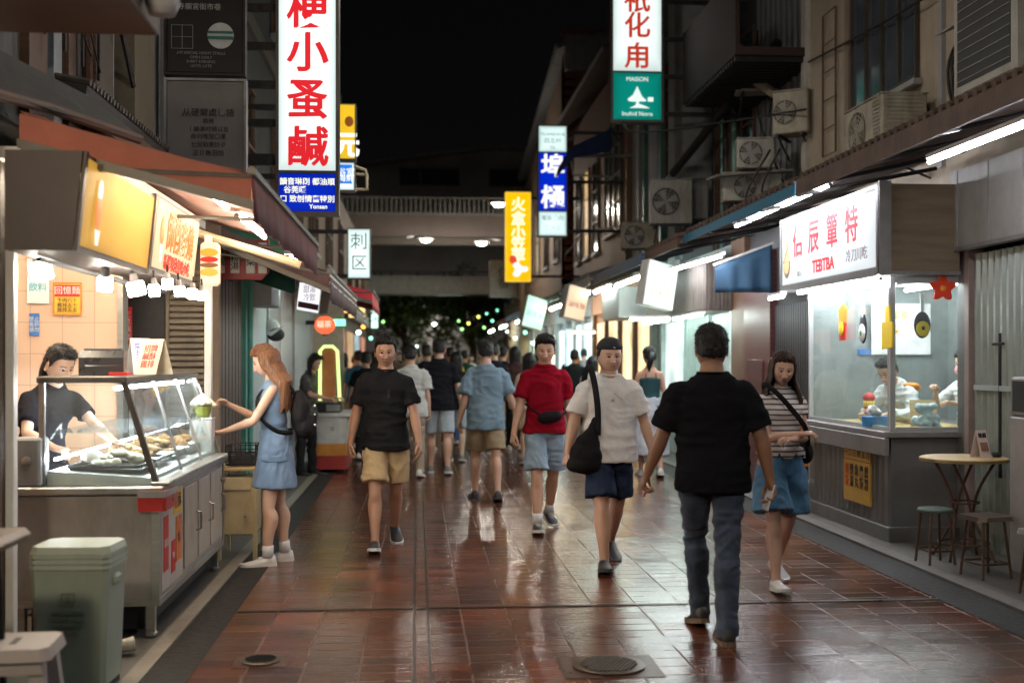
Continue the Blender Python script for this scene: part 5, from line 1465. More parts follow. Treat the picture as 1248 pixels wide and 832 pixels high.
# ---- signs, left
wf = backlit('sign_white', (.86, 1.0, .97), 1.15, edge=.42)
sg_blue = backlit('sign_blue', (.0, .03, .72), .62, edge=.35)
t, W, H, o_ = vsign(336, 413, -60, 262, 9.6, [(0, .838, wf), (.838, 1, sg_blue)], 'tall white light box with big red characters and a blue foot', wall_x=-2.02, bars=7)
zc = lambda py: at(374, py, 9.6).z - o_[2]
vchars(t, '梗小蚤鹹', W, [zc(14), zc(67), zc(124), zc(182)], .345, red_ink, off=.003)
vchars(t, '小', W, [zc(-44)], .33, red_ink, off=.003)
for (tx, py, sz, x) in (('韻音琳刚 都油順', 222, .062, 0), ('谷莞暖', 232, .062, -.10), ('口 致刎情奮特別', 243, .062, 0), ('Yonsan', 252, .05, .09)): text(tx, sz, (x, -.006, zc(py)), X_, Z_, emis('pale_yellow_film', (1, 1, .75), .95), t, depth=.002, off=.001)
# dark board and pale board
def board(px0, px1, y0, y1, Y, base, label, frame):
 A = at(px0, y0, Y); B = at(px1, y1, Y); cx = (A.x + B.x) / 2; W = B.x - A.x; H = A.z - B.z
 t = thing('sign_board', label, 'sign', (cx, Y, B.z), group='unlit boards beside the tall sign')
 m = MB(); m.bb(-W / 2, W / 2, 0, .08, 0, H, bev=.006); m.build('board', base, t)
 m = MB()
 for q in ((-W / 2 - .02, -W / 2), (W / 2, W / 2 + .02)): m.bb(q[0], q[1], -.01, .085, -.02, H + .02)
 m.bb(-W / 2, W / 2, -.01, .085, -.02, -.001); m.bb(-W / 2, W / 2, -.01, .085, H + .001, H + .02); m.build('frame', frame, t)
 return t, W, H, lambda px, py: (at(px, py, Y).x - cx, at(px, py, Y).z - B.z)
t, W, H, q = board(203, 296, -12, 90, 9.0, mat('black_board', (.006, .006, .007), .4, var=.1), 'black notice board with a striped disc above the pale board', iron)
def bt(tx, px, py, sz, ink, **k): x, z = q(px, py); text(tx, sz, (x, -.003, z), X_, Z_, ink, t, depth=.0015, **k)
bt('寺廟宮街市巷', 243, 9, .055, mat('chalk', (.35, .35, .35), .7)); bt('ATI SPECIAL NIGHT STALLS\nOPEN DAILY\nEVERY EVENING\nUNTIL LATE', 203 + 42, 73, .030, grey_ink, line=1.1)
x, z = q(269, 44)
m = MB(); m.lathe([(.10, 0), (.10, .006)], n=28, M=Matrix.Rotation(R(90), 3, 'X')); m.v = [(a + x, b - .001, c + z) for a, b, c in m.v]; m.build('disc', mat('disc_grey', (.42, .46, .46), .5), t)
m = MB(); m.bb(x - .095, x + .095, -.010, -.0072, z + .015, z + .035); m.bb(x - .098, x + .098, -.010, -.0072, z - .03, z - .005); m.build('disc_band', mat('disc_teal', (.02, .12, .11), .5), t)
m = MB(); x, z = q(222, 45)
for k in range(3): m.bb(x - .08 + k * .08 - .0015, x - .08 + k * .08 + .0015, -.004, 0, z - .09, z + .09); m.bb(x - .08, x + .08, -.0042, -.0002, z - .09 + k * .09 - .0015, z - .09 + k * .09 + .0015)
m.build('chart', grey_ink, t)
t, W, H, q = board(203, 297, 98, 213, 9.0, mat('pale_grey_board', (.17, .17, .17), .5, var=.1, dirt=.25), 'pale grey board with rows of dark writing above the red awning', mat('chrome', (.4, .42, .45), .3, .8))
for (tx, py, sz) in (('从硬爾處乚語', 138, .066), ('姚宛', 148, .042), ('丨諭渝吋琅以且', 158, .045), ('命刈唯弦〇里', 167, .045), ('七況和東炒夕', 177, .045), ('正卩魚汨坊', 187, .048)): bt(tx, 254, py, sz, blk_ink)
# other vertical signs
t, W, H, o_ = vsign(404, 434, 126, 195, 13.2, [(0, 1, emis('sign_yellow', (1, .62, .02), .72, .2))], 'yellow light box with white blobs behind the tall sign', wall_x=-2.05, bars=2)
o = bpy.data.objects.get(t.name); t['label'] = 'yellow light box with a brown picture, half hidden by the tall sign'
text('元', .30, (.03, -.006, H * .24), X_, Z_, white_ink, t, depth=.002, off=.01)
m = MB(); m.ball((.06, -.006, H * .68), 1, 8, (.05, .004, .06)); m.build('brown_picture', emis('brown_film', (.35, .10, .02), .5), t)
t, W, H, o_ = vsign(404, 433, 197, 233, 13.2, [(0, 1, backlit('sign_white2', (.8, .95, 1), 1.2))], 'small white and blue light box under the yellow one', wall_x=-2.05, bars=1)
m = MB(); m.bb(-W * .36, W * .36, -.009, -.0045, H * .25, H * .9); m.build('blue_field', emis('blue_film', (.02, .22, .85), .8), t)
text('浴室', .10, (.03, -.012, H * .62), X_, Z_, white_ink, t, depth=.002); text('海鮮', .09, (.03, -.012, H * .42), X_, Z_, white_ink, t, depth=.002)
a, b = at(433, 203, 13.2), at(447, 231, 13.2)
m = MB(); m.tube([(a.x, 13.2, a.z), (b.x - .02, 13.2, a.z - .04), (b.x, 13.2, a.z - .1), (b.x, 13.2, b.z), (a.x, 13.2, b.z)], .018, 6); m.tube([(a.x, 13.2, a.z - .09), (b.x, 13.2, a.z - .09)], .015, 6)
m.build('sign_bracket', mat('cream_iron', (.5, .44, .3), .5), None, 'cream bent tube bracket beside the small blue sign', 'bracket')
t, W, H, o_ = vsign(423, 452, 278, 340, 17.0, [(0, 1, backlit('sign_white3', (.78, 1, .95), 1.25))], 'white light box with two dark characters beyond the striped awning', wall_x=-1.9, bars=2)
text('刺', .26, (0, -.006, H * .72), X_, Z_, blk_ink, t, depth=.002); text('区', .24, (0, -.006, H * .30), X_, Z_, blk_ink, t, depth=.002)
# hanging red banner sign with four white plates
t = thing('banner_sign', 'dark red hanging sign with rounded white plates of black writing', 'sign', at(296, 341, 9.5))
m = MB(); m.extr([(-.22, .02), (-.20, 0), (.15, 0), (.21, .06), (.21, .33), (-.22, .33)], 'y', -.02, .02); m.build('board', mat('banner_red', (.22, .012, .015), .5), t)
for k, x in enumerate((-.165, -.06, .065, .16)):
 m = MB(); m.box((x, -.026, .175), (.072 if k else .05, .01, .25), bev=.02); m.build('plate', mat('plate_white', (.55, .55, .52), .5), t)
 text(('香\n腸', '米\n粉\n湯', '小\n菜', '豆\n花')[k], .07, (x, -.032, .175), X_, Z_, blk_ink, t, depth=.001, off=.001)
t = thing('green_awning', 'dark green cloth hood behind the red banner sign', 'awning', at(315, 358, 10.2))
m = MB(); m.extr([(-.36, .0), (-.30, .10), (-.10, .13), (.30, .0), (.32, .02), (.31, .48), (-.36, .62)], 'y', -.03, .03); m.build('cloth', mat('green_cloth', (.012, .085, .06), .75, var=.2, bump=.2), t)
m = MB(); m.tube([(.31, 0, 0), (.31, 0, .5)], .014, 6); m.build('pole', white_p, t)
# shop fronts left, beyond the stall (plane x=-1.62)
t = thing('teal_shopfront', 'brown and teal doorway with a pale box over it, left of the long haired woman', 'shop', (-1.62, 9.6, 0))
m = MB(); m.bb(-.6, -.03, 0, 1.35, 0, 2.6); m.build('wall', mat('choc_door', (.060, .025, .018), .5, var=.3, stretch=(1, 1, .3)), t)
for k in range(7): m = MB(); m.bb(-.03, -.012, .06 + k * .18, .20 + k * .18, .05, 2.3, bev=.004); m.build('door_slat', MATS['choc_door'], t)
m = MB(); m.bb(-.6, .02, 1.36, 1.66, 0, 2.6); m.build('teal_pillar', mat('teal_paint', (.10, .33, .28), .5, var=.15, dirt=.3), t)
m = MB(); m.tube([(.04, 1.5, 0), (.04, 1.5, 2.5)], .03, 8); m.build('drain_pipe', MATS['teal_paint'], t)
m = MB(); m.bb(-.6, .0, 1.67, 3.0, 0, 2.0); m.build('wall_panel', mat('pale_panel', (.36, .42, .42), .5, var=.08, dirt=.3), t)
m = MB(); m.bb(.0, .24, 1.5, 2.2, 2.02, 2.24, bev=.004); m.bb(-.6, .0, 1.67, 3.0, 2.0, 2.6); m.build('sign_box', mat('pale_box', (.40, .42, .43), .5), t)
t = thing('pale_shopfront', 'pale plain wall panels lit by a tilted white sign', 'shop', (-1.62, 12.8, 0))
m = MB(); m.bb(-.6, .0, 0, 5.0, 0, 2.6); m.build('wall', mat('pale_wall', (.50, .53, .52), .5, var=.06, dirt=.2), t)
for y in (.9, 2.4, 4.9): m = MB(); m.bb(.0, .03, y, y + .08, 0, 2.6); m.build('door_post', white_p, t)
m = MB(); m.bb(-.6, .5, 5.0, 5.1, 0, 2.4); m.build('end_wall', mat('cream_wall', (.5, .42, .3), .6), t)
t = thing('wall_mask', 'round black and white plaque on the pale wall behind the long haired woman', 'plaque', (at(333, 402, 12.7).x, 12.7, at(333, 402, 12.7).z))
m = MB(); m.smooth = True; m.ball((-.02, 0, .03), .09, 8, (1, .35, 1)); m.build('white_half', white_p, t)
m = MB(); m.smooth = True; m.ball((.03, -.01, -.05), .095, 8, (1, .35, .8)); m.build('black_half', dark, t)
m = MB(); m.extr([(-.13, -.02), (-.02, -.07), (.10, .02), (.12, .05), (-.02, -.02), (-.11, .02)], 'y', -.055, -.048); m.build('stripe', white_p, t)
t = thing('tilted_sign', 'white lit sign hung at a slant under the striped awning', 'sign', at(377, 357, 11.8), R(-38))
m = MB(); m.box((0, .07, 0), (.32, .13, .40), M=Matrix.Rotation(R(9), 3, 'Y'), bev=.004); m.build('housing', white_p, t)
m = MB(); m.box((0, 0, 0), (.29, .008, .37), M=Matrix.Rotation(R(9), 3, 'Y')); m.build('lit_panel', emis('tilt_face', (.95, .97, 1), .95, .15), t)
m = MB(); m.box((-.01, -.007, -.13), (.28, .004, .06), M=Matrix.Rotation(R(9), 3, 'Y')); m.build('dark_band', mat('maroon_print', (.18, .03, .05), .5), t)
text('小吃\n甜湯\n冷飲', .085, (.01, -.010, .035), X_, Z_, emis('grey_film', (.4, .3, .4), .5), t, depth=.001)
t = thing('paper_lantern', 'round red paper lantern hanging under the awning', 'lantern', at(396, 396, 14.0))
m = MB(); m.smooth = True
prof = [(.03, -.115)] + [(.125 * math.sin(PI * (i + .7) / 12.4) * (1 + .02 * (i % 2)), -.11 * math.cos(PI * (i + .7) / 12.4)) for i in range(12)] + [(.03, .115)]
m.lathe(prof, n=24); m.build('shade', emis('lantern_red', (1, .16, .06), 1.0), t)
m = MB(); m.tube([(0, 0, .115), (0, 0, .3)], .008, 6); m.lathe([(.04, .112), (.04, .13)], n=12); m.lathe([(.035, -.13), (.035, -.112)], n=12); m.build('cap', dark, t)
text('福茶', .09, (0, -.128, 0), X_, Z_, emis('lantern_ink', (1, .8, .6), 1.2), t, depth=.002)
t = thing('lit_arch', 'glowing yellow green tube arch standing at the white cart', 'neon arch', (0, 0, 0))
A = at(390, 422, 15.0); B = at(414, 488, 15.0); z1 = A.z; z0 = B.z
m = MB(); m.smooth = True; m.tube([(A.x, 15, z0), (A.x, 15, z1 - .06), (A.x + .05, 15, z1), (B.x - .09, 15, z1), (B.x - .03, 15, z1 - .06), (B.x, 15, z0)], .022, 8); m.build('neon_tube', emis('neon_green', (.72, 1.0, .30), 1.4), t)
m = MB(); m.bb(A.x + .03, B.x - .06, 15.06, 15.08, z0, z1 - .03); m.build('back_panel', mat('orange_panel', (.42, .13, .05), .5), t)
t = thing('food_cart', 'white snack cart with orange and red bands and a tray on top', 'cart', (at(404, 570, 15.8).x, 15.6, 0))
w2 = (at(425, 570, 15.8).x - at(383, 570, 15.8).x) / 2
for (z0, z1, mm, nm) in ((.04, .22, mat('cart_red', (.28, .02, .015), .45, dirt=.3), 'red_band'), (.221, .38, mat('cart_orange', (.50, .20, .03), .45, dirt=.3), 'orange_band'), (.381, .74, mat('cart_white', (.5, .5, .48), .45, dirt=.3), 'white_panel')):
 m = MB(); m.bb(-w2, w2, -.2, .9, z0, z1, bev=.004); m.build(nm, mm, t)
m = MB(); m.bb(-w2 - .02, w2 + .14, -.22, .92, .741, .79, bev=.004); m.build('worktop', white_p, t)
for sy in (-.1, .8):
 for sx in (-1, 1): m = MB(); m.lathe([(.035, -.012), (.035, .012)], n=12, M=Matrix.Rotation(R(90), 3, 'Y')); m.v = [(x + sx * (w2 - .06), y + sy, z + .035) for x, y, z in m.v]; m.build('wheel', dark, t)
m = MB(); m.bb(-w2 * .95, w2 * .6, -.15, .3, .791, .92, bev=.01); m.build('hotplate', dark, t)
m = MB(); m.box((w2 * .2, -.152, .855), (.18, .008, .09)); m.build('control_panel', grey_p, t)
m = MB(); m.box((.04, -.206, .58), (.05, .008, .06)); m.build('latch', steel, t)
# further small signs and lamps on the left
for i, (px0, px1, y0, y1, Y, col, st, lab, tx) in enumerate(((424, 446, 362, 388, 22, (1, .66, .25), 1.5, 'small amber light box far down the left row', '餅'), (452, 461, 370, 400, 26, (.6, 1, .85), 1.8, 'narrow green white light strip far down the left row', '茶\n冰'), (408, 424, 370, 382, 18, (1, .5, .12), 1.6, 'orange light box under the striped awning end', '炸'), (405, 422, 388, 398, 17, (.25, 1, .6), 1.8, 'green light box under the orange one', '茶'))):
 t, W, H, o_ = vsign(px0, px1, y0, y1, Y, [(0, 1, emis('far_face%d' % i, col, st))], lab, wall_x=-1.7, bars=1, depth=.1)
 text(tx, H * .32, (0, -.006, H * .5), X_, Z_, blk_ink, t, depth=.001)
# ================================================================ RIGHT SIDE
# ---- kiosk
KX, KY0, KY1, KX1 = 3.83, 9.05, 11.0, 5.25
t = thing('food_kiosk', 'glass fronted corner kiosk with grey panelled counter and bright steel interior', 'kiosk', (KX, KY0, 0))
def K(mb, name, m, parent=None): mb.v = [(x - KX, y - KY0, z) for x, y, z in mb.v]; return mb.build(name, m, parent or t)
kg = mat('kiosk_grey', (.15, .145, .14), .45, .3, var=.15, scale=4, dirt=.4, bump=.08)
kg2 = mat('kiosk_grey_light', (.22, .21, .205), .42, .3, var=.15, dirt=.35)
m = MB(); m.bb(KX + .02, KX1, KY0 + .02, KY1, .14, .86); K(m, 'counter_body', kg)
m = MB(); m.bb(KX - .02, KX1, KY0 - .02, KY1, .0, .14, bev=.006); K(m, 'plinth', kg)
m = MB(); corrug(m, 'y', KY0 + .05, KY1 - .05, .15, .80, KX + .018, .12, .014, -1); K(m, 'ribbed_panel', kg)
m = MB(); m.bb(KX - .06, KX1, KY0 - .04, KY1 + .02, .865, .915, bev=.006); m.bb(KX - .065, KX - .02, KY0 - .04, KY1 + .02, .72, .864, bev=.005); K(m, 'ledge', kg2)
for (x, y, w_) in ((KX, KY0, .05), (KX, KY1 - .04, .04), (KX + .60, KY0, .03), (KX, KY0 + 1.02, .0)):
 if w_: m = MB(); m.bb(x - .0, x + w_, y, y + w_, .917, 2.2, bev=.004); K(m, 'mullion', mat('alu_post', (.52, .53, .54), .35, .6, var=.08))
m = MB(); m.bb(KX, KX + .03, KY0 + .05, KY1 - .04, .917, .95); m.bb(KX + .05, KX + .60, KY0, KY0 + .03, .917, .95); K(m, 'window_rail', MATS['alu_post']); m = MB(); m.bb(KX, KX + .03, KY0 + .05, KY1 - .04, 2.12, 2.2); m.bb(KX + .05, KX + .60, KY0, KY0 + .03, 2.12, 2.2); K(m, 'window_rail', MATS['alu_post'])
m = MB(); m.bb(KX + .012, KX + .018, KY0 + .05, KY1 - .04, .951, 2.119); K(m, 'window_pane', GL)
m = MB(); m.bb(KX + .05, KX + .60, KY0 + .012, KY0 + .018, .951, 2.119); K(m, 'window_pane', GL)
kin = mat('kiosk_steel', (.26, .29, .285), .4, .4, var=.25, scale=2, bump=.05)
m = MB(); m.bb(KX + .02, KX1, KY1, KY1 + .05, 0, 2.9); K(m, 'rear_panel', kin)
m = MB(); m.bb(KX1, KX1 + .05, KY0, KY1, 0, 2.9); K(m, 'side_panel', kin)
m = MB(); m.bb(KX + .62, KX1, KY0 + .03, KY0 + .06, .0, 2.9); K(m, 'front_panel', kin)
m = MB(); m.bb(KX + .02, KX1 - .01, KY0 + .07, KY1 - .01, 2.21, 2.25); K(m, 'ceiling_panel', white_p)
m = MB(); m.bb(KX + .5, KX + 1.2, KY1 - .03, KY1 - .005, 1.55, 1.60); K(m, 'rear_shelf', mat('blue_band', (.04, .18, .5), .4))
m = MB(); m.bb(KX + .1, KX + .9, KY0 + .35, KY1 - .3, .916, .93); K(m, 'chopping_board', mat('board_yellow', (.55, .40, .15), .5))
t2 = t; TK = emis('tube_kiosk', (.93, .95, 1), 60)
for k, (a, b) in enumerate((((KX + .3, KY0 + .3, 2.17), (KX + .3, KY1 - .2, 2.17)), ((KX + .9, KY0 + .3, 2.17), (KX + .9, KY1 - .2, 2.17)))):
 tube_lamp(a, b, ['tube lamp inside the kiosk nearer the window', 'tube lamp inside the kiosk nearer the back'][k], TK, group='tubes inside the kiosk', tray=False)
# hood: sign face plane x = 3.70
t = thing('kiosk_sign', 'white light box with red characters and a noodle bowl over the kiosk', 'sign', (3.70, 10.14, 2.21))
SY0, SY1 = 8.91, 11.42
m = MB(); m.bb(.012, .66, SY0 - 10.14 + .02, SY1 - 10.14, 0, .70); m.build('housing', mat('plywood_brown', (.17, .125, .075), .55, var=.25, scale=2, stretch=(1, 1, 8), bump=.2, dirt=.25), t)
m = MB(); g = SY0 - 10.14; h = SY1 - 10.14
m.bb(-.02, .011, g, g + .06, .0, .70); m.bb(-.02, .011, h - .03, h, 0, .70); m.bb(-.02, .011, g + .06, h - .03, 0, .035); m.bb(-.02, .011, g + .06, h - .03, .665, .70); m.bb(-.02, .08, g - .012, g + .019, -.02, .72)
m.bb(-.02, .66, g, h, -.03, -.001); m.build('frame', kg2, t)
m = MB(); m.bb(-.004, .006, g + .061, h - .031, .036, .664); m.build('lit_panel', backlit('kiosk_face', (.90, .97, 1), .80, edge=.25, axis=(1, 2)), t)
ym = (0, -1, 0)
rk = emis('kiosk_red', (.80, .05, .07), .75)
def kt(tx, s_, py, z, mm=rk, sx=1, off=.0): return text(tx, s_, (-.006, py, z), ym, Z_, mm, t, depth=.002, sx=sx, off=off)
for c, y in zip('佶辰簞特', (.72, .28, -.20, -.66)): kt(c, .33, y + .05, .42, off=.004, sx=.9)
kt('TEBTBA', .16, .08, .15, off=.004); kt('冷刀川吃', .12, -.72, .17, emis('grey_film2', (.35, .30, .36), .6)); kt('01.1', .07, .72, .12, MATS['grey_film2'])
m = MB()
m.extr([(1.10 + .10 * math.cos(a), .27 + .17 * math.sin(a)) for a in [PI + PI * k / 12 for k in range(13)]], 'x', -.008, -.0045); m.build('bowl_picture', emis('bowl_ink', (.35, .22, .12), .5), t)
m = MB(); m.extr([(1.10 + .075 * math.cos(PI * k / 12) , .275 + .13 * math.sin(PI * k / 12)) for k in range(13)], 'x', -.008, -.0045); m.extr([(1.10 + .035 * math.cos(2 * PI * k / 12), .44 + .05 * math.sin(2 * PI * k / 12)) for k in range(12)], 'x', -.008, -.0045); m.build('noodle_picture', emis('noodle_ink', (.95, .68, .30), .8), t)
m = MB(); m.extr([(1.10 + .085 * math.cos(a), .265 + .12 * math.sin(a)) for a in [PI + PI * k / 12 for k in range(13)]], 'x', -.0105, -.0082); m.build('bowl_fill', emis('bowl_fill', (.9, .62, .25), .8), t)
m = MB(); m.extr([(1.02, .44), (1.03, .45), (1.20, .26), (1.19, .25)], 'x', -.012, -.0108); m.build('chopstick_picture', MATS['bowl_ink'], t)
tube_lamp((3.72, 8.98, 2.15), (3.72, 10.95, 2.15), 'long tube lamp under the kiosk sign', group='tubes at the kiosk sign'); tube_lamp((3.60, 11.05, 2.12), (3.60, 11.5, 2.12), 'short tube lamp at the far corner of the kiosk sign', group='tubes at the kiosk sign')
tube_lamp((3.42, 9.3, 2.95), (3.42, 12.1, 2.93), 'long tube lamp above the kiosk sign', group='tubes under the right eave')
tube_lamp((3.52, 6.2, 2.86), (3.52, 7.65, 2.86), 'bright tube lamp under the near eave on the right', group='tubes under the right eave')
tube_lamp((3.30, 12.2, 2.62), (3.30, 15.0, 2.66), 'tube lamp along the edge over the blue cloth panel', group='tubes under the right eave')
# gold menu on the counter
t = thing('menu_board', 'gold menu panel with dark vertical writing on the kiosk counter', 'menu', (KX - .0, 9.7, .26))
m = MB(); m.bb(-.022, -.003, -.30, .30, 0, .50); m.build('board', mat('gold_board', (.50, .30, .06), .45, var=.12, dirt=.2), t)
for k, (c, mm) in enumerate((('麵', red_flat), ('豬', blk_ink), ('魚', blk_ink), ('羹', blk_ink), ('鱔', blk_ink))):
 text(c + '\n' + '飯湯丸麵糊'[k], .105, (-.0225, .22 - k * .11, .22), ym, Z_, mm, t, depth=.002, sx=.8, off=.002)
for k in range(6): text('一二三四五六'[k], .07, (-.0225, .25 - k * .10, .42), ym, Z_, blk_ink, t, depth=.002)
text('價目', .05, (-.0225, -.22, .05), ym, Z_, yel_flat, t, depth=.002)
m = MB(); m.bb(-.0245, -.0222, -.30, .30, .362, .367); m.build('rule', blk_ink, t)
# cutouts on the glass
def cutout(name, label, px, py, Y, parts, X=None):
 p = at(px, py, Y) if X is None else atX(px, py, X)
 t = thing(name, label, 'decoration', p, R(0 if X is None else -90), 'cut out food pictures hung in the kiosk window'); t.scale = (1.3, 1, 1.3)
 for (nm, kind, geo, m_) in parts:
  m = MB()
  if kind == 'e': m.ball((0, 0, 0), 1, 8, (geo[2], .012, geo[3])); m.v = [(x + geo[0], y - geo[4] if len(geo) > 4 else y, z + geo[1]) for x, y, z in m.v]
  else: d = geo[0]; m.extr(geo[1], 'y', -.008 - d, .008 - d)
  m.build(nm, m_, t)
 return t
pr = lambda n, c: mat('card_' + n, c, .45, var=.05)
yl, rd, wh, bk, og = pr('yellow', (.85, .62, .03)), pr('red', (.7, .03, .02)), pr('white', (.75, .75, .72)), pr('black', (.02, .02, .025)), pr('orange', (.85, .28, .02))
cutout('paper_cutout', 'red and yellow fries shaped cutout in the kiosk window', 1027, 397, None, [('packet', 'p', (.0, [(-.05, -.10), (.05, -.10), (.06, .02), (-.06, .02)]), rd), ('fries', 'p', (.0, [(-.055, .021), (.055, .021), (.065, .12), (.02, .15), (-.03, .13), (-.065, .11)]), og), ('ring', 'e', (0, -.02, .04, .05, .015), yl)], X=3.80)
cutout('paper_cutout', 'white rimmed pan cutout with a green dot in the kiosk window', 1052, 400, None, [('handle', 'p', (0, [(-.012, .07), (.012, .07), (.012, .30), (-.012, .30)]), wh), ('pan', 'e', (0, 0, .065, .10, .0), bk), ('egg', 'e', (0, -.03, .055, .06, .012), wh), ('dot', 'e', (0, -.03, .018, .02, .02), mat('dot_green', (.08, .3, .1), .5))], X=3.80)
cutout('paper_cutout', 'yellow cheese shaped cutout near the kiosk corner', 1082, 402, None, [('shape', 'p', (0, [(-.08, -.12), (.07, -.11), (.08, .04), (.04, .05), (.03, .15), (-.02, .15), (-.03, .05), (-.08, .05)]), yl), ('tab', 'p', (0, [(-.015, .151), (.02, .151), (.02, .26), (-.015, .26)]), wh)], X=3.80)
cutout('paper_cutout', 'black pan cutout holding a yellow ring beyond the kiosk corner post', 1124, 392, 9.10, [('pan', 'e', (0, -.02, .055, .085, 0), bk), ('ring', 'e', (0, -.045, .045, .05, .012), yl), ('hole', 'e', (0, -.04, .012, .014, .02), bk), ('handle', 'p', (0, [(-.012, .065), (.012, .065), (.012, .18), (-.012, .18)]), wh)])
fl = [(.07 * (1 + .25 * math.cos(5 * a)) * math.cos(a + .3), .07 * (1 + .25 * math.cos(5 * a)) * math.sin(a + .3)) for a in [2 * PI * k / 40 for k in range(40)]]
cutout('paper_cutout', 'orange red flower cutout in the top corner of the kiosk glass', 1149, 351, 9.02, [('petals', 'p', (0, fl), mat('flower_red', (.8, .06, .02), .5)), ('heart', 'e', (0, 0, .02, .02, .01), og)])
p = at(1145, 372, 10.9)
t = thing('wall_notice', 'white notice with a yellow and green heading inside the kiosk', 'notice', (4.70, 10.96, 1.55))
m = MB(); m.bb(-.25, .35, -.01, 0, 0, .5); m.build('sheet', wh, t); text('新菜單', .09, (0, -.012, .38), X_, Z_, mat('lime_print', (.45, .55, .03), .5), t, depth=.001); m = MB(); m.extr([(0, .2), (.03, .24), (-.03, .24)], 'y', -.013, -.011); m.build('arrow', og, t)
# counter goods in the kiosk
t = thing('napkin_box', 'blue and white tissue box with tissue on the kiosk counter', 'tissue box', at(1066, 523, 9.5).to_2d().to_3d() + Vector((0, 0, .931)), R(25))
m = MB(); m.box((0, 0, .045), (.20, .11, .09), bev=.006); m.build('box', mat('tissue_blue', (.05, .25, .55), .4, var=.5, scale=8), t)
m = MB()
for k in range(14): m.ball((random.uniform(-.06, .06), random.uniform(-.03, .03), .11 + random.uniform(0, .05)), .028, 5, (1.3, 1, 1))
me = remesh(m, .008, 2); me.materials.append(white_p); o = bpy.data.objects.new('tissue', me); COL.objects.link(o); o.parent = t
t = thing('plastic_bag', 'pale translucent plastic bag on the kiosk counter', 'bag', (4.26, 9.30, .931))
m = MB()
for k in range(18): m.ball((random.uniform(-.07, .07), random.uniform(-.05, .05), random.uniform(.03, .17)), .04, 6)
me = remesh(m, .010, 2); co, no = mesh_np(me); co += no * (vnoise(co * 22) * .03)[:, None]; me.vertices.foreach_set('co', co.reshape(-1)); me.materials.append(mat('poly_bag', (.55, .68, .70), .2, var=.1)); o = bpy.data.objects.new('bag_body', me); COL.objects.link(o); o.parent = t
t = thing('snack_cone', 'red and yellow cone figure standing in the kiosk window', 'ornament', (4.04, 10.0, .931))
m = MB(); m.smooth = True; m.lathe([(.02, 0), (.045, .16), (.05, .20)], n=16); m.build('cone', yl, t)
for k in range(3): m = MB(); m.lathe([(.028 + k * .009, .03 + k * .05), (.031 + k * .009, .05 + k * .05)], n=16); m.v = [(x * 1.06, y * 1.06, z) for x, y, z in m.v]; m.build('band', rd, t)
m = MB(); m.smooth = True; m.ball((0, 0, .23), .055, 8, (1, 1, .8)); m.build('scoop', rd, t)
t = thing('menu_stand', 'brown slanted board on the kiosk counter behind the corner glass', 'stand', (4.32, 9.5, .931), R(-15))
m = MB(); m.quad((-.11, -.02, 0), (.11, -.02, 0), (.11, .06, .22), (-.11, .06, .22), .012); m.build('panel', wood, t); m = MB(); m.box((0, .06, .05), (.02, .10, .10)); m.build('foot', wood_d, t)
# ---- near right: board, corrugated wall, post
t = thing('hanging_panel', 'large pale ribbed board hung from the eave at the right edge', 'board', (4.32, 4.88, 2.40))
m = MB(); m.bb(0, .06, -1, 4.15, 0, .62, bev=.004); m.build('board', mat('pale_rib', (.30, .29, .27), .5, .1, var=.1, dirt=.35), t)
for k in range(11): m = MB(); m.bb(-.006, 0, -1 + k * .5, -1 + k * .5 + .012, .01, .61); m.build('seam', grey_p, t)
m = MB(); m.bb(-.012, .07, -1, 4.15, -.03, -.001); m.build('trim', kg2, t)
t = thing('corrugated_wall', 'grey green corrugated sheet wall behind the round table', 'wall', (4.46, 4.85, 0))
m = MB(); corrug(m, 'y', -2.2, 4.0, .02, 2.34, 0, .10, .028, -1); m.build('sheet', mat('corr_green', (.27, .30, .27), .42, .35, var=.15, scale=3, dirt=.55, bump=.05), t)
m = MB(); m.bb(-.05, -.03, -2.2, 3.95, 1.26, 1.30); m.build('rail', mat('alu_post', (0, 0, 0)), t)
m = MB(); m.bb(-.06, .06, 4.01, 4.08, 0, 2.5); m.build('post', mat('rose_post', (.30, .22, .20), .45, .2, dirt=.3), t)
m = MB(); m.bb(-.05, .08, 4.10, 4.22, 0, 2.5); m.build('post', kg, t)
m = MB(); m.tube([(-.04, 3.55, .6), (-.04, 3.55, 1.7)], .012, 6); m.tube([(-.04, 3.50, 1.62), (-.04, 3.66, 1.62)], .012, 6); m.build('bolt_bar', iron, t)
t = thing('red_sticker', 'small red notice stuck on the corrugated wall', 'sticker', (4.428, 7.55, 1.58))
m = MB(); m.bb(-.006, 0, -.10, .06, 0, .10); m.build('sticker', red_flat, t); text('電錶', .05, (-.007, -.02, .055), ym, Z_, wht_flat, t, depth=.001)
# oven cabinet at the right edge
t = thing('steel_cabinet', 'grey cabinet with an oven window on top at the right edge', 'cabinet', (at(1230, 500, 7.75).x + .05, 7.65, .021))
m = MB(); m.bb(-.05, .25, -.6, .10, 0, 1.08, bev=.008); m.build('body', steel_d, t)
m = MB(); m.bb(-.05, .25, -.6, .10, 1.085, 1.36, bev=.02); m.build('oven', steel, t)
m = MB(); m.bb(-.055, -.0505, -.55, .05, 1.12, 1.33); m.bb(-.01, .22, .10, .106, 1.13, 1.33); m.bb(0, .22, -.606, -.6005, 1.13, 1.33); m.build('oven_window', dark, t)
m = MB(); m.bb(-.045, .22, -.608, -.6, .08, .9); m.build('door', steel_d, t)
m = MB(); m.tube([(-.06, -.2, .55), (-.085, -.2, .55), (-.085, -.2, .70), (-.06, -.2, .70)], .008, 6); m.build('handle', iron, t)
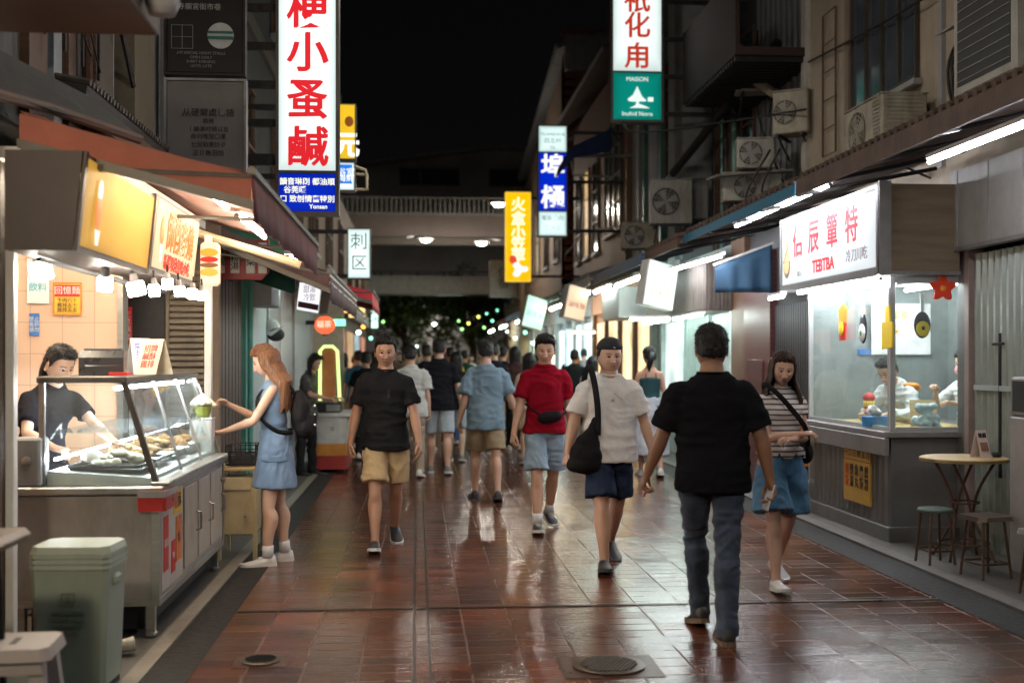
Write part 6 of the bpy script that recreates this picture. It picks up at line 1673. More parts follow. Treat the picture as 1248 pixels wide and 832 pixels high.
# table and stools
t = thing('round_table', 'small round wooden topped cafe table on crossed metal legs', 'table', (4.06, 8.25, .021))
m = MB(); m.smooth = False; m.lathe([(.30, .725), (.31, .735), (.31, .75), (.30, .755)], n=40); m.build('table_top', wood, t)
m = MB(); m.lathe([(.315, .728), (.315, .748)], n=40); m.build('edge_band', mat('brass_edge', (.30, .20, .08), .35, .6), t)
for k in range(4):
 a = PI / 4 + k * PI / 2; m = MB(); m.smooth = True
 P, Q = catmull([(.22 * math.cos(a), .22 * math.sin(a), .72), (.10 * math.cos(a + .5), .10 * math.sin(a + .5), .50), (.10 * math.cos(a + 1.2), .10 * math.sin(a + 1.2), .28), (.24 * math.cos(a + 1.5), .24 * math.sin(a + 1.5), .0)], [.011] * 4, 5)
 m.tube(P, Q, 8); m.build('leg', rust, t)
m = MB(); m.tube([(.18 * math.cos(2 * PI * k / 20), .18 * math.sin(2 * PI * k / 20), .12) for k in range(20)], .008, 6, closed=True); m.tube([(.11 * math.cos(2 * PI * k / 20), .11 * math.sin(2 * PI * k / 20), .42) for k in range(20)], .008, 6, closed=True); m.build('leg_ring', rust, t)
def stool(x, y, label, seat_m, leg_m, h=.45, r=.155, rz=0, square=False):
 t = thing('bar_stool', label, 'stool', (x, y, .021), R(rz), 'metal stools by the round table')
 m = MB()
 if square: frustum(m, r * 2, r * 2, r * 1.9, r * 1.9, h - .03, h, .04)
 else: m.lathe([(r * .97, h - .025), (r, h - .015), (r, h - .006), (r * .95, h)], n=28)
 m.build('seat', seat_m, t)
 for k in range(4):
  a = PI / 4 + k * PI / 2; m = MB(); m.tube([(r * .8 * math.cos(a), r * .8 * math.sin(a), h - .02), (r * 1.12 * math.cos(a), r * 1.12 * math.sin(a), 0)], .010, 8); m.build('leg', leg_m, t)
 m = MB(); m.tube([(r * 1.05 * math.cos(2 * PI * (k + .5) / 4), r * 1.05 * math.sin(2 * PI * (k + .5) / 4), .10) for k in range(4)], .008, 6, closed=True); m.build('leg_ring', leg_m, t)
 return t
brz = mat('bronze_leg', (.10, .055, .035), .4, .5, var=.3)
stool(3.76, 8.08, 'green topped metal stool nearest the kiosk', mat('seat_green', (.09, .13, .11), .35, .2, dirt=.2), brz, .40, .125, 5)
stool(3.87, 7.55, 'brown square topped stool in front of the round table', mat('seat_brown', (.09, .065, .05), .35, .3, dirt=.2), brz, .42, .145, 12, True)
stool(3.96, 6.92, 'steel stool cut by the right edge of the picture', steel, brz, .41, .15, 20, True)
t = thing('table_card', 'folded pink and white menu card on the round table', 'menu card', (4.18, 8.15, .777), R(20))
m = MB(); m.quad((-.05, 0, 0), (.05, 0, 0), (.05, .05, .20), (-.05, .05, .20), .003); m.quad((.05, .10, 0), (-.05, .10, 0), (-.05, .05, .20), (.05, .05, .20), .003); m.build('card', mat('card_pink', (.62, .50, .46), .5), t)
m = MB(); m.quad((-.035, .005, .05), (.035, .005, .05), (.035, .025, .11), (-.035, .025, .11), .005); m.build('picture', mat('card_brown', (.25, .12, .08), .5), t); text('推薦', .04, (0, .034, .16), X_, (0, .05, .2), blk_ink, t, depth=.002)
m = MB(); m.smooth = True; m.lathe([(.03, 0), (.035, .03), (.03, .035)], n=14); m.build('ashtray', dark, None, 'small dark dish on the round table', 'dish').location = (4.29, 8.2, .777)
# ---- eaves, one lean-to after another
def eave(label, Y0, Y1, x0, z0, x1, z1, m_, edge_m, rib=None, group='eaves along the right side', fasc=.12):
 t = thing('eave_roof', label, 'roof', (x0, Y0, z0), group=group)
 D = Y1 - Y0 - .02
 m = MB(); m.quad((0, 0, 0), (x1 - x0, 0, z1 - z0), (x1 - x0, D, z1 - z0), (0, D, 0), .03); m.build('roof_sheet', m_, t)
 m = MB(); m.bb(-.025, -.002, 0, D, -fasc, .035); m.build('fascia_board', edge_m, t)
 if rib:
  m = MB()
  for k in range(int(D / rib)): m.tube([(-.03, rib * k + .04, .045), (x1 - x0, rib * k + .04, z1 - z0 + .045)], rib * .28, 6)
  m.build('corrugation', m_, t)
 for k in range(int(D / 1.0) + 1): m = MB(); m.bb(0.0, .04, min(D - .05, k * 1.0), min(D - .05, k * 1.0) + .04, -.08, -.035); m.tube([(.02, min(D - .05, k * 1.0) + .02, -.06), (x1 - x0, min(D - .05, k * 1.0) + .02, z1 - z0 - .10)], .018, 6); m.build('rafter', iron, t)
 return t
rb = mat('roof_brown', (.085, .055, .045), .65, .1, var=.4, scale=5, bump=.4, dirt=.6)
bl = mat('tarp_blue', (.02, .09, .22), .5, var=.2, scale=4, bump=.3, dirt=.3)
eave('dark brown corrugated eave at the right edge', 4.0, 9.5, 3.22, 2.98, 4.45, 3.30, rb, rb, .11, fasc=.10)
eave('weathered eave with a blue edge strip above the kiosk', 9.52, 13.6, 3.22, 2.96, 4.45, 3.24, rb, mat('edge_blue', (.02, .14, .24), .45, dirt=.2), .16, fasc=.06)
eave('eave with a dull wooden edge beyond the kiosk', 13.62, 15.6, 3.15, 2.93, 4.45, 3.22, rb, wood_d, .16, fasc=.08)
eave('deep blue tarpaulin eave over the green lit sign', 15.62, 20.0, 3.1, 2.93, 4.3, 3.3, bl, bl, fasc=.12)
eave('grey striped eave beyond the blue one', 20.02, 24.0, 3.05, 2.93, 4.3, 3.3, mat('eave_grey', (.2, .2, .21), .5, .2, dirt=.4), mat('eave_grey', (0, 0, 0)), .2)
eave('dark eave over the orange lit shop', 24.02, 30.0, 3.0, 2.90, 4.2, 3.3, bl, dark)
eave('light blue edged eave far down the row', 30.02, 38.0, 2.95, 2.85, 4.2, 3.3, mat('tarp_light', (.12, .2, .3), .5), mat('tarp_light', (0, 0, 0)))
eave('red brown eave at the end of the row', 38.02, 50.0, 2.85, 2.80, 4.2, 3.3, mat('tarp_red', (.16, .04, .03), .6), mat('tarp_red', (0, 0, 0)))
for i, (Y0, Y1, x, z, mm) in enumerate(((16.0, 18.0, 3.15, 2.66, TUBE_G), (18.3, 20.0, 3.12, 2.68, TUBE_G), (20.4, 22.2, 3.1, 2.70, TUBE_G), (24.4, 26.5, 3.1, 2.66, TUBE_W), (28, 30, 3.0, 2.66, TUBE_G), (32, 34.5, 3.0, 2.62, TUBE_G), (37, 40, 2.9, 2.6, TUBE_G), (43, 46, 2.9, 2.6, TUBE_G))):
 tube_lamp((x, Y0, z), (x, Y1, z), ['green white tube lamp before the green lit sign', 'green white tube lamp behind the green lit sign', 'green white tube lamp at the start of the grey eave', 'warm tube lamp over the orange lit shop', 'cool tube lamp beyond the orange sign', 'cool tube lamp under the light blue eave', 'dim cool tube lamp under the red brown eave', 'last tube lamp at the end of the row'][i], mm, group='tubes under the right eave', r=.022)
t = thing('blue_cloth', 'blue cloth panel hung between the kiosk and the next shop', 'cloth', (3.32, 12.6, 2.25))
m = MB(); m.smooth = True; vs = []; fs = []
for i in range(21):
 for j in range(6): vs.append((i * .0325, .02 * math.sin(i * .9) * (j / 5), (5 - j) / 5 * (.28 + .26 * i / 20) + (0)))
for i in range(20):
 for j in range(5): fs.append((i * 6 + j, (i + 1) * 6 + j, (i + 1) * 6 + j + 1, i * 6 + j + 1))
m.add(vs, fs); o = m.build('cloth_sheet', mat('blue_sheet', (.02, .062, .115), .75, var=.2, bump=.15), t); o.modifiers.new('s', 'SOLIDIFY').thickness = .006
m = MB(); m.tube([(-.02, 0, .30), (.67, 0, .56)], .014, 6); m.build('rod', white_p, t)
# ---- ground floor shops on the right beyond the kiosk (plane x = 4.0)
t = thing('shutter_shop', 'closed shop with a black ribbed shutter and maroon pillar beside the kiosk', 'shop', (4.0, 11.35, 0))
m = MB(); m.bb(.06, .6, 0, 3.0, 0, 3.0); m.build('wall', dark, t)
m = MB(); corrug(m, 'y', .05, 1.35, .03, 2.1, .05, .075, .03, -1); m.build('shutter', mat('black_shutter', (.035, .035, .038), .4, .4, var=.2), t)
m = MB(); m.bb(-.02, .06, 1.36, 2.40, 0, 2.75); m.build('pillar', tiles_mat('maroon_tiles', (.10, .03, .026), (.03, .012, .012), .22, .06, .4), t)
m = MB(); m.bb(-.04, -.021, 1.6, 2.2, .9, 1.5, bev=.004); m.build('panel', mat('maroon_plain', (.07, .02, .018), .5), t)
m = MB(); m.bb(-.01, .06, 2.41, 3.0, 0, 3.0); m.build('pillar', wood_d, t)
t = thing('white_shop', 'bright shop front with white frames, a shutter box and posters', 'shop', (4.0, 14.4, 0))
m = MB(); m.bb(.10, .6, 0, 5.0, 0, 3.0); m.build('wall', mat('shop_white', (.48, .56, .56), .45, var=.1, dirt=.2), t)
m = MB(); corrug(m, 'y', -.1, 4.2, 2.14, 2.78, -.35, .13, .03, -1); m.bb(-.33, .10, -.1, 4.2, 2.12, 2.80); m.build('shutter_box', mat('box_beige', (.16, .135, .115), .5, .1, dirt=.5), t); m = MB(); [m.bb(-.32 + k * .052, -.29 + k * .052, -.125, -.101, 2.14, 2.78) for k in range(8)]; m.build('rib_cover', MATS['box_beige'], t)
for y in (0, 1.15, 2.6, 4.2, 4.95): m = MB(); m.bb(.0, .10, y, y + .07, 0, 2.12, bev=.004); m.build('post', mat('post_mint', (.50, .62, .60), .4), t)
m = MB(); corrug(m, 'y', .1, 1.1, 1.55, 2.1, .06, .06, .02, -1); m.build('shutter', mat('mint_shutter', (.40, .50, .50), .4, .3), t)
m = MB(); m.bb(.05, .08, .12, 1.1, .8, 1.52); m.build('notice_panel', mat('notice_grey', (.40, .43, .43), .5), t)
text('本日公休\n營業時間\n十七時至廿四時\n歡迎光臨\n請多指教\n謝謝', .085, (.048, .61, 1.15), ym, Z_, grey_ink, t, depth=.001, line=1.1)
m = MB()
for k in range(9): m.bb(.02, .09, 1.3 + k * .14, 1.34 + k * .14, .1, 2.1)
m.build('screen', MATS['post_mint'], t)
m = MB(); m.bb(.06, .09, 2.7, 4.15, .8, 2.08); m.build('lit_window', emis('shopwin', (.85, 1, .97), .8, .4), t)
tube_lamp((3.62, 14.3, 2.07), (3.62, 16.0, 2.07), 'tube lamp under the ribbed shutter box', TUBE_G, group='tubes under the right eave'); tube_lamp((3.62, 16.3, 2.07), (3.62, 18.2, 2.07), 'second tube lamp under the ribbed shutter box', TUBE_G, group='tubes under the right eave')
m = MB(); m.box((0, 0, 0), (.5, 1.6, .5), bev=.004); o = m.build('grey_hood', grey_p, None, 'grey sheet hood beside the green lit sign', 'hood'); o.location = (3.45, 18.9, 2.42)
def shop(label, Y0, Y1, wall_m, win, winc, st, X=4.0, extra=None):
 t = thing('lit_shop', label, 'shop', (X, Y0, 0), group='lit shops down the right side')
 D = Y1 - Y0 - .03
 m = MB(); m.bb(.08, .6, 0, D, 0, 3.1); m.build('wall', wall_m, t)
 for k in range(int(D / 1.6) + 1): m = MB(); m.bb(.0, .08, min(k * 1.6, D - .14), min(k * 1.6, D - .14) + .14, 0, 2.5); m.build('post', wood_d if st < 1.5 else white_p, t)
 for (a, b, z0, z1) in win:
  m = MB(); m.bb(.05, .078, a, b, z0, z1); m.build('lit_window', emis('lw_%s' % label[:18], winc, st, .5), t)
 m = MB(); m.bb(-.02, .08, 0, D, 2.5, 2.9); m.build('lintel', wall_m, t)
 return t
shop('wood brown shop with warm lit shelves and a cream blind', 19.43, 26.0, mat('shop_brown', (.26, .12, .05), .55, var=.25, stretch=(1, 1, .4), bump=.2), ((.4, 1.4, .3, 2.3), (1.9, 3.0, .6, 2.3), (3.5, 4.6, .4, 2.3), (5.0, 6.2, .4, 2.3)), (1, .72, .38), 1.3)
shop('shop with a large pale blue lit window', 26.03, 33, mat('shop_slate', (.14, .15, .17), .55), ((.3, 3.0, .5, 2.35), (3.6, 6.4, .5, 2.3)), (.65, .95, 1), 1.7)
shop('far shops lit in warm and green light', 33.03, 50, mat('shop_far', (.15, .10, .08), .6), ((.5, 3, .6, 2.2), (4.5, 6.5, .5, 2.2), (8, 10, .6, 2.2), (12, 15, .5, 2.1)), (.8, 1, .75), 1.6)
# hanging lit boxes along the right
def boxsign(px, py, Y, W, H, rz, tilt, face, label, tx, ink, sz, hs_=white_p):
 t = thing('box_sign', label, 'sign', at(px, py, Y), R(rz), 'tilted lit box signs under the right eaves')
 Mx = Matrix.Rotation(R(tilt), 3, 'Y')
 m = MB(); m.box(Mx @ Vector((0, .10, 0)), (W, .19, H), M=Mx, bev=.006); m.build('housing', hs_, t)
 m = MB(); m.box(Mx @ Vector((0, 0, 0)), (W * .95, .012, H * .95), M=Mx); m.build('lit_panel', face, t)
 n = (Mx @ Vector((0, -1, 0)))
 o = text(tx, sz, Mx @ Vector((0, -.008, -H * .08)), Mx @ Vector((1, 0, 0)), Mx @ Vector((0, 0, 1)), ink, t, depth=.002)
 return t
ti = emis('pastel_film', (.85, .45, .25), .7)
boxsign(806, 347, 14.9, .47, .60, 22, 10, emis('mint_face', (.80, 1, .94), .95, .12), 'green white tilted light box with faded pastel lettering', '好味冰\n水果茶', ti, .13)
boxsign(703, 369, 20.5, .42, .60, 22, 12, emis('peach_face', (1, .66, .45), .75, .2), 'peach coloured tilted light box with dark lettering', '滷味麵', emis('brown_film3', (.45, .2, .15), .5), .12)
boxsign(652, 381, 26, .52, .72, 22, 14, emis('green_face', (.45, 1, .75), .85, .2), 'mint green tilted light box, the farthest of the tilted ones', '藥草茶', emis('teal_film', (.2, .6, .5), .7), .15)
tube_lamp((2.75, 14.7, 2.02), (3.25, 14.6, 2.02), 'tube lamp under the green white tilted box', TUBE_G, group='tubes at the tilted boxes'); tube_lamp((2.7, 20.3, 1.98), (3.15, 20.2, 1.98), 'yellow tube lamp under the peach tilted box', emis('tube_y', (1, .9, .4), 16), group='tubes at the tilted boxes')
# ---- upper right facades
t = thing('beige_building', 'beige rendered building with a tall sash window above the kiosk', 'building', (4.65, 5.0, 0))
beige = mat('beige_render', (.34, .285, .22), .8, var=.14, scale=2.5, bump=.35, bscale=30, dirt=.4)
m = MB(); m.bb(0, 3, -1, 8.4, 3.0, 9.5); m.build('wall', beige, t)
m = MB(); m.bb(-.04, 0, 4.78, 4.86, 3.2, 9.4); m.build('corner_strip', grey_p, t); m = MB(); m.bb(-.06, 0, 8.28, 8.44, 2.9, 9.4); m.build('corner_strip', mat('strip_pale', (.40, .38, .34), .6, dirt=.4), t)
window(t, 1, 0, 5.3, 6.9, 4.1, 6.8, 4, 1, fm=mat('bronze_frame', (.07, .06, .05), .4, .4), pm=mat('blue_night_glass', (.05, .06, .075), .12, spec=.9, var=.3, scale=1))
m = MB(); m.bb(-.05, 0, 6.96, 7.06, 3.9, 6.9); m.build('window_surround', mat('surround', (.2, .15, .11), .6, dirt=.4), t)
m = MB(); m.tube([(-.04, 7.35, 3.8), (-.04, 7.75, 3.8), (-.04, 7.75, 5.4), (-.04, 7.35, 5.4)], .012, 6, closed=True)
for k in range(4): m.tube([(-.04, 7.35, 4.1 + k * .32), (-.04, 7.75, 4.1 + k * .32)], .007, 5)
m.build('window_grille', rust, t)
window(t, 1, 0, 1.2, 2.8, 4.2, 6.2, 3, 1)
cables('electric_cable', 'bundle of black cables looping down beside the big air conditioner', [[(4.6, 8.9, 6.0), (4.5, 9.0, 4.4), (4.45, 9.25, 3.95), (4.5, 9.15, 3.45), (4.6, 9.0, 3.3)], [(4.6, 9.0, 4.4), (4.45, 9.3, 4.0), (4.5, 9.25, 3.5), (4.6, 9.0, 3.25)], [(4.6, 9.0, 4.2), (4.4, 9.15, 3.8), (4.5, 9.0, 3.35)], [(4.40, 7.9, 3.7), (4.40, 10, 3.55), (4.41, 13.2, 3.35)]], .014, 'cables on the right walls')
t = ac_unit((4.43, 8.25, 3.55), (.95, .44, .85), 90, 'big air conditioner hung at the top right corner', bracket=False)
m = MB(); m.bb(-.40, .40, .221, .226, .07, .78); m.build('coil_panel', dark, t)
m = MB()
for k in range(9): m.bb(-.40, .40, .228, .232, .10 + k * .078, .106 + k * .078)
m.build('coil_guard', grey_p, t)
t = thing('awning_plate', 'small folded metal shade plate beside the big air conditioner', 'shade', at(1178, 28, 8.9))
m = MB(); m.quad((-.10, 0, -.02), (.18, -.05, .10), (.18, .35, .10), (-.10, .35, -.02), .012); m.build('plate', grey_p, t); m = MB(); m.tube([(.15, .3, .10), (.25, .3, .25)], .01, 6); m.build('stay', iron, t)
ac_unit((4.35, 10.4, 3.38), (.9, .42, .50), -90, 'long stained air conditioner below the tall window', col=mat('ac_stained', (.32, .29, .23), .6, var=.2, dirt=.8))
t = thing('slate_building', 'dark ribbed clad building with a metal balcony and vertical pipes', 'building', (4.75, 13.5, 0))
m = MB(); m.bb(0, 3, 0, 4.6, 3.0, 10); m.build('wall', mat('slate_clad', (.075, .078, .085), .6, .2, var=.25, dirt=.5), t)
m = MB(); corrug(m, 'y', .05, 2.2, 3.1, 8, .0, .22, .03, -1); m.build('cladding', mat('slate_clad2', (.17, .17, .175), .55, .2, var=.2, dirt=.5), t)
m = MB(); m.bb(-1.0, 0, -.2, 2.5, 5.1, 5.2); m.bb(-1.0, -.95, -.2, 2.5, 5.2, 6.1); m.build('balcony', mat('rust_dark', (.032, .017, .014), .7, .2, bump=.4), t)
m = MB()
for k in range(20): m.bb(-.99, -.01, -.15 + k * .13, -.10 + k * .13, 5.04, 5.098)
m.build('balcony_joist', iron, t)
tg = mat('teal_pipe', (.10, .22, .19), .4, .2, dirt=.4)
for k in range(6): m = MB(); m.tube([(-.12, 3.0 + k * .22, 3.0), (-.12, 3.0 + k * .22, 9)], .035 if k % 2 else .05, 8); m.build('pipe', [tg, rust, dark][k % 3], t)
m = MB(); m.tube([(-.9, 3.6, 4.3), (-.1, 1.0, 5.6)], .06, 8); m.build('diagonal_brace', iron, t)
window(t, 1, 0, 2.3, 2.95, 4.2, 6.2, 1, 3)
ac_unit(at(922, 105, 14.9) - Vector((0, 0, .1)), (.55, .32, .52), -10, 'louvred air conditioner under the balcony')
t = thing('duct', 'slanted metal duct between two air conditioners', 'duct', (0, 0, 0)); a, b = at(905, 88, 14.7), at(955, 122, 14.2)
m = MB(); m.tube([a, b], .06, 8); m.build('duct_tube', mat('duct_beige', (.3, .27, .2), .5, .3, dirt=.5), t)
ac_unit(at(968, 165, 13.4), (.42, .34, .50), -35, 'small beige air conditioner on an iron arm', col=MATS['ac_stained'])
ac_unit(at(915, 247, 13.9), (.70, .34, .34), -8, 'wide air conditioner under a tin cover, lowest of three')
m = MB(); p = at(912, 213, 13.8); m.quad(p + Vector((-.45, -.25, -.06)), p + Vector((.48, -.25, .02)), p + Vector((.48, .3, .05)), p + Vector((-.45, .3, -.03)), .02)
o = m.build('tin_cover', mat('tin', (.30, .29, .27), .5, .5, dirt=.6), None, 'rusty tin sheet over the wide air conditioner', 'tin sheet')
ac_unit(at(920, 207, 13.9), (.45, .3, .36), -12, 'air conditioner with an open frame standing on the tin sheet')
cables('electric_cable', 'cables hanging between the air conditioners above the blue cloth', [[(4.3, 13.35, 4.0), (4.1, 13.4, 3.5), (4.35, 13.3, 3.1)], [(4.2, 13.4, 4.0), (3.9, 13.4, 3.35), (4.4, 13.2, 3.05)], [(4.6, 13.5, 3.8), (4.35, 12.8, 3.5), (4.4, 12.0, 3.25)]], .014, 'cables on the right walls')
t = thing('grey_building', 'tall grey rendered building behind the white and green vertical sign', 'building', (4.2, 18.12, 0))
gr = mat('grey_render', (.28, .285, .28), .7, var=.15, scale=1.5, bump=.25, dirt=.6)
m = MB(); m.bb(0, 4, 0, 3.8, 3.0, 11); m.build('wall', gr, t)
for (a, b, mm, d) in ((.02, .5, gr, .08), (.9, 1.05, tg, .12), (1.3, 2.0, mat('pale_grey', (.28, .3, .3), .6, dirt=.4), .10), (2.5, 2.6, tg, .09), (3.1, 3.7, mat('pale_grey', (0, 0, 0)), .07)):
 m = MB(); m.bb(-d, 0, a, b, 3.1, 10.9); m.build('pilaster', mm, t)
m = MB(); m.bb(.02, .5, -.06, 0, 3.1, 10.8); m.build('pilaster', MATS['pale_grey'], t)
window(t, 1, 0, .52, .88, 4.5, 6.5, 1, 4); window(t, 1, 0, 2.02, 2.48, 6.5, 8.5, 1, 3)
ac_unit(at(817, 274, 17.3), (.62, .36, .66), -6, 'square air conditioner with a round fan, left of the pipes')
ac_unit(at(778, 304, 18.6), (.55, .36, .42), -6, 'stained air conditioner below and left of the square one', col=MATS['ac_stained'])
t = thing('junction_box', 'pale utility box beside the square air conditioner', 'box', at(850, 270, 17.6)); m = MB(); m.box((0, 0, .35), (.30, .2, .62), bev=.01); m.build('box_body', mat('pale_grey', (0, 0, 0)), t); m = MB(); m.box((0, -.106, .35), (.26, .01, .56), bev=.004); m.build('door', grey_p, t)
t = thing('brown_building', 'brown wooden building with a many paned window beyond the grey one', 'building', (4.05, 22.0, 0))
wb = mat('wood_brown_wall', (.16, .075, .045), .6, var=.25, scale=2, bump=.3, dirt=.4)
m = MB(); m.bb(0, 4, 0, 7.5, 3.0, 7.4); m.build('wall', wb, t)
window(t, 1, 0, .5, 2.4, 4.1, 6.4, 3, 4, fm=mat('olive_frame', (.08, .085, .07), .5), pm=mat('curtain_glass', (.12, .14, .13), .2, var=.5, scale=3))
for k in range(3): window(t, 1, 0, 3.3 + k * 1.4, 4.1 + k * 1.4, 3.9, 6.0, 1, 3, pm=emis('gold_window', (1, .66, .25), .35, .6) if k == 1 else None)
m = MB(); m.quad((-.5, -.3, -.1 + 7.5), (1.5, -.3, 8.4), (1.5, 7.6, 8.4), (-.5, 7.6, 7.4), .08); m.build('roof', rb, t)
m = MB(); m.bb(-.3, 0, -.02, .4, 6.9, 7.2); m.build('bracket', wood_d, t)
t = thing('gable_building', 'large dark gabled building with grey roof sheets and red boarding', 'building', (3.85, 30.0, 0))
m = MB(); m.extr([(0, 3), (5, 3), (5, 10.2), (0, 10.2)], 'y', 0, .5); m.build('gable_wall', mat('red_board', (.12, .035, .028), .65, var=.3, stretch=(1, 1, 12), bump=.4), t)
m = MB()
for k in range(26): m.bb(.02, 5, -.05, -.001, 3.6 + k * .23, 3.6 + k * .23 + .16)
m.build('boarding', MATS['red_board'], t)
m = MB(); m.quad((-.25, -.3, 9.7), (-.25, 11, 8.0), (5, 11, 9.2), (5, -.3, 11.2), .12); m.build('roof', mat('roof_sheet_grey', (.20, .20, .20), .55, .3, dirt=.4), t)
m = MB(); m.bb(0, 5, -.30, -.06, 9.05, 9.95);
for k in range(32): m.bb(.02 + k * .155, .09 + k * .155, -.36, -.301, 9.05, 9.95)
m.build('parapet', MATS['roof_sheet_grey'], t)
m = MB(); m.extr([(0, 3), (11, 3), (11, 7.6), (0, 9.4)], 'x', 0, .3); m.build('side_wall', mat('tan_wall', (.22, .15, .10), .7, dirt=.4), t)
for k in range(4): window(t, 1, 0, .8 + k * 2.5, 1.9 + k * 2.5, 4.2, 6.2, 1, 2, pm=emis('dimwin', (.9, .85, .6), .12, .6) if k == 2 else None)
m = MB(); m.quad((-.5, -.5, 6.9), (3, -.5, 8.3), (3, -.3, 8.3), (-.5, -.3, 6.9), .1); m.build('lower_roof', mat('roof_sheet_grey', (0, 0, 0)), t)
t = thing('tan_building', 'tan lower building with lit window strips beneath the blue vertical sign', 'building', (3.75, 41.5, 0))
m = MB(); m.bb(0, 4, 0, 8, 0, 6.8); m.build('wall', mat('tan_lit', (.42, .28, .17), .7, dirt=.3), t)
for k in range(3): window(t, 1, 0, .6 + k * 2.4, 1.6 + k * 2.4, 3.8, 5.8, 1, 2)
t = thing('plain_box_sign', 'unlit grey box with faint marks hung below the yellow sign', 'sign', at(613, 360, 31)); m = MB(); m.box((0, 0, .45), (.75, .3, 1.0), bev=.01); m.build('box', mat('tan_grey', (.30, .27, .24), .6, dirt=.3), t)
text('住\n宿', .3, (0, -.155, .45), X_, Z_, blk_ink, t, depth=.002)
for i, (p_, l_) in enumerate((([(4.62, 7.0, 5.2), (4.55, 9.5, 4.75), (4.6, 13.2, 5.0)], 'thin cable sagging over the tall window'), ([(4.5, 13.0, 4.4), (3.0, 15.0, 4.5), (2.9, 16.1, 4.9)], 'cable looping from the beige building to the green footed sign'), ([(4.15, 18.0, 4.6), (4.1, 21, 4.1), (3.9, 26, 4.4), (3.85, 30, 4.2)], 'cable running along the grey and brown buildings'), ([(4.6, 8.6, 3.5), (4.3, 11.4, 3.36), (4.55, 13.3, 3.6)], 'low cable above the eave by the stained air conditioner'), ([(4.7, 14.0, 3.4), (4.6, 15.2, 4.8), (4.65, 15.4, 6)], 'cable climbing the dark cladding'))): cables('electric_cable', l_, [p_], .012, 'cables on the right walls')
# ---- lit vertical signs, right
tl = backlit('sign_teal', (.0, .42, .33), .50, edge=.45)
t, W, H, o_ = vsign(744, 809, -60, 150, 16.0, [(0, .705, backlit('sign_white4', (.86, 1, .97), 1.05, edge=.42)), (.705, 1, tl)], 'white light box with brown red characters and a green foot with a tree emblem', wall_x=4.7, bars=5)
zc = lambda py: at(776, py, 16).z - o_[2]
vchars(t, '祇化甪', W, [zc(2), zc(33), zc(70)], .38, emis('brick_film', (.72, .05, .02), .62), off=.003)
vchars(t, '源', W, [zc(-30)], .42, MATS['brick_film'], off=.003)
wi = emis('pale_film', (.85, 1, .95), .85)
text('MAISON', .085, (0, -.006, zc(97)), X_, Z_, wi, t, depth=.002); text('Inuhid Noro', .088, (0, -.006, zc(139)), X_, Z_, wi, t, depth=.002)
zt = zc(105); zb = zc(132); h_ = zt - zb
m = MB(); m.extr([(0, zt), (.07, zb + h_ * .52), (.13, zb + h_ * .36), (.12, zb + h_ * .30), (.03, zb + h_ * .30), (.02, zb + h_ * .2), (.10, zb + h_ * .12), (.18, zb), (-.11, zb), (-.03, zb + h_ * .12), (-.01, zb + h_ * .28), (-.12, zb + h_ * .30), (-.14, zb + h_ * .40), (-.06, zb + h_ * .6)], 'y', -.0085, -.0045); m.build('tree_emblem', wi, t)
m = MB(); m.bb(.15, .23, -.0085, -.0045, zb + h_ * .30, zb + h_ * .5); m.build('tag_emblem', wi, t)
t, W, H, o_ = vsign(655, 692, 152, 289, 22.0, [(0, .245, backlit('sw5', (.75, 1, .95), 1.05)), (.245, .77, backlit('sb2', (0, .03, .75), .7, edge=.25)), (.77, 1, backlit('sw6', (.75, 1, .98), 1.1))], 'blue light box with two white characters between white ends', wall_x=4.0, bars=3)
zc = lambda py: at(673, py, 22).z - o_[2]
vchars(t, '埠樋', W, [zc(204), zc(242)], .47, white_ink, off=.004)
for (tx, py, s_) in (('YOSHIDAYA', 164, .085), ('四五村', 172, .11), ('TEL', 180, .07), ('電話 〇四', 266, .10), ('二 八三', 278, .10)): text(tx, s_, (0, -.006, zc(py)), X_, Z_, grey_ink, t, depth=.002)
t, W, H, o_ = vsign(616, 647, 234, 343, 28.0, [(0, 1, emis('sign_amber', (1, .50, .0), 1.05, .12))], 'amber light box with pale characters and a red blossom', wall_x=4.0, bars=2, frame=emis('amber_frame', (1, .6, .05), .9))
zc = lambda py: at(631, py, 28).z - o_[2]
vchars(t, '火盒小笠翠', W, [zc(250), zc(267), zc(284), zc(298), zc(312)], .36, emis('cream_film', (1, .92, .6), 1.3), off=.003)
m = MB(); m.ball((-.12, -.007, zc(316)), 1, 8, (.10, .004, .12)); m.build('red_blossom', emis('blossom', (.9, .08, .04), .8), t)
m = MB()
for k in range(9): m.ball((.03 + .16 * math.cos(k * 2.1) * (.3 + .08 * k), -.008, zc(328) + .14 * math.sin(k * 2.1) * (.3 + .08 * k)), 1, 6, (.09, .004, .07))
m.build('white_blossom', emis('blossom_w', (1, .95, .9), 1.1), t)
# blue cloth flag beside the blue sign
t = thing('cloth_flag', 'folded dark blue cloth awning sticking out in front of the blue sign', 'awning', (0, 0, 0))
a, b, c, d = at(695, 180, 20.5), at(744, 157, 20.8), at(744, 185, 20.8), at(700, 192, 20.5)
m = MB(); m.quad(a, d, c, b, .03); e = at(676, 218, 20.4); f = at(680, 205, 20.4); m.quad(a, f, e, d, .03); m.build('cloth_sheet', mat('navy_cloth', (.015, .03, .10), .7, var=.2), t)
m = MB(); m.tube([at(694, 190, 20.5), at(770, 190, 21.5)], .03, 6); m.tube([at(695, 192, 20.5), at(699, 213, 20.5), at(745, 216, 21)], .02, 6); m.build('frame', grey_p, t)
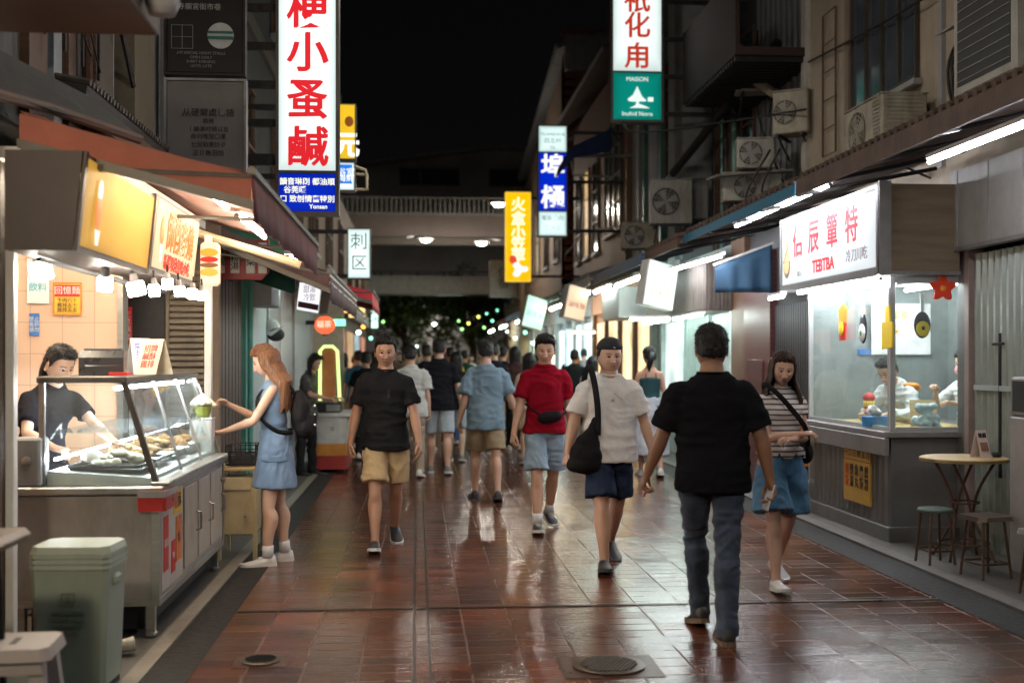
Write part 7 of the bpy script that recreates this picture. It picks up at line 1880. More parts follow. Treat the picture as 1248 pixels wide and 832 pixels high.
# orange crate and bucket behind the striped woman
t = thing('orange_crate', 'orange plastic crate with a green label on the stand beside the kiosk', 'crate', (3.80, 11.45, .42))
m = MB(); m.bb(-.16, .16, -.14, .14, 0, .22, bev=.01); m.build('crate_body', mat('crate_orange', (.75, .25, .02), .4), t); m = MB(); m.bb(-.06, .10, -.147, -.1405, .04, .17); m.build('label_plate', mat('crate_green', (.02, .25, .06), .4), t); text('果', .09, (.02, -.149, .105), X_, Z_, yel_flat, t, depth=.001)
t = thing('crate_stand', 'small dark iron stand carrying the orange crate', 'stand', (3.80, 11.45, .0)); m = MB(); m.bb(-.18, .18, -.16, .16, .39, .419); m.build('shelf', iron, t)
for sx in (-1, 1):
 for sy in (-1, 1): m = MB(); m.bb(sx * .16 - .012, sx * .16 + .012, sy * .14 - .012, sy * .14 + .012, .031, .389); m.build('leg', iron, t)
t = thing('paint_bucket', 'grey white plastic bucket under the orange crate', 'bucket', (3.80, 11.2, .031)); m = MB(); m.smooth = True; m.lathe([(.10, 0), (.125, .24), (.132, .24), (.132, .26), (.11, .255)], n=24); m.build('pail', white_p, t)
m = MB(); m.tube([(.125 * math.cos(k * PI / 10), -.09 * math.sin(k * PI / 10) - .02, .25 - .12 * math.sin(k * PI / 10)) for k in range(11)], .004, 6); m.build('handle', iron, t)
# street cover plates
def manhole(x, y, W, label, oval=True):
 t = thing('manhole_cover', label, 'manhole', (x, y, 0))
 m = MB(); m.bb(-W * .60, W * .60, -W * .5, W * .5, -.01, .003); m.build('surround_plate', mat('cover_frame', (.075, .035, .022), .3, .1, var=.3, bump=.3), t)
 m = MB(); m.lathe([(W * .44, .006), (W * .44, .012), (W * .41, .014)], n=40); m.lathe([(W * .40, .008), (W * .38, .015)], n=40); m.build('ring', mat('cover_ring', (.09, .065, .04), .3, .6, var=.3), t)
 m = MB()
 for i in range(-7, 8):
  for j in range(-7, 8):
   x_, y_ = i * W * .05 + (j % 2) * W * .025, j * W * .05
   if x_ * x_ + y_ * y_ < (W * .35) ** 2: m.box((x_, y_, .018), (W * .034, W * .034, .008), rz=.6, bev=.003)
 m.build('cast_pattern', mat('cast_iron', (.03, .028, .026), .3, .6, var=.4), t)
p = gnd(742, 812); manhole(p.x, p.y, .40, 'round cast iron cover in a square frame at the bottom centre')
p = gnd(318, 806); manhole(p.x, p.y, .22, 'small iron cover near the left gutter')
m = MB(); m.bb(-1.06, 3.25, 6.93, 6.965, .001, .005); m.build('expansion_joint', mat('joint_black', (.02, .015, .012), .3), kind='structure')
for k, x in enumerate((-.02, .06)): m = MB(); m.bb(x, x + .012, 3, 30, .0005, .004); m.build('drain_slot', MATS['joint_black'], kind='structure')
# ================================================================ FAR END
t = thing('footbridge', 'concrete pedestrian overpass with a barred railing crossing the street', 'bridge', (0, 38, 0))
cc = mat('bridge_concrete', (.13, .10, .085), .7, var=.15, scale=1, dirt=.4);
a = at(508, 288, 38).z; b = at(508, 262, 38).z; c = at(508, 240, 38).z
m = MB(); m.bb(-12, 12, 0, 3.0, a, b); m.build('deck', cc, t)
m = MB(); m.bb(-12, 12, -.05, .1, c - .06, c); m.bb(-12, 12, -.05, .05, b, b + .08)
m.build('handrail', mat('rail_grey', (.18, .17, .155), .5), t)
m = MB()
for k in range(150): m.bb(-11.9 + k * .16, -11.9 + k * .16 + .06, -.02, .02, b + .08, c - .06)
m.build('railing', MATS['rail_grey'], t)
m = MB(); m.bb(-12, 12, .3, .6, at(508, 297, 38).z, a); m.build('lower_beam', mat('beam_dark', (.09, .075, .06), .7), t)
for x in (-3.2, 4.4): m = MB(); m.bb(x, x + .7, .8, 1.8, 0, a); m.build('pier', cc, t)
t = thing('cross_beam', 'grey lower walkway beam under the footbridge', 'walkway', (0, 44, 0))
m = MB(); m.bb(-3, 4.2, 0, 1.5, at(508, 358, 44).z, at(508, 336, 44).z); m.build('deck', mat('beam_grey', (.34, .32, .28), .7, dirt=.4), t)
m = MB(); m.bb(-3, 4.2, 0, .06, at(508, 330, 44).z - .05, at(508, 330, 44).z)
for k in range(8): m.bb(-3 + k, -2.94 + k, 0, .06, at(508, 336, 44).z, at(508, 330, 44).z - .05)
m.build('handrail', dark, t)
for x in (-3.4, 4.2): m = MB(); m.bb(x, x + .4, .3, 1.0, 0, at(508, 336, 44).z); m.build('pier', cc, t)
t = thing('far_building', 'dark wide building with a low pitched roof behind the footbridge', 'building', (0, 60, 0))
fw_ = mat('far_wall', (.42, .40, .38), .8, var=.2, scale=.6, dirt=.3)
zz = lambda py: at(508, py, 60).z
m = MB(); m.extr([(-12, 0), (9, 0), (9, zz(186)), (4, zz(182)), (-3.2, zz(206)), (-12, zz(212))], 'y', 0, 6); m.build('wall', fw_, t)
m = MB(); m.extr([(-12, zz(208)), (-3.2, zz(202)), (4, zz(178)), (9, zz(182)), (9, zz(186) + .01), (4, zz(182) + .01), (-3.2, zz(206) + .01), (-12, zz(212) + .01)], 'y', -.6, 6.2); m.build('roof', mat('far_roof', (.28, .28, .28), .7), t)
for (x0, x1) in ((at(487, 0, 60).x, at(512, 0, 60).x), (at(513, 0, 60).x, at(560, 0, 60).x), (at(596, 0, 60).x, at(650, 0, 60).x)): window_f(t, 0, x0, x1, zz(226), zz(205), 3, 1)
t = thing('lattice_hall', 'low grey hall with a rounded gable under the trees at the end of the street', 'building', (0, 55, 0))
z5 = lambda py: at(508, py, 55).z
m = MB(); m.bb(-9, 9, 0, 3, 0, z5(402)); m.build('wall', mat('hall_grey', (.26, .25, .245), .7, dirt=.3), t)
pts = [(at(528, 0, 55).x + 1.35 * math.cos(PI * k / 14), z5(402) + (z5(384) - z5(402)) * math.sin(PI * k / 14)) for k in range(15)]
m = MB(); m.extr(pts, 'y', -.2, 1.5); m.build('round_gable', MATS['hall_grey'], t)
m = MB(); m.bb(-9, 9, -.1, 0, z5(404), z5(401)); m.build('cornice', grey_p, t)
# trees beyond the lower beam
leafm = mat('tree_leaves', (.09, .13, .035), .6, var=.5, scale=2)
def tree(x, y, h, cr, n, label, seed):
 rnd = random.Random(seed)
 t = thing('street_tree', label, 'tree', (x, y, 0), group='trees behind the footbridge')
 m = MB(); m.smooth = True; m.tube([(0, 0, 0), (.1, .05, h * .35), (.05, .1, h * .6)], [.22, .16, .10], 8)
 for k in range(7):
  a = k * .9 + seed; m.tube([(.06, .05, h * (.38 + .03 * k)), (math.cos(a) * cr * .4, math.sin(a) * cr * .4, h * (.55 + .04 * k)), (math.cos(a) * cr * .8, math.sin(a) * cr * .8, h * (.62 + .05 * k))], [.08, .05, .015], 6)
 m.build('trunk', rust, t)
 vs = []; fs = []
 cl = [(rnd.gauss(0, cr * .45), rnd.gauss(0, cr * .4), h * .72 + rnd.gauss(0, h * .13), rnd.uniform(.35, .8)) for _ in range(34)]
 for k in range(n):
  c = cl[rnd.randrange(len(cl))]; u, v_, w_ = rnd.gauss(0, 1), rnd.gauss(0, 1), rnd.gauss(0, .7); q = c[3] / math.sqrt(u * u + v_ * v_ + w_ * w_) * rnd.uniform(.6, 1.05)
  p = Vector((c[0] + u * q, c[1] + v_ * q, c[2] + w_ * q)); s_ = rnd.uniform(.08, .15)
  d1 = Vector((rnd.uniform(-1, 1), rnd.uniform(-1, 1), rnd.uniform(-.6, .6))).normalized() * s_; d2 = d1.cross(Vector((rnd.uniform(-1, 1), rnd.uniform(-1, 1), rnd.uniform(-1, 1)))).normalized() * s_ * .45
  b_ = len(vs); vs += [p - d1, p + d2, p + d1, p - d2]; fs.append((b_, b_ + 1, b_ + 2, b_ + 3))
 m = MB(); m.add(vs, fs); m.build('crown', leafm, t)
tree(-.6, 50, 5.2, 1.9, 4200, 'dark leafy tree left of the rounded gable', 1)
tree(2.4, 51, 5.0, 1.8, 4200, 'dark leafy tree right of the rounded gable', 2)
tree(-3.2, 48.5, 5.4, 1.9, 3500, 'dark leafy tree at the left end of the row', 3)
# strings of bulbs
cols = {'g': ((.35, 1, .25), 2.6), 'y': ((.9, .9, .15), 2.6), 'w': ((.7, 1, .85), 4.0), 't': ((.25, 1, .65), 2.8), 'o': ((1, .32, .05), 3.5)}
B0 = {}
def bulb(px, py, Y, c, r=.045):
 p = at(px, py, Y)
 if c not in B0:
  t = thing('light_bulb', 'small %s bulb of the strings hanging at the far end of the street' % {'g': 'green', 'y': 'yellow', 'w': 'white', 't': 'turquoise', 'o': 'orange'}[c], 'light bulb', p, group={'g': 'green', 'y': 'yellow', 'w': 'white', 't': 'turquoise', 'o': 'orange'}[c] + ' bulbs at the far end')
  m = MB(); m.smooth = True; m.ball((0, 0, 0), r, 8); m.build('glass_bulb', emis('bulb_' + c, *cols[c]), t); m = MB(); m.lathe([(r * .45, r * .8), (r * .45, r * 1.5)], n=10); m.build('bulb_socket', dark, t); B0[c] = t
 else: t = copy_tree(B0[c], loc=p)
 return t
for (px, py, c) in ((467, 392, 'g'), (530, 394, 'w'), (559, 391, 'g'), (571, 394, 'y'), (563, 401, 'g'), (583, 386, 'y'), (593, 382, 't'), (600, 391, 't'), (606, 378, 't'), (482, 422, 'w'), (508, 422, 'w'), (612, 398, 'g'), (622, 391, 't'), (618, 404, 'w'), (590, 399, 'g')):
 bulb(px, py, 42 + random.uniform(-4, 6), c, .045)
for (px, py, c, Y) in ((443, 398, 'o', 24), (437, 405, 'w', 22), (452, 412, 't', 30), (470, 424, 'w', 34), (628, 412, 'w', 30), (640, 405, 't', 28), (650, 418, 'w', 26), (662, 412, 'g', 30)): bulb(px, py, Y, c, .045)
cables('bulb_string', 'thin black wire carrying the bulbs across the far street', [[at(440, 385, 44), at(500, 398, 42), at(560, 388, 42), at(640, 370, 40)], [at(540, 406, 42), at(580, 398, 43), at(625, 388, 42), at(660, 370, 38)]], .012, 'wires')
def lamp(px, py, Y, side, label, pw=60):
 p = at(px, py, Y); t = thing('street_lamp', label, 'street lamp', (p.x, Y, p.z), group='street lamps on arms')
 m = MB(); m.smooth = True; m.ball((0, 0, 0), 1, 8, (.15, .12, .06)); m.build('lamp_head', emis('lamp_face', (.85, 1, .92), 14), t)
 l = bpy.data.lights.new('lamp_light', 'POINT'); l.shadow_soft_size = .1; l.energy = pw; l.color = (1, .9, .78); o = bpy.data.objects.new('lamp_light', l); COL.objects.link(o); o.parent = t; o.location = (0, -.1, -.12)
 m = MB(); m.box((0, 0, .06), (.5, .25, .06), bev=.02); m.tube([(0, 0, .08), (side * .35, 0, .16), (side * .6, 0, .1)], .035, 8); m.build('arm', grey_p, t)
 return t
lamp(530, 395, 53.5, 1, 'white lamp on the wall of the grey hall under the trees', 90)
lamp(608, 250, 34, 1, 'street lamp glowing beside the amber vertical sign', 90); lamp(519, 293, 36.5, -1, 'round lamp under the footbridge'); lamp(587, 297, 36.5, 1, 'second lamp under the footbridge, right of the round one')
# left row beyond the striped awning
t = thing('left_far_shops', 'dim lit shops down the left side beyond the cart', 'shop', (-1.75, 18, 0))
m = MB(); m.bb(-1, 0, 0, 22, 0, 5.2); m.build('wall', mat('lfar_wall', (.22, .14, .10), .7, dirt=.4), t)
for k in range(6): m = MB(); m.bb(0, .04, .5 + k * 3.5, 2.6 + k * 3.5, .5, 2.2); m.build('lit_window', emis('lfw%d' % (k % 3), ((1, .6, .3), (.7, .9, 1), (1, .4, .25))[k % 3], .45, .6), t)
for k in range(6): window(t, -1, 0, .8 + k * 3.5, 2.2 + k * 3.5, 3.3, 4.6, 2, 2)
m = MB(); m.quad((.0, 0, 3.0), (.75, 0, 2.5), (.75, 22, 2.5), (0, 22, 3.0), .04); m.build('roof', dark, t)
awning('grey hood far down the left row', 18.5, 24, -1.7, -1.0, 2.7, 2.35, grey_p, .12)
t = thing('white_parasol', 'pale dome shaped hat stand or parasol by the cart', 'parasol', at(383, 470, 16.6))
m = MB(); m.smooth = True; m.lathe([(.25, -.05), (.22, .06), (.12, .12), (.01, .14)], n=20); m.build('shade', mat('parasol_white', (.55, .6, .6), .6), t); m = MB(); m.tube([(0, 0, -1.1), (0, 0, .1)], .014, 6); m.build('pole', grey_p, t)
# ================================================================ added fill lamps out of view, behind and above the camera
def flood(p, tgt, power, col, size, label):
 """added fill lamp, out of view"""
 t = thing('fill_lamp', label, 'lamp', p, group='added fill lamps out of view')
 m = MB(); m.smooth = True; m.lathe([(.05, .20), (.10, .16), (size * .55, .02), (size * .56, .0)], n=20); m.build('lamp_shade', grey_p, t)
 if tgt is None:
  l = bpy.data.lights.new('lamp_light', 'POINT'); l.shadow_soft_size = .12; l.energy = power; l.color = col; o = bpy.data.objects.new('lamp_light', l); COL.objects.link(o); o.parent = t; o.location = (0, 0, -.25)
  m = MB(); m.smooth = True; m.ball((0, 0, -.12), .09, 8); m.build('bulb', emis('globe_face', col, 12), t); return t
 l = bpy.data.lights.new('lamp_light', 'AREA'); l.shape = 'DISK'; l.size = size; l.energy = power; l.color = col
 o = bpy.data.objects.new('lamp_light', l); COL.objects.link(o); o.parent = t; o.location = (0, 0, -.01)
 d = Vector(tgt) - Vector(p); o.rotation_euler = d.to_track_quat('-Z', 'Y').to_euler()
 return t
# ================================================================ PEOPLE
SK = {'a': skin_mat('skin_tan', (.40, .225, .145)), 'b': skin_mat('skin_light', (.55, .34, .24)), 'c': skin_mat('skin_brown', (.33, .18, .11)), 'd': skin_mat('skin_fair', (.62, .41, .30))}
HB = hair_mat('hair_black', (.011, .009, .009)); HBR = hair_mat('hair_brown', (.16, .072, .032), .38); HDB = hair_mat('hair_darkbrown', (.035, .018, .012), .36)
shoe_b = mat('shoe_black', (.018, .018, .020), .5, bump=.2); shoe_w = mat('shoe_white', (.62, .60, .58), .45, var=.08, bump=.1); sole_w = mat('sole_white', (.6, .58, .55), .5); sole_k = mat('sole_black', (.03, .03, .03), .6)
shoe_g = mat('shoe_grey', (.14, .14, .15), .6, bump=.2); sock_w = mat('sock_white', (.6, .6, .6), .8)
def strap(pts, w_, name, m, parent, seg=8, th=.006, nrm=None):
 """flat strap along a path"""
 P, Q = catmull(pts, [0] * len(pts), seg); mb = MB(); mb.smooth = True; vs = []
 for i, p in enumerate(P):
  t = (P[min(i + 1, len(P) - 1)] - P[max(i - 1, 0)]).normalized(); n = (nrm[0] if nrm else Vector((0, 0, 1)))
  n = Vector((p.x, p.y, 0)).normalized() if nrm is None else nrm
  s_ = t.cross(n).normalized() * w_ / 2; n2 = t.cross(s_).normalized() * th / 2
  vs += [p - s_ - n2, p + s_ - n2, p + s_ + n2, p - s_ + n2]
 fs = []
 for i in range(len(P) - 1):
  for k in range(4): fs.append((i * 4 + k, i * 4 + (k + 1) % 4, (i + 1) * 4 + (k + 1) % 4, (i + 1) * 4 + k))
 n = len(P) * 4; fs += [(0, 3, 2, 1), (n - 4, n - 3, n - 2, n - 1)]
 mb.add(vs, fs); return mb.build(name, m, parent)
def blob(name, label, cat, balls, m, voxel=.008, sm=4, parent=None, loc=(0, 0, 0), rz=0, amp=.004, seed=3):
 mb = MB()
 for (c, r, sc) in balls: mb.ball(c, r, 10, sc)
 me = remesh(mb, voxel, sm); co, no = mesh_np(me); co = co + no * (vnoise(co * 14 + seed) * amp)[:, None]; me.vertices.foreach_set('co', co.reshape(-1)); me.materials.append(m)
 me.polygons.foreach_set('use_smooth', [True] * len(me.polygons)); me.name = name
 o = bpy.data.objects.new(name, me); COL.objects.link(o)
 if parent: o.parent = parent
 o.location = loc; o.rotation_euler = (0, 0, R(rz)); return tag(o, label, cat)
# 1 -- man in the black tee and khaki shorts walking towards the camera
g = gnd(470, 667)
h = Human(1.70, w=1.02, legs=((-14, 18, 20, 0), (16, 7, -8, 0)), arms=(('fk', 8, 13, 20, 8), ('fk', -8, 15, 8, 10)), feet=((0, 6), (0, 4)), head=(4, 0, -3), curl=(.45, .7))
h.body('person', [SK['a']]); h.hair(HB, seed=1)
def ink1(p): return (np.exp(-(((p[:, 0] - .02) / .006) ** 2)) * sstep(1.20, 1.22, p[:, 2]) * sstep(1.29, 1.27, p[:, 2]) * (p[:, 1] < 0) * .5)
h.shirt(printed('tee_black', (.014, .014, .016), (.10, .10, .11)), amp=.009, seed=1, loose=.008, ink=ink1, hem=-.10, sleeve=.72); h.pants(cloth('khaki', (.44, .33, .19)), to=.84, seed=2, amp=.009, r1=.110)
h.shoes(shoe_b, sole_w, size=1.0); h.place(g.x, g.y, 3, 'man in a black tee and khaki shorts walking towards the camera on the left')
# 2 -- man in white with a shoulder bag
g = gnd(742, 689)
h = Human(1.665, w=1.10, belly=.028, fat=1.0, legs=((-14, 22, 24, 0), (17, 8, -6, -1)), arms=(('fk', 2, 20, 14, 12), ('fk', 4, 20, 12, 14)), feet=((0, 4), (0, 10)), head=(2, 0, 4), curl=(.6, .8), hip_w=1.06, leg_w=1.1)
h.body('person', [SK['b']]); h.hair(HB, seed=4, thick=.7); h.cap(mat('cap_black', (.016, .016, .018), .8, bump=.3))
b_ = MB()
for k in range(3): b_.ball((-.006 + k * .006, -.112, .070 + .003 * math.sin(k * 2)), .0035, 5, (1, .4, 1))
h.hm(b_).build('cap_badge', white_p, h.o)
def ink2(p):
 x, z = p[:, 0], p[:, 2]; f = (p[:, 1] < 0)
 a = sstep(.006, .003, np.abs(z - (1.285 - (x - .03) * .8))) * (np.abs(x - .045) < .035); b = sstep(.012, .007, np.abs(z - 1.245) + np.abs(x - .0) * .4)
 return np.clip(a + b, 0, 1) * f * .75
h.shirt(printed('tee_white', (.66, .63, .60), (.12, .12, .13)), amp=.0075, seed=5, loose=.014, ink=ink2, hem=-.10, sleeve=.78, sl_r=.082); h.pants(cloth('navy_shorts', (.022, .032, .06)), to=.86, seed=6, r0=.110, r1=.116, amp=.008)
h.shoes(shoe_b, sole_k, size=1.02); W2 = h.place(g.x, g.y, 4, 'stocky man in a white tee and backwards black cap with a shoulder bag'); h2 = h
# bag : hangs on the right shoulder, strap over the shoulder; coordinates of the wearer
bagm = mat('bag_black', (.012, .011, .012), .7, bump=.3, var=.3, spec=.12)
k = h.k; sh = h.arm[1][0]
bag = blob('shoulder_bag', 'black slouchy shoulder bag hanging at the side of the man in white', 'bag', [((-.015, 0, -.10), .125, (1.05, .5, .66)), ((-.005, 0, -.05), .125, (1.0, .5, .9)), ((.012, 0, .02), .10, (.95, .48, 1)), ((.03, 0, .08), .078, (.8, .5, 1)), ((.045, 0, .13), .055, (.7, .5, 1.2)), ((.06, -.005, .18), .036, (.8, .6, 1.3))], bagm, parent=None, amp=.010)
off = Vector((-.195, -.12, .86)); M2 = Matrix.Translation(h.o.location) @ Matrix.Rotation(h.o.rotation_euler.z, 4, 'Z')
bag.location = M2 @ off; bag.rotation_euler = h.o.rotation_euler
st = [Vector((.08, -.02, .10)) , Vector((.075, -.045, .28)), Vector((.060, -.02, .45)), Vector((.045, .04, .565)), Vector((.040, .12, .585)), Vector((.035, .22, .50)), Vector((.03, .26, .30)), Vector((.02, .12, .05))]
strap(st, .045, 'strap', bagm, bag, nrm=Vector((-.55, -.8, .2)))
# 3 -- man in red
g = gnd(664, 645)
h = Human(1.72, w=.98, legs=((-12, 18, 16, 0), (13, 6, -5, 0)), arms=(('fk', -6, 12, 2, 8), ('fk', 10, 15, 14, 14)), feet=((0, 8), (0, 6)), head=(8, 0, -8), curl=(.7, .8))
h.body('person', [SK['b']]); h.hair(HB, seed=8, thick=1.5)
h.shirt(cloth('tee_red', (.24, .006, .018)), amp=.009, seed=9, loose=.008, hem=-.04, sleeve=.72); h.pants(denim('denim_light', (.20, .28, .36), .35), to=.86, seed=10, amp=.008)
h.shoes(shoe_b, sole_w, sock=sock_w, size=.98, lace=sole_w); h.place(g.x, g.y, 3, 'young man in a dark red tee and pale denim shorts with a waist bag')
wb_ = blob('waist_bag', 'black waist bag worn low across the red tee', 'bag', [((0, 0, 0), .07, (1.35, .55, .75)), ((.04, 0, .01), .06, (1.2, .6, .8)), ((-.05, 0, -.01), .055, (1.2, .6, .8))], bagm, voxel=.006, amp=.003)
M3 = Matrix.Translation(h.o.location) @ Matrix.Rotation(h.o.rotation_euler.z, 4, 'Z'); wb_.location = M3 @ Vector((.02, -.165, 1.0)); wb_.rotation_euler = h.o.rotation_euler
strap([Vector((-.08, .005, .01)), Vector((-.155, .07, .07)), Vector((-.20, .17, .12)), Vector((-.15, .30, .14)), Vector((-.02, .33, .12)), Vector((.12, .30, .08)), Vector((.17, .17, .05)), Vector((.135, .06, .03)), Vector((.07, .01, .01))], .026, 'strap', bagm, wb_, nrm=None)
# 4 -- near man from behind
g = gnd(866, 772)
h = Human(1.705, w=1.13, fat=.6, belly=.012, legs=((28, 30, 12, -4.5), (-12, 3, 2, -3.5)), arms=(('fk', 12, 18, 24, 16), ('fk', -4, 18, 8, 13)), feet=((0, 4), (0, 2)), head=(2, 0, -4), curl=(.8, .7), hip_w=1.03, leg_w=.86)
h.body('person', [SK['c']]); h.hair(HB, seed=12, thick=.95)
h.shirt(cloth('tee_black2', (.010, .010, .012)), name='shirt', amp=.008, seed=13, loose=.016, hem=-.09, sleeve=.80, sl_r=.085); h.pants(denim('jeans_dark', (.022, .035, .062), .7), name='jeans', full=True, seed=14, amp=.008)
h.shoes(shoe_b, mat('sole_tan', (.16, .11, .07), .5), size=1.04); h.place(g.x, g.y - .03, 176, 'broad man in a black tee and dark jeans seen from behind, nearest the camera')
HNEAR = h
# 5 -- woman in stripes and denim culottes
g = gnd(951, 714)
h = Human(1.565, w=.90, female=True, bust=.018, legs=((-10, 24, 22), (14, 6, -6)), arms=(('ik', (-.02, -.235, .985), (.6, .3, -1), (-.85, -.35, .15), (0, .3, -1)), ('ik', (.04, -.215, 1.02), (-.6, .3, -1), (.9, -.3, .1), (0, .3, -1))), feet=((0, 2), (0, 4)), head=(10, 4, -12), curl=(.5, .6), hip_w=1.02)
h.body('person', [SK['b']]); h.hair(HDB, seed=15, bangs=True); h.mane(HDB, length=.36, spread=124, rx=.094, ry=.104, rx1=.145, seed=2, drop_y=.02, thick=.032)
h.shirt(stripes('stripe_top', (.62, .55, .50), (.10, .09, .10), .034), name='striped_top', amp=.006, seed=16, hem=.10, sleeve=.40, loose=.004)
h.pants(denim('denim_blue', (.045, .13, .22), .6), name='culottes', to=.80, r0=.118, r1=.145, seed=17, amp=.010, waist=.17)
h.shoes(shoe_w, sole_w, size=.93); h.place(g.x, g.y, 8, 'young woman in a striped top and blue denim culottes with folded arms')
M5 = Matrix.Translation(h.o.location) @ Matrix.Rotation(h.o.rotation_euler.z, 4, 'Z')
sb = blob('sling_bag', 'black crossbody bag on the hip of the woman in the striped top', 'bag', [((0, 0, 0), .09, (.5, .9, .9))], bagm, voxel=.007); sb.location = M5 @ Vector((.195, .03, .88)); sb.rotation_euler = h.o.rotation_euler
q = Vector((.195, .03, .88))
strap([Vector(p) - q for p in ((.18, -.04, .93), (.10, -.150, 1.06), (.0, -.158, 1.18), (-.085, -.130, 1.28), (-.125, -.04, 1.335), (-.10, .06, 1.30), (.02, .13, 1.15), (.17, .08, .95))], .034, 'strap', bagm, sb, nrm=None)
wr = h.hands[1][0]
# 6 -- woman at the counter
g = gnd(335, 686)
h = Human(1.62, w=.88, female=True, bust=.02, lean=3, legs=((6, 5, 0), (-4, 3, 0)), arms=(('ik', (.12, -.36, .98), (.5, .6, -1), (-.1, -1, -.05), (0, .2, -1)), ('ik', (-.10, -.34, 1.17), (-.5, .5, -1), (.15, -.85, .35), (.5, .2, -.8))), feet=((0, 6), (0, 4)), head=(20, 0, 0), curl=(.8, 1.0))
h.body('person', [SK['d']]); h.hair(HBR, seed=20); h.mane(HBR, length=.46, spread=122, rx=.094, ry=.104, rx1=.13, seed=5, drop_y=.125, thick=.035)
dm = denim('denim_dress', (.115, .185, .29), .4)
h.shirt(dm, name='dress_bodice', sleeve=0, amp=.005, seed=21, hem=-.10, neck=.535)
h.skirt(dm, name='dress_skirt', top=.12, bottom=-.30, r1=.195, amp=.009, seed=22)
h.shoes(shoe_w, sole_w, sock=sock_w, size=.98, lace=shoe_w); h.place(g.x, g.y, -84, 'long haired woman in a sleeveless denim dress buying at the counter')
M6 = Matrix.Translation(h.o.location) @ Matrix.Rotation(h.o.rotation_euler.z, 4, 'Z')
bp_ = blob('backpack', 'black backpack on the back of the woman at the counter', 'backpack', [((0, 0, 0), .13, (.95, .55, 1.15)), ((0, .03, -.10), .12, (1.05, .62, .75)), ((0, -.01, .10), .10, (.9, .5, .8)), ((0, .075, -.07), .075, (1, .5, .8))], bagm, amp=.006)
bo = Vector((0, .185, 1.10)); bp_.location = M6 @ bo; bp_.rotation_euler = h.o.rotation_euler
for sx in (-1, 1): strap([Vector(p) - bo for p in ((sx * .07, .14, 1.25), (sx * .085, .07, 1.335), (sx * .09, -.02, 1.33), (sx * .10, -.125, 1.22), (sx * .13, -.10, 1.08), (sx * .15, .02, .98), (sx * .10, .13, .97))], .035, 'strap', bagm, bp_, nrm=None)
m = MB()
for k in range(3): m.ball((.06 * (-1) ** k, .105, .06 - k * .07), .009, 5)
m.build('badge', white_p, bp_)
# 7 -- the seller behind the counter
p = at(96, 440, 7.05)
h = Human(1.62, w=.95, female=True, bust=.02, lean=20, legs=((2, 3, 0), (0, 2, 0)), arms=(('ik', (.13, -.52, 1.02), (.6, .2, -1), (.0, -1, -.25), (0, 0, -1)), ('ik', (-.22, -.46, 1.00), (-.8, .3, -.8), (.35, -.9, -.15), (.2, 0, -1))), head=(22, 0, 0), curl=(.8, .9))
h.body('person', [SK['d']]); h.hair(HB, seed=24); h.tail(HB, [(0, .09, .02), (0, .15, -.02), (0, .17, -.12), (0, .15, -.22)], [.03, .034, .028, .008])
def ink7(q): return sstep(.010, .004, np.abs(np.abs(q[:, 0] - .03) - (1.18 - q[:, 2]) * .5)) * (q[:, 1] < -.05) * (np.abs(q[:, 2] - 1.15) < .06) * .7
h.shirt(printed('tee_black3', (.014, .014, .017), (.5, .5, .5)), amp=.008, seed=25, hem=-.08, sleeve=.70, ink=ink7); h.pants(cloth('black_trousers', (.02, .02, .02)), name='trousers', full=True, seed=26)
h.shoes(shoe_b, sole_k); h.place(-2.26, 7.12, 52, 'stall seller in a black tee with tied black hair leaning into the display case')
# 8 -- blue shirt from behind
g = gnd(592, 609)
h = Human(1.71, w=1.04, legs=((12, 10, 0), (-12, 8, 12)), arms=(('fk', -4, 12, 10, 12), ('fk', 10, 20, 24, 22)), feet=((0, 4), (0, 4)), head=(3, 0, 3), lod=1)
h.body('person', [SK['b']]); h.hair(HB, seed=28); h.shirt(cloth('shirt_blue', (.17, .25, .31)), amp=.012, seed=29, loose=.024, hem=-.14, sleeve=.85, sl_r=.092); h.pants(cloth('khaki2', (.30, .235, .15)), to=.86, seed=30)
h.shoes(shoe_b, sole_k); h.place(g.x, g.y, 182, 'man in a loose pale blue shirt and khaki shorts seen from behind'); h8 = h
hb_ = h.world(h.hands[0][0] + h.hands[0][1] * .12)
t = thing('folded_umbrella', 'small blue and white folded packet in the hand of the man in pale blue', 'packet', hb_)
m = MB(); m.tube([(0, 0, .05), (.0, 0, -.10)], [.016, .024], 8); m.build('packet_body', mat('packet_blue', (.05, .16, .45), .4, var=.5, scale=20), t); m = MB(); m.tube([(0, 0, -.101), (0, 0, -.13)], .018, 8); m.build('packet_tip', white_p, t)
# 9 -- black shirt, pale shorts from behind
g = gnd(535, 577)
h = Human(1.76, w=1.06, legs=((9, 8, 0), (-8, 6, 8)), arms=(('fk', 2, 16, 10, 14), ('fk', -4, 16, 6, 10)), lod=1, head=(6, 0, 0))
h.body('person', [SK['b']]); h.hair(HB, seed=31); h.shirt(cloth('tee_black4', (.014, .014, .018)), amp=.010, seed=32, loose=.016, hem=-.09, sleeve=.75); h.pants(cloth('pale_shorts', (.36, .42, .46)), to=.90, seed=33)
h.shoes(shoe_g, sole_w); h.place(g.x, g.y, 180, 'man in a black tee and pale grey blue shorts walking away')
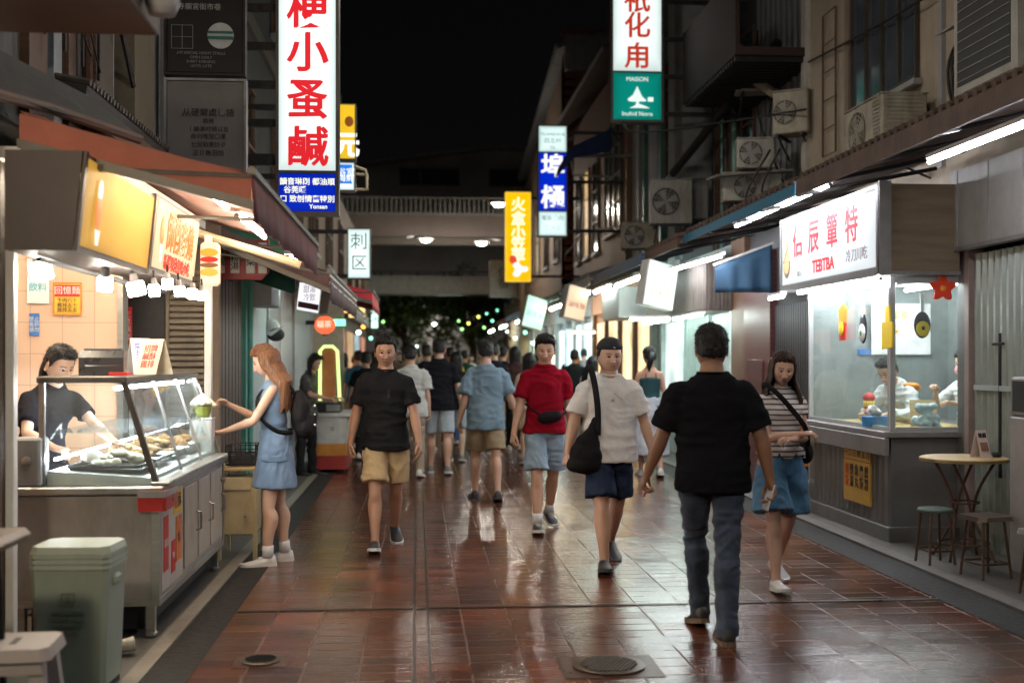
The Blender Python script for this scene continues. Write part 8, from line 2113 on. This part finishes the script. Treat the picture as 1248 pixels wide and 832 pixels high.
# 10 -- grey white shirt behind the man in khaki
g = gnd(503, 580)
h = Human(1.68, w=1.0, legs=((10, 8, 0), (-10, 10, 10)), arms=(('fk', 10, 8, 20, 4), ('fk', -4, 10, 6, 6)), lod=1, head=(4, 0, 0), side=4)
h.body('person', [SK['b']]); h.hair(HB, seed=34); h.shirt(cloth('shirt_greywhite', (.50, .52, .50)), amp=.012, seed=35, loose=.022, hem=-.12, sleeve=.85, sl_r=.09); h.pants(cloth('beige_trousers', (.30, .24, .18)), name='trousers', full=True, seed=36)
h.shoes(shoe_w, sole_w); h.place(g.x, g.y, 176, 'man in pale grey and beige trousers half hidden by the man in khaki shorts')
# 11 -- camisole woman
x_ = at(792, 440, 14.6).x
h = Human(1.66, w=.86, female=True, legs=((10, 10, 0), (-10, 10, 12)), arms=(('fk', 6, 14, 10, 12), ('fk', -2, 12, 8, 8)), lod=1, head=(4, 0, 12))
h.body('person', [SK['b']]); h.hair(HB, seed=37); h.tail(HB, [(0, .10, .04), (0, .14, -.02), (.02, .13, -.12), (.02, .12, -.20)], [.035, .04, .035, .01])
h.shirt(cloth('cami_teal', (.03, .075, .085)), name='camisole', amp=.004, seed=38, hem=.0, sleeve=0, neck=.42); h.skirt(cloth('skirt_white', (.50, .54, .60)), top=.14, bottom=-.62, r1=.26, seed=39, amp=.014)
for sx in (-1, 1): strap([h.sp[0][1] * 0 + Vector((sx * .07, .10, 1.28 * h.k * 1.0)), Vector((sx * .065, .075, 1.36 * h.k)), Vector((sx * .075, .0, 1.405 * h.k)), Vector((sx * .075, -.08, 1.33 * h.k))], .010, 'shoulder_strap', dark, h.o, nrm=None)
h.shoes(shoe_w, sole_w); h.place(x_, 14.6, 178, 'woman in a dark camisole and long pale skirt walking away on the right')
# 12 -- kiosk workers
h = Human(1.60, w=.98, female=False, lean=36, legs=((4, 6, 0), (2, 4, 0)), arms=(('ik', (.14, -.46, 1.02), (.7, .2, -1), (-.3, -.9, -.2), (0, 0, -1)), ('ik', (-.10, -.48, 1.02), (-.7, .3, -.8), (.3, -.9, -.2), (0, 0, -1))), head=(26, 0, 0), curl=(.8, .9))
h.body('person', [SK['d']]); h.hair(HB, seed=40, thick=1.3); h.shirt(cloth('coat_white', (.62, .64, .64)), name='white_coat', amp=.010, seed=41, loose=.02, sleeve=1.75, hem=-.2); h.pants(cloth('black_trousers', (0, 0, 0)), name='trousers', full=True, seed=42)
h.shoes(shoe_b, sole_k)
gm = MB()
for sg in (-1, 1): gm.tube([(sg * .033 + .024 * math.cos(2 * PI * j / 14), -.104, .0 + .018 * math.sin(2 * PI * j / 14)) for j in range(14)], .0022, 5, closed=True); gm.tube([(sg * .057, -.103, .004), (sg * .078, -.02, .006)], .002, 5)
gm.tube([(-.010, -.106, .004), (.010, -.106, .004)], .002, 5); h.hm(gm).build('glasses', dark, h.o)
h.place(4.50, 10.2, -62, 'kiosk worker with glasses and a white coat bent over the counter')
blob('collar_patch', 'orange cloth over the shoulder of the worker with glasses', 'cloth', [((0, 0, 0), .06, (1.3, 1, .5)), ((.05, .03, -.02), .05, (1.2, 1, .5))], mat('patch_orange', (.7, .25, .03), .6), voxel=.01).location = h.world(h.arm[0][0] + Vector((-.02, .04, .045)))
h = Human(1.60, w=.9, female=True, lean=8, legs=((2, 3, 0), (0, 2, 0)), arms=(('ik', (.12, -.36, 1.12), (.7, .2, -1), (-.3, -.9, .2), (0, 0, -1)), ('ik', (-.12, -.32, 1.22), (-.7, .3, -.8), (.3, -.6, .7), (0, 0, -1))), head=(12, 0, 0), curl=(.7, .8), lod=1)
h.body('person', [SK['d']]); h.hair(HB, seed=44, bangs=True); h.shirt(cloth('coat_white', (0, 0, 0)), name='blouse', amp=.008, seed=45, sleeve=.9); h.pants(cloth('black_trousers', (0, 0, 0)), name='trousers', full=True)
h.shoes(shoe_b, sole_k)
mk = MB(); mk.smooth = True; mk.ball((0, -.075, -.055), 1, 10, (.058, .042, .045)); h.hm(mk).build('face_mask', mat('mask_pink', (.75, .32, .30), .7), h.o)
h.place(4.98, 9.95, -70, 'kiosk worker wearing a pink face mask by the far window post')
# 13 -- dark haired woman sitting at the white cart
h = Human(1.60, w=.9, female=True, lean=14, legs=((4, 4, 0), (0, 4, 0)), arms=(('ik', (.14, -.40, 1.0), (.7, .2, -1), (-.2, -.9, 0), (0, 0, -1)), ('ik', (-.12, -.42, 1.0), (-.7, .3, -.8), (.2, -.9, 0), (0, 0, -1))), head=(20, 0, 0), lod=1)
h.body('person', [SK['b']]); h.hair(HB, seed=46); h.mane(HB, length=.34, spread=110, seed=7); h.shirt(mat('floral_dark', (.07, .06, .06), .8, var=.9, scale=22), amp=.008, seed=47, sleeve=.8); h.pants(cloth('black_trousers', (0, 0, 0)), name='trousers', full=True)
h.shoes(shoe_b, sole_k); h.place(at(372, 460, 15.0).x, 15.1, 60, 'woman with long black hair in a dark patterned top bending over the white cart')
# the crowd
CR = [
 (520, 414, 19.0, 1.74, 'tee_black4', 'khaki2', 180, 'HB', 'man in black before the person in yellow'),
 (549, 420, 20.5, 1.72, ('crowd_yellow', (.62, .45, .03)), 'black_trousers', 175, 'HB', 'person in a yellow shirt among the crowd'),
 (613, 421, 21.0, 1.74, 'tee_black4', 'pale_shorts', 180, 'HB', 'man in black walking away between the pale blue shirt and the red shirt'),
 (632, 425, 27.0, 1.70, ('crowd_blue', (.05, .12, .30)), 'black_trousers', 185, 'HB', 'person in a blue shirt far off beside the man in red'),
 (645, 428, 16.5, 1.60, ('crowd_cream', (.50, .40, .32)), 'khaki2', 180, 'HBM', 'woman with long dark hair in cream just behind the man in red'),
 (722, 432, 17.5, 1.56, ('crowd_white', (.58, .57, .55)), 'pale_shorts', 180, 'HBM', 'woman with a black bob and pale top behind the man in white'),
 (437, 428, 19.5, 1.66, ('crowd_navy', (.03, .10, .18)), 'black_trousers', 190, 'HB', 'person in dark blue behind the left man'),
 (418, 432, 22.0, 1.64, ('crowd_grey', (.35, .38, .38)), 'khaki2', 150, 'HBM', 'person in grey with long hair near the white cart'),
 (452, 430, 30.0, 1.70, ('crowd_brown', (.20, .10, .06)), 'black_trousers', 180, 'HB', 'person in brown far down the street on the left'),
 (478, 431, 26.0, 1.68, ('crowd_red', (.28, .05, .04)), 'pale_shorts', 180, 'HB', 'person in brick red far down the street'),
 (487, 432, 35.0, 1.72, 'tee_black4', 'khaki2', 0, 'HB', 'distant person in black facing the camera left of centre'),
 (563, 431, 33.0, 1.70, ('crowd_white', (0, 0, 0)), 'black_trousers', 180, 'HB', 'distant person in white at the centre'),
 (574, 433, 38.0, 1.66, ('crowd_grey', (0, 0, 0)), 'khaki2', 0, 'HBM', 'distant long haired person in grey at the centre'),
 (601, 431, 30.0, 1.70, ('crowd_teal', (.04, .20, .20)), 'black_trousers', 180, 'HB', 'distant person in teal behind the man in pale blue'),
 (624, 432, 36.0, 1.72, ('crowd_pink', (.50, .22, .20)), 'khaki2', 180, 'HB', 'distant person in pink right of centre'),
 (656, 430, 24.0, 1.66, ('crowd_blue', (0, 0, 0)), 'khaki2', 180, 'HB', 'person in blue shirt behind the shoulder of the man in red'),
 (694, 432, 31.0, 1.68, 'tee_black4', 'black_trousers', 180, 'HB', 'distant person in black right of the man in red'),
 (702, 434, 26.0, 1.60, ('crowd_pink', (0, 0, 0)), 'pale_shorts', 10, 'HBM', 'distant woman in pink facing the camera by the lit shops'),
 (510, 433, 42.0, 1.72, ('crowd_navy', (0, 0, 0)), 'khaki2', 180, 'HB', 'farthest person in navy seen above the crowd'),
 (540, 434, 46.0, 1.70, ('crowd_cream', (0, 0, 0)), 'black_trousers', 180, 'HB', 'farthest person in cream seen above the crowd'),
 (586, 434, 45.0, 1.70, ('crowd_brown', (0, 0, 0)), 'black_trousers', 180, 'HB', 'farthest person in brown seen above the crowd'),
 (467, 434, 40.0, 1.70, ('crowd_teal', (0, 0, 0)), 'black_trousers', 0, 'HB', 'farthest person in teal on the left of the street'),
 (740, 436, 20.5, 1.55, ('crowd_red', (0, 0, 0)), 'black_trousers', 190, 'HBM', 'woman in brick red by the brown shop on the right'),
 (432, 436, 27.0, 1.60, ('crowd_white', (0, 0, 0)), 'black_trousers', 90, 'HB', 'person in white standing sideways by the left shops'),
]
for k_, (px, Y, c, ph) in enumerate(((446, 17.5, (.012, .012, .014), 'black just right of the white cart'), (458, 21.5, (.05, .05, .055), 'charcoal left of the pale grey shirt'), (476, 18.0, (.10, .07, .05), 'dark brown behind the man in khaki shorts'), (494, 22.0, (.02, .03, .06), 'midnight blue behind the pale grey shirt'), (508, 24.5, (.30, .30, .28), 'light grey beside the black tee walker'), (556, 17.0, (.015, .015, .015), 'black between the two men seen from behind'), (566, 23.5, (.03, .08, .05), 'dark green left of the pale blue shirt'), (602, 18.2, (.02, .02, .03), 'black right beside the pale blue shirt'), (614, 25.0, (.25, .20, .15), 'tan between the pale blue and red shirts'), (628, 19.0, (.06, .03, .03), 'dark maroon just left of the man in red'), (640, 29.0, (.012, .012, .012), 'black far behind the man in red'), (700, 21.0, (.02, .025, .03), 'black between the red and the white shirt'), (712, 27.0, (.28, .28, .30), 'silver grey near the orange lit shop'), (530, 28.0, (.04, .04, .10), 'indigo in the middle of the crowd'), (545, 25.0, (.012, .012, .012), 'black behind the yellow shirt'), (590, 27.0, (.10, .10, .10), 'grey behind the pale blue shirt'))):
 CR.append((px, 428, Y, 1.62 + (k_ * 7 % 5) * .035, ('crowd_x%d' % k_, c), ('black_trousers', 'khaki2', 'pale_shorts')[k_ % 3], 180 - (k_ % 4) * 8, 'HBM' if k_ % 4 == 1 else 'HB', 'person in ' + ph))
for i, (px, py, Y, H_, sh_, pa, rz, hr, lab) in enumerate(CR):
 rr = random.Random(i * 3 + 1)
 fem = hr == 'HBM'; a_ = rr.uniform(8, 14)
 h = Human(H_, w=(.88 if fem else 1.03), female=fem, legs=((a_, 8, 0), (-a_, 12, 10)) if i % 2 else ((-a_, 12, 10), (a_, 8, 0)), arms=(('fk', rr.uniform(-12, 14), 12, rr.uniform(0, 25), 8), ('fk', rr.uniform(-12, 14), 12, rr.uniform(0, 25), 8)), lod=2 if Y > 18 else 1, head=(rr.uniform(0, 12), 0, rr.uniform(-25, 25)))
 h.body('person', [SK[rr.choice('abd')]]); h.hair(HB, seed=50 + i)
 if fem: h.mane(HB, length=.26, seed=i)
 sm_ = MATS.get(sh_) if isinstance(sh_, str) else cloth(*sh_)
 h.shirt(sm_, loose=.014, seed=i, sleeve=.75); h.pants(MATS[pa], name='trousers' if 'trousers' in pa else 'shorts', full='trousers' in pa, to=.88, seed=i)
 h.shoes(shoe_g if i % 3 else shoe_w, sole_w)
 h.place(at(px, py, Y).x, Y, rz, lab, 'people in the crowd further down the street')
# things in the hands of the near man
def attach_hand(t, hh, idx, off=.10):
 wr, hd, pn, th = hh.hands[idx]; t.location = hh.world(wr + hd * off + pn * .028)
# near man's phone: white cased, in his right hand
def in_hand(hh, idx, nm, label, cat, parts, off=.085, po=.028):
 wr, hd, pn, th = hh.hands[idx]
 t = thing(nm, label, cat, hh.world(wr + hd * off + pn * po))
 Q = Matrix.Rotation(hh.o.rotation_euler.z, 3, 'Z') @ Matrix((th, pn, hd)).transposed()
 t.rotation_euler = Q.to_euler()
 for (n_, d, c, m_) in parts: q = MB(); q.box(c, d, bev=.005); q.build(n_, m_, t)
 return t
in_hand(HNEAR, 1, 'phone', 'white cased phone held low in the right hand of the near man', 'phone', [('case', (.072, .010, .15), (0, 0, 0), mat('case_white', (.65, .65, .68), .3)), ('screen', (.066, .003, .14), (0, .007, 0), mat('screen_black', (.01, .01, .012), .08))])
in_hand(HNEAR, 0, 'key_fob', 'small red key fob in the left hand of the near man', 'key fob', [('fob', (.03, .012, .05), (0, 0, .03), mat('fob_red', (.4, .02, .02), .4))])
tube_lamp((-2.55, 5.9, 2.44), (-2.55, 8.0, 2.44), 'added unseen ceiling tube brightening the snack stall', TUBE_W, group='added tubes inside the snack stall')  # both stall tubes are added behind the fascia to brighten the room
tube_lamp((-1.95, 5.9, 2.44), (-1.95, 8.0, 2.44), 'added unseen front ceiling tube brightening the snack stall', TUBE_W, group='added tubes inside the snack stall')
# ---- fill lamps added behind the camera and above the frame
flood((-1.7, 1.0, 3.0), (.6, 8.5, 1.0), 74, (1, .80, .58), .45, 'added warm fill lamp on the left behind the viewer')
flood((2.9, .6, 3.2), (1.2, 8.5, 1.1), 36, (.86, .93, 1), .45, 'added cool fill lamp on the right behind the viewer')
flood((.9, 4.2, 5.2), (1.0, 9, .6), 42, (1, .90, .76), .5, 'added fill lamp over the street above the frame')
flood((.8, 8.6, 6.9), None, 105, (1, .93, .84), .4, 'added globe lamp above the frame lighting the upper facades')  # added out of view to lift the upper walls
flood((.9, 12.5, 5.6), (.9, 13.5, 0), 60, (1, .92, .80), .5, 'added fill lamp high over the middle of the street')
#flood((1.0, 24, 6.2), (.9, 26, 0), 264, (1, .92, .82), .5, 'added fill lamp high far down the street')
#flood((.5, 33, 6.4), (.5, 42, 1), 352, (1, .85, .72), .5, 'added fill lamp before the footbridge')
for (y_, z_, l_) in ((4.2, 5.5, 'nearest thin wire strung over the street carrying an added fill lamp'), (12.5, 5.9, 'thin wire for an added fill lamp over the street by the tall signs')):
 m = MB(); m.tube([(-2.1, y_, z_), (4.5, y_, z_)], .008, 6); m.build('lamp_wire', iron, None, l_, 'wire')  # wires that only hold the added fill lamps
cam = bpy.data.cameras.new('camera'); cob = bpy.data.objects.new('camera', cam); COL.objects.link(cob); S.camera = cob
cob.location = (0, 0, CAM_H); cob.rotation_euler = (R(90), 0, -YAW)
cam.sensor_width = 36; cam.lens = FPX / 1248 * 36; cam.shift_y = (HOR - 416) / 1248
cam.clip_start = .1; cam.clip_end = 400
cam.dof.use_dof = True; cam.dof.focus_distance = 8.0; cam.dof.aperture_fstop = 1.5; cam.dof.aperture_blades = 0
S.view_settings.view_transform = 'Standard'; S.view_settings.look = 'None'; S.view_settings.gamma = 1; S.view_settings.use_curve_mapping = False
S.view_settings.exposure = EXPO
S.render.engine = 'CYCLES'
c = S.cycles; c.use_denoising = True; c.use_adaptive_sampling = True; c.adaptive_threshold = .015
try: c.denoiser = 'OPENIMAGEDENOISE'; c.denoising_input_passes = 'RGB_ALBEDO_NORMAL'
except Exception: pass
c.max_bounces = 7; c.diffuse_bounces = 3; c.glossy_bounces = 4; c.transparent_max_bounces = 12; c.transmission_bounces = 4
c.caustics_reflective = False; c.caustics_refractive = False; c.sample_clamp_indirect = 4; c.use_light_tree = True; c.blur_glossy = .5
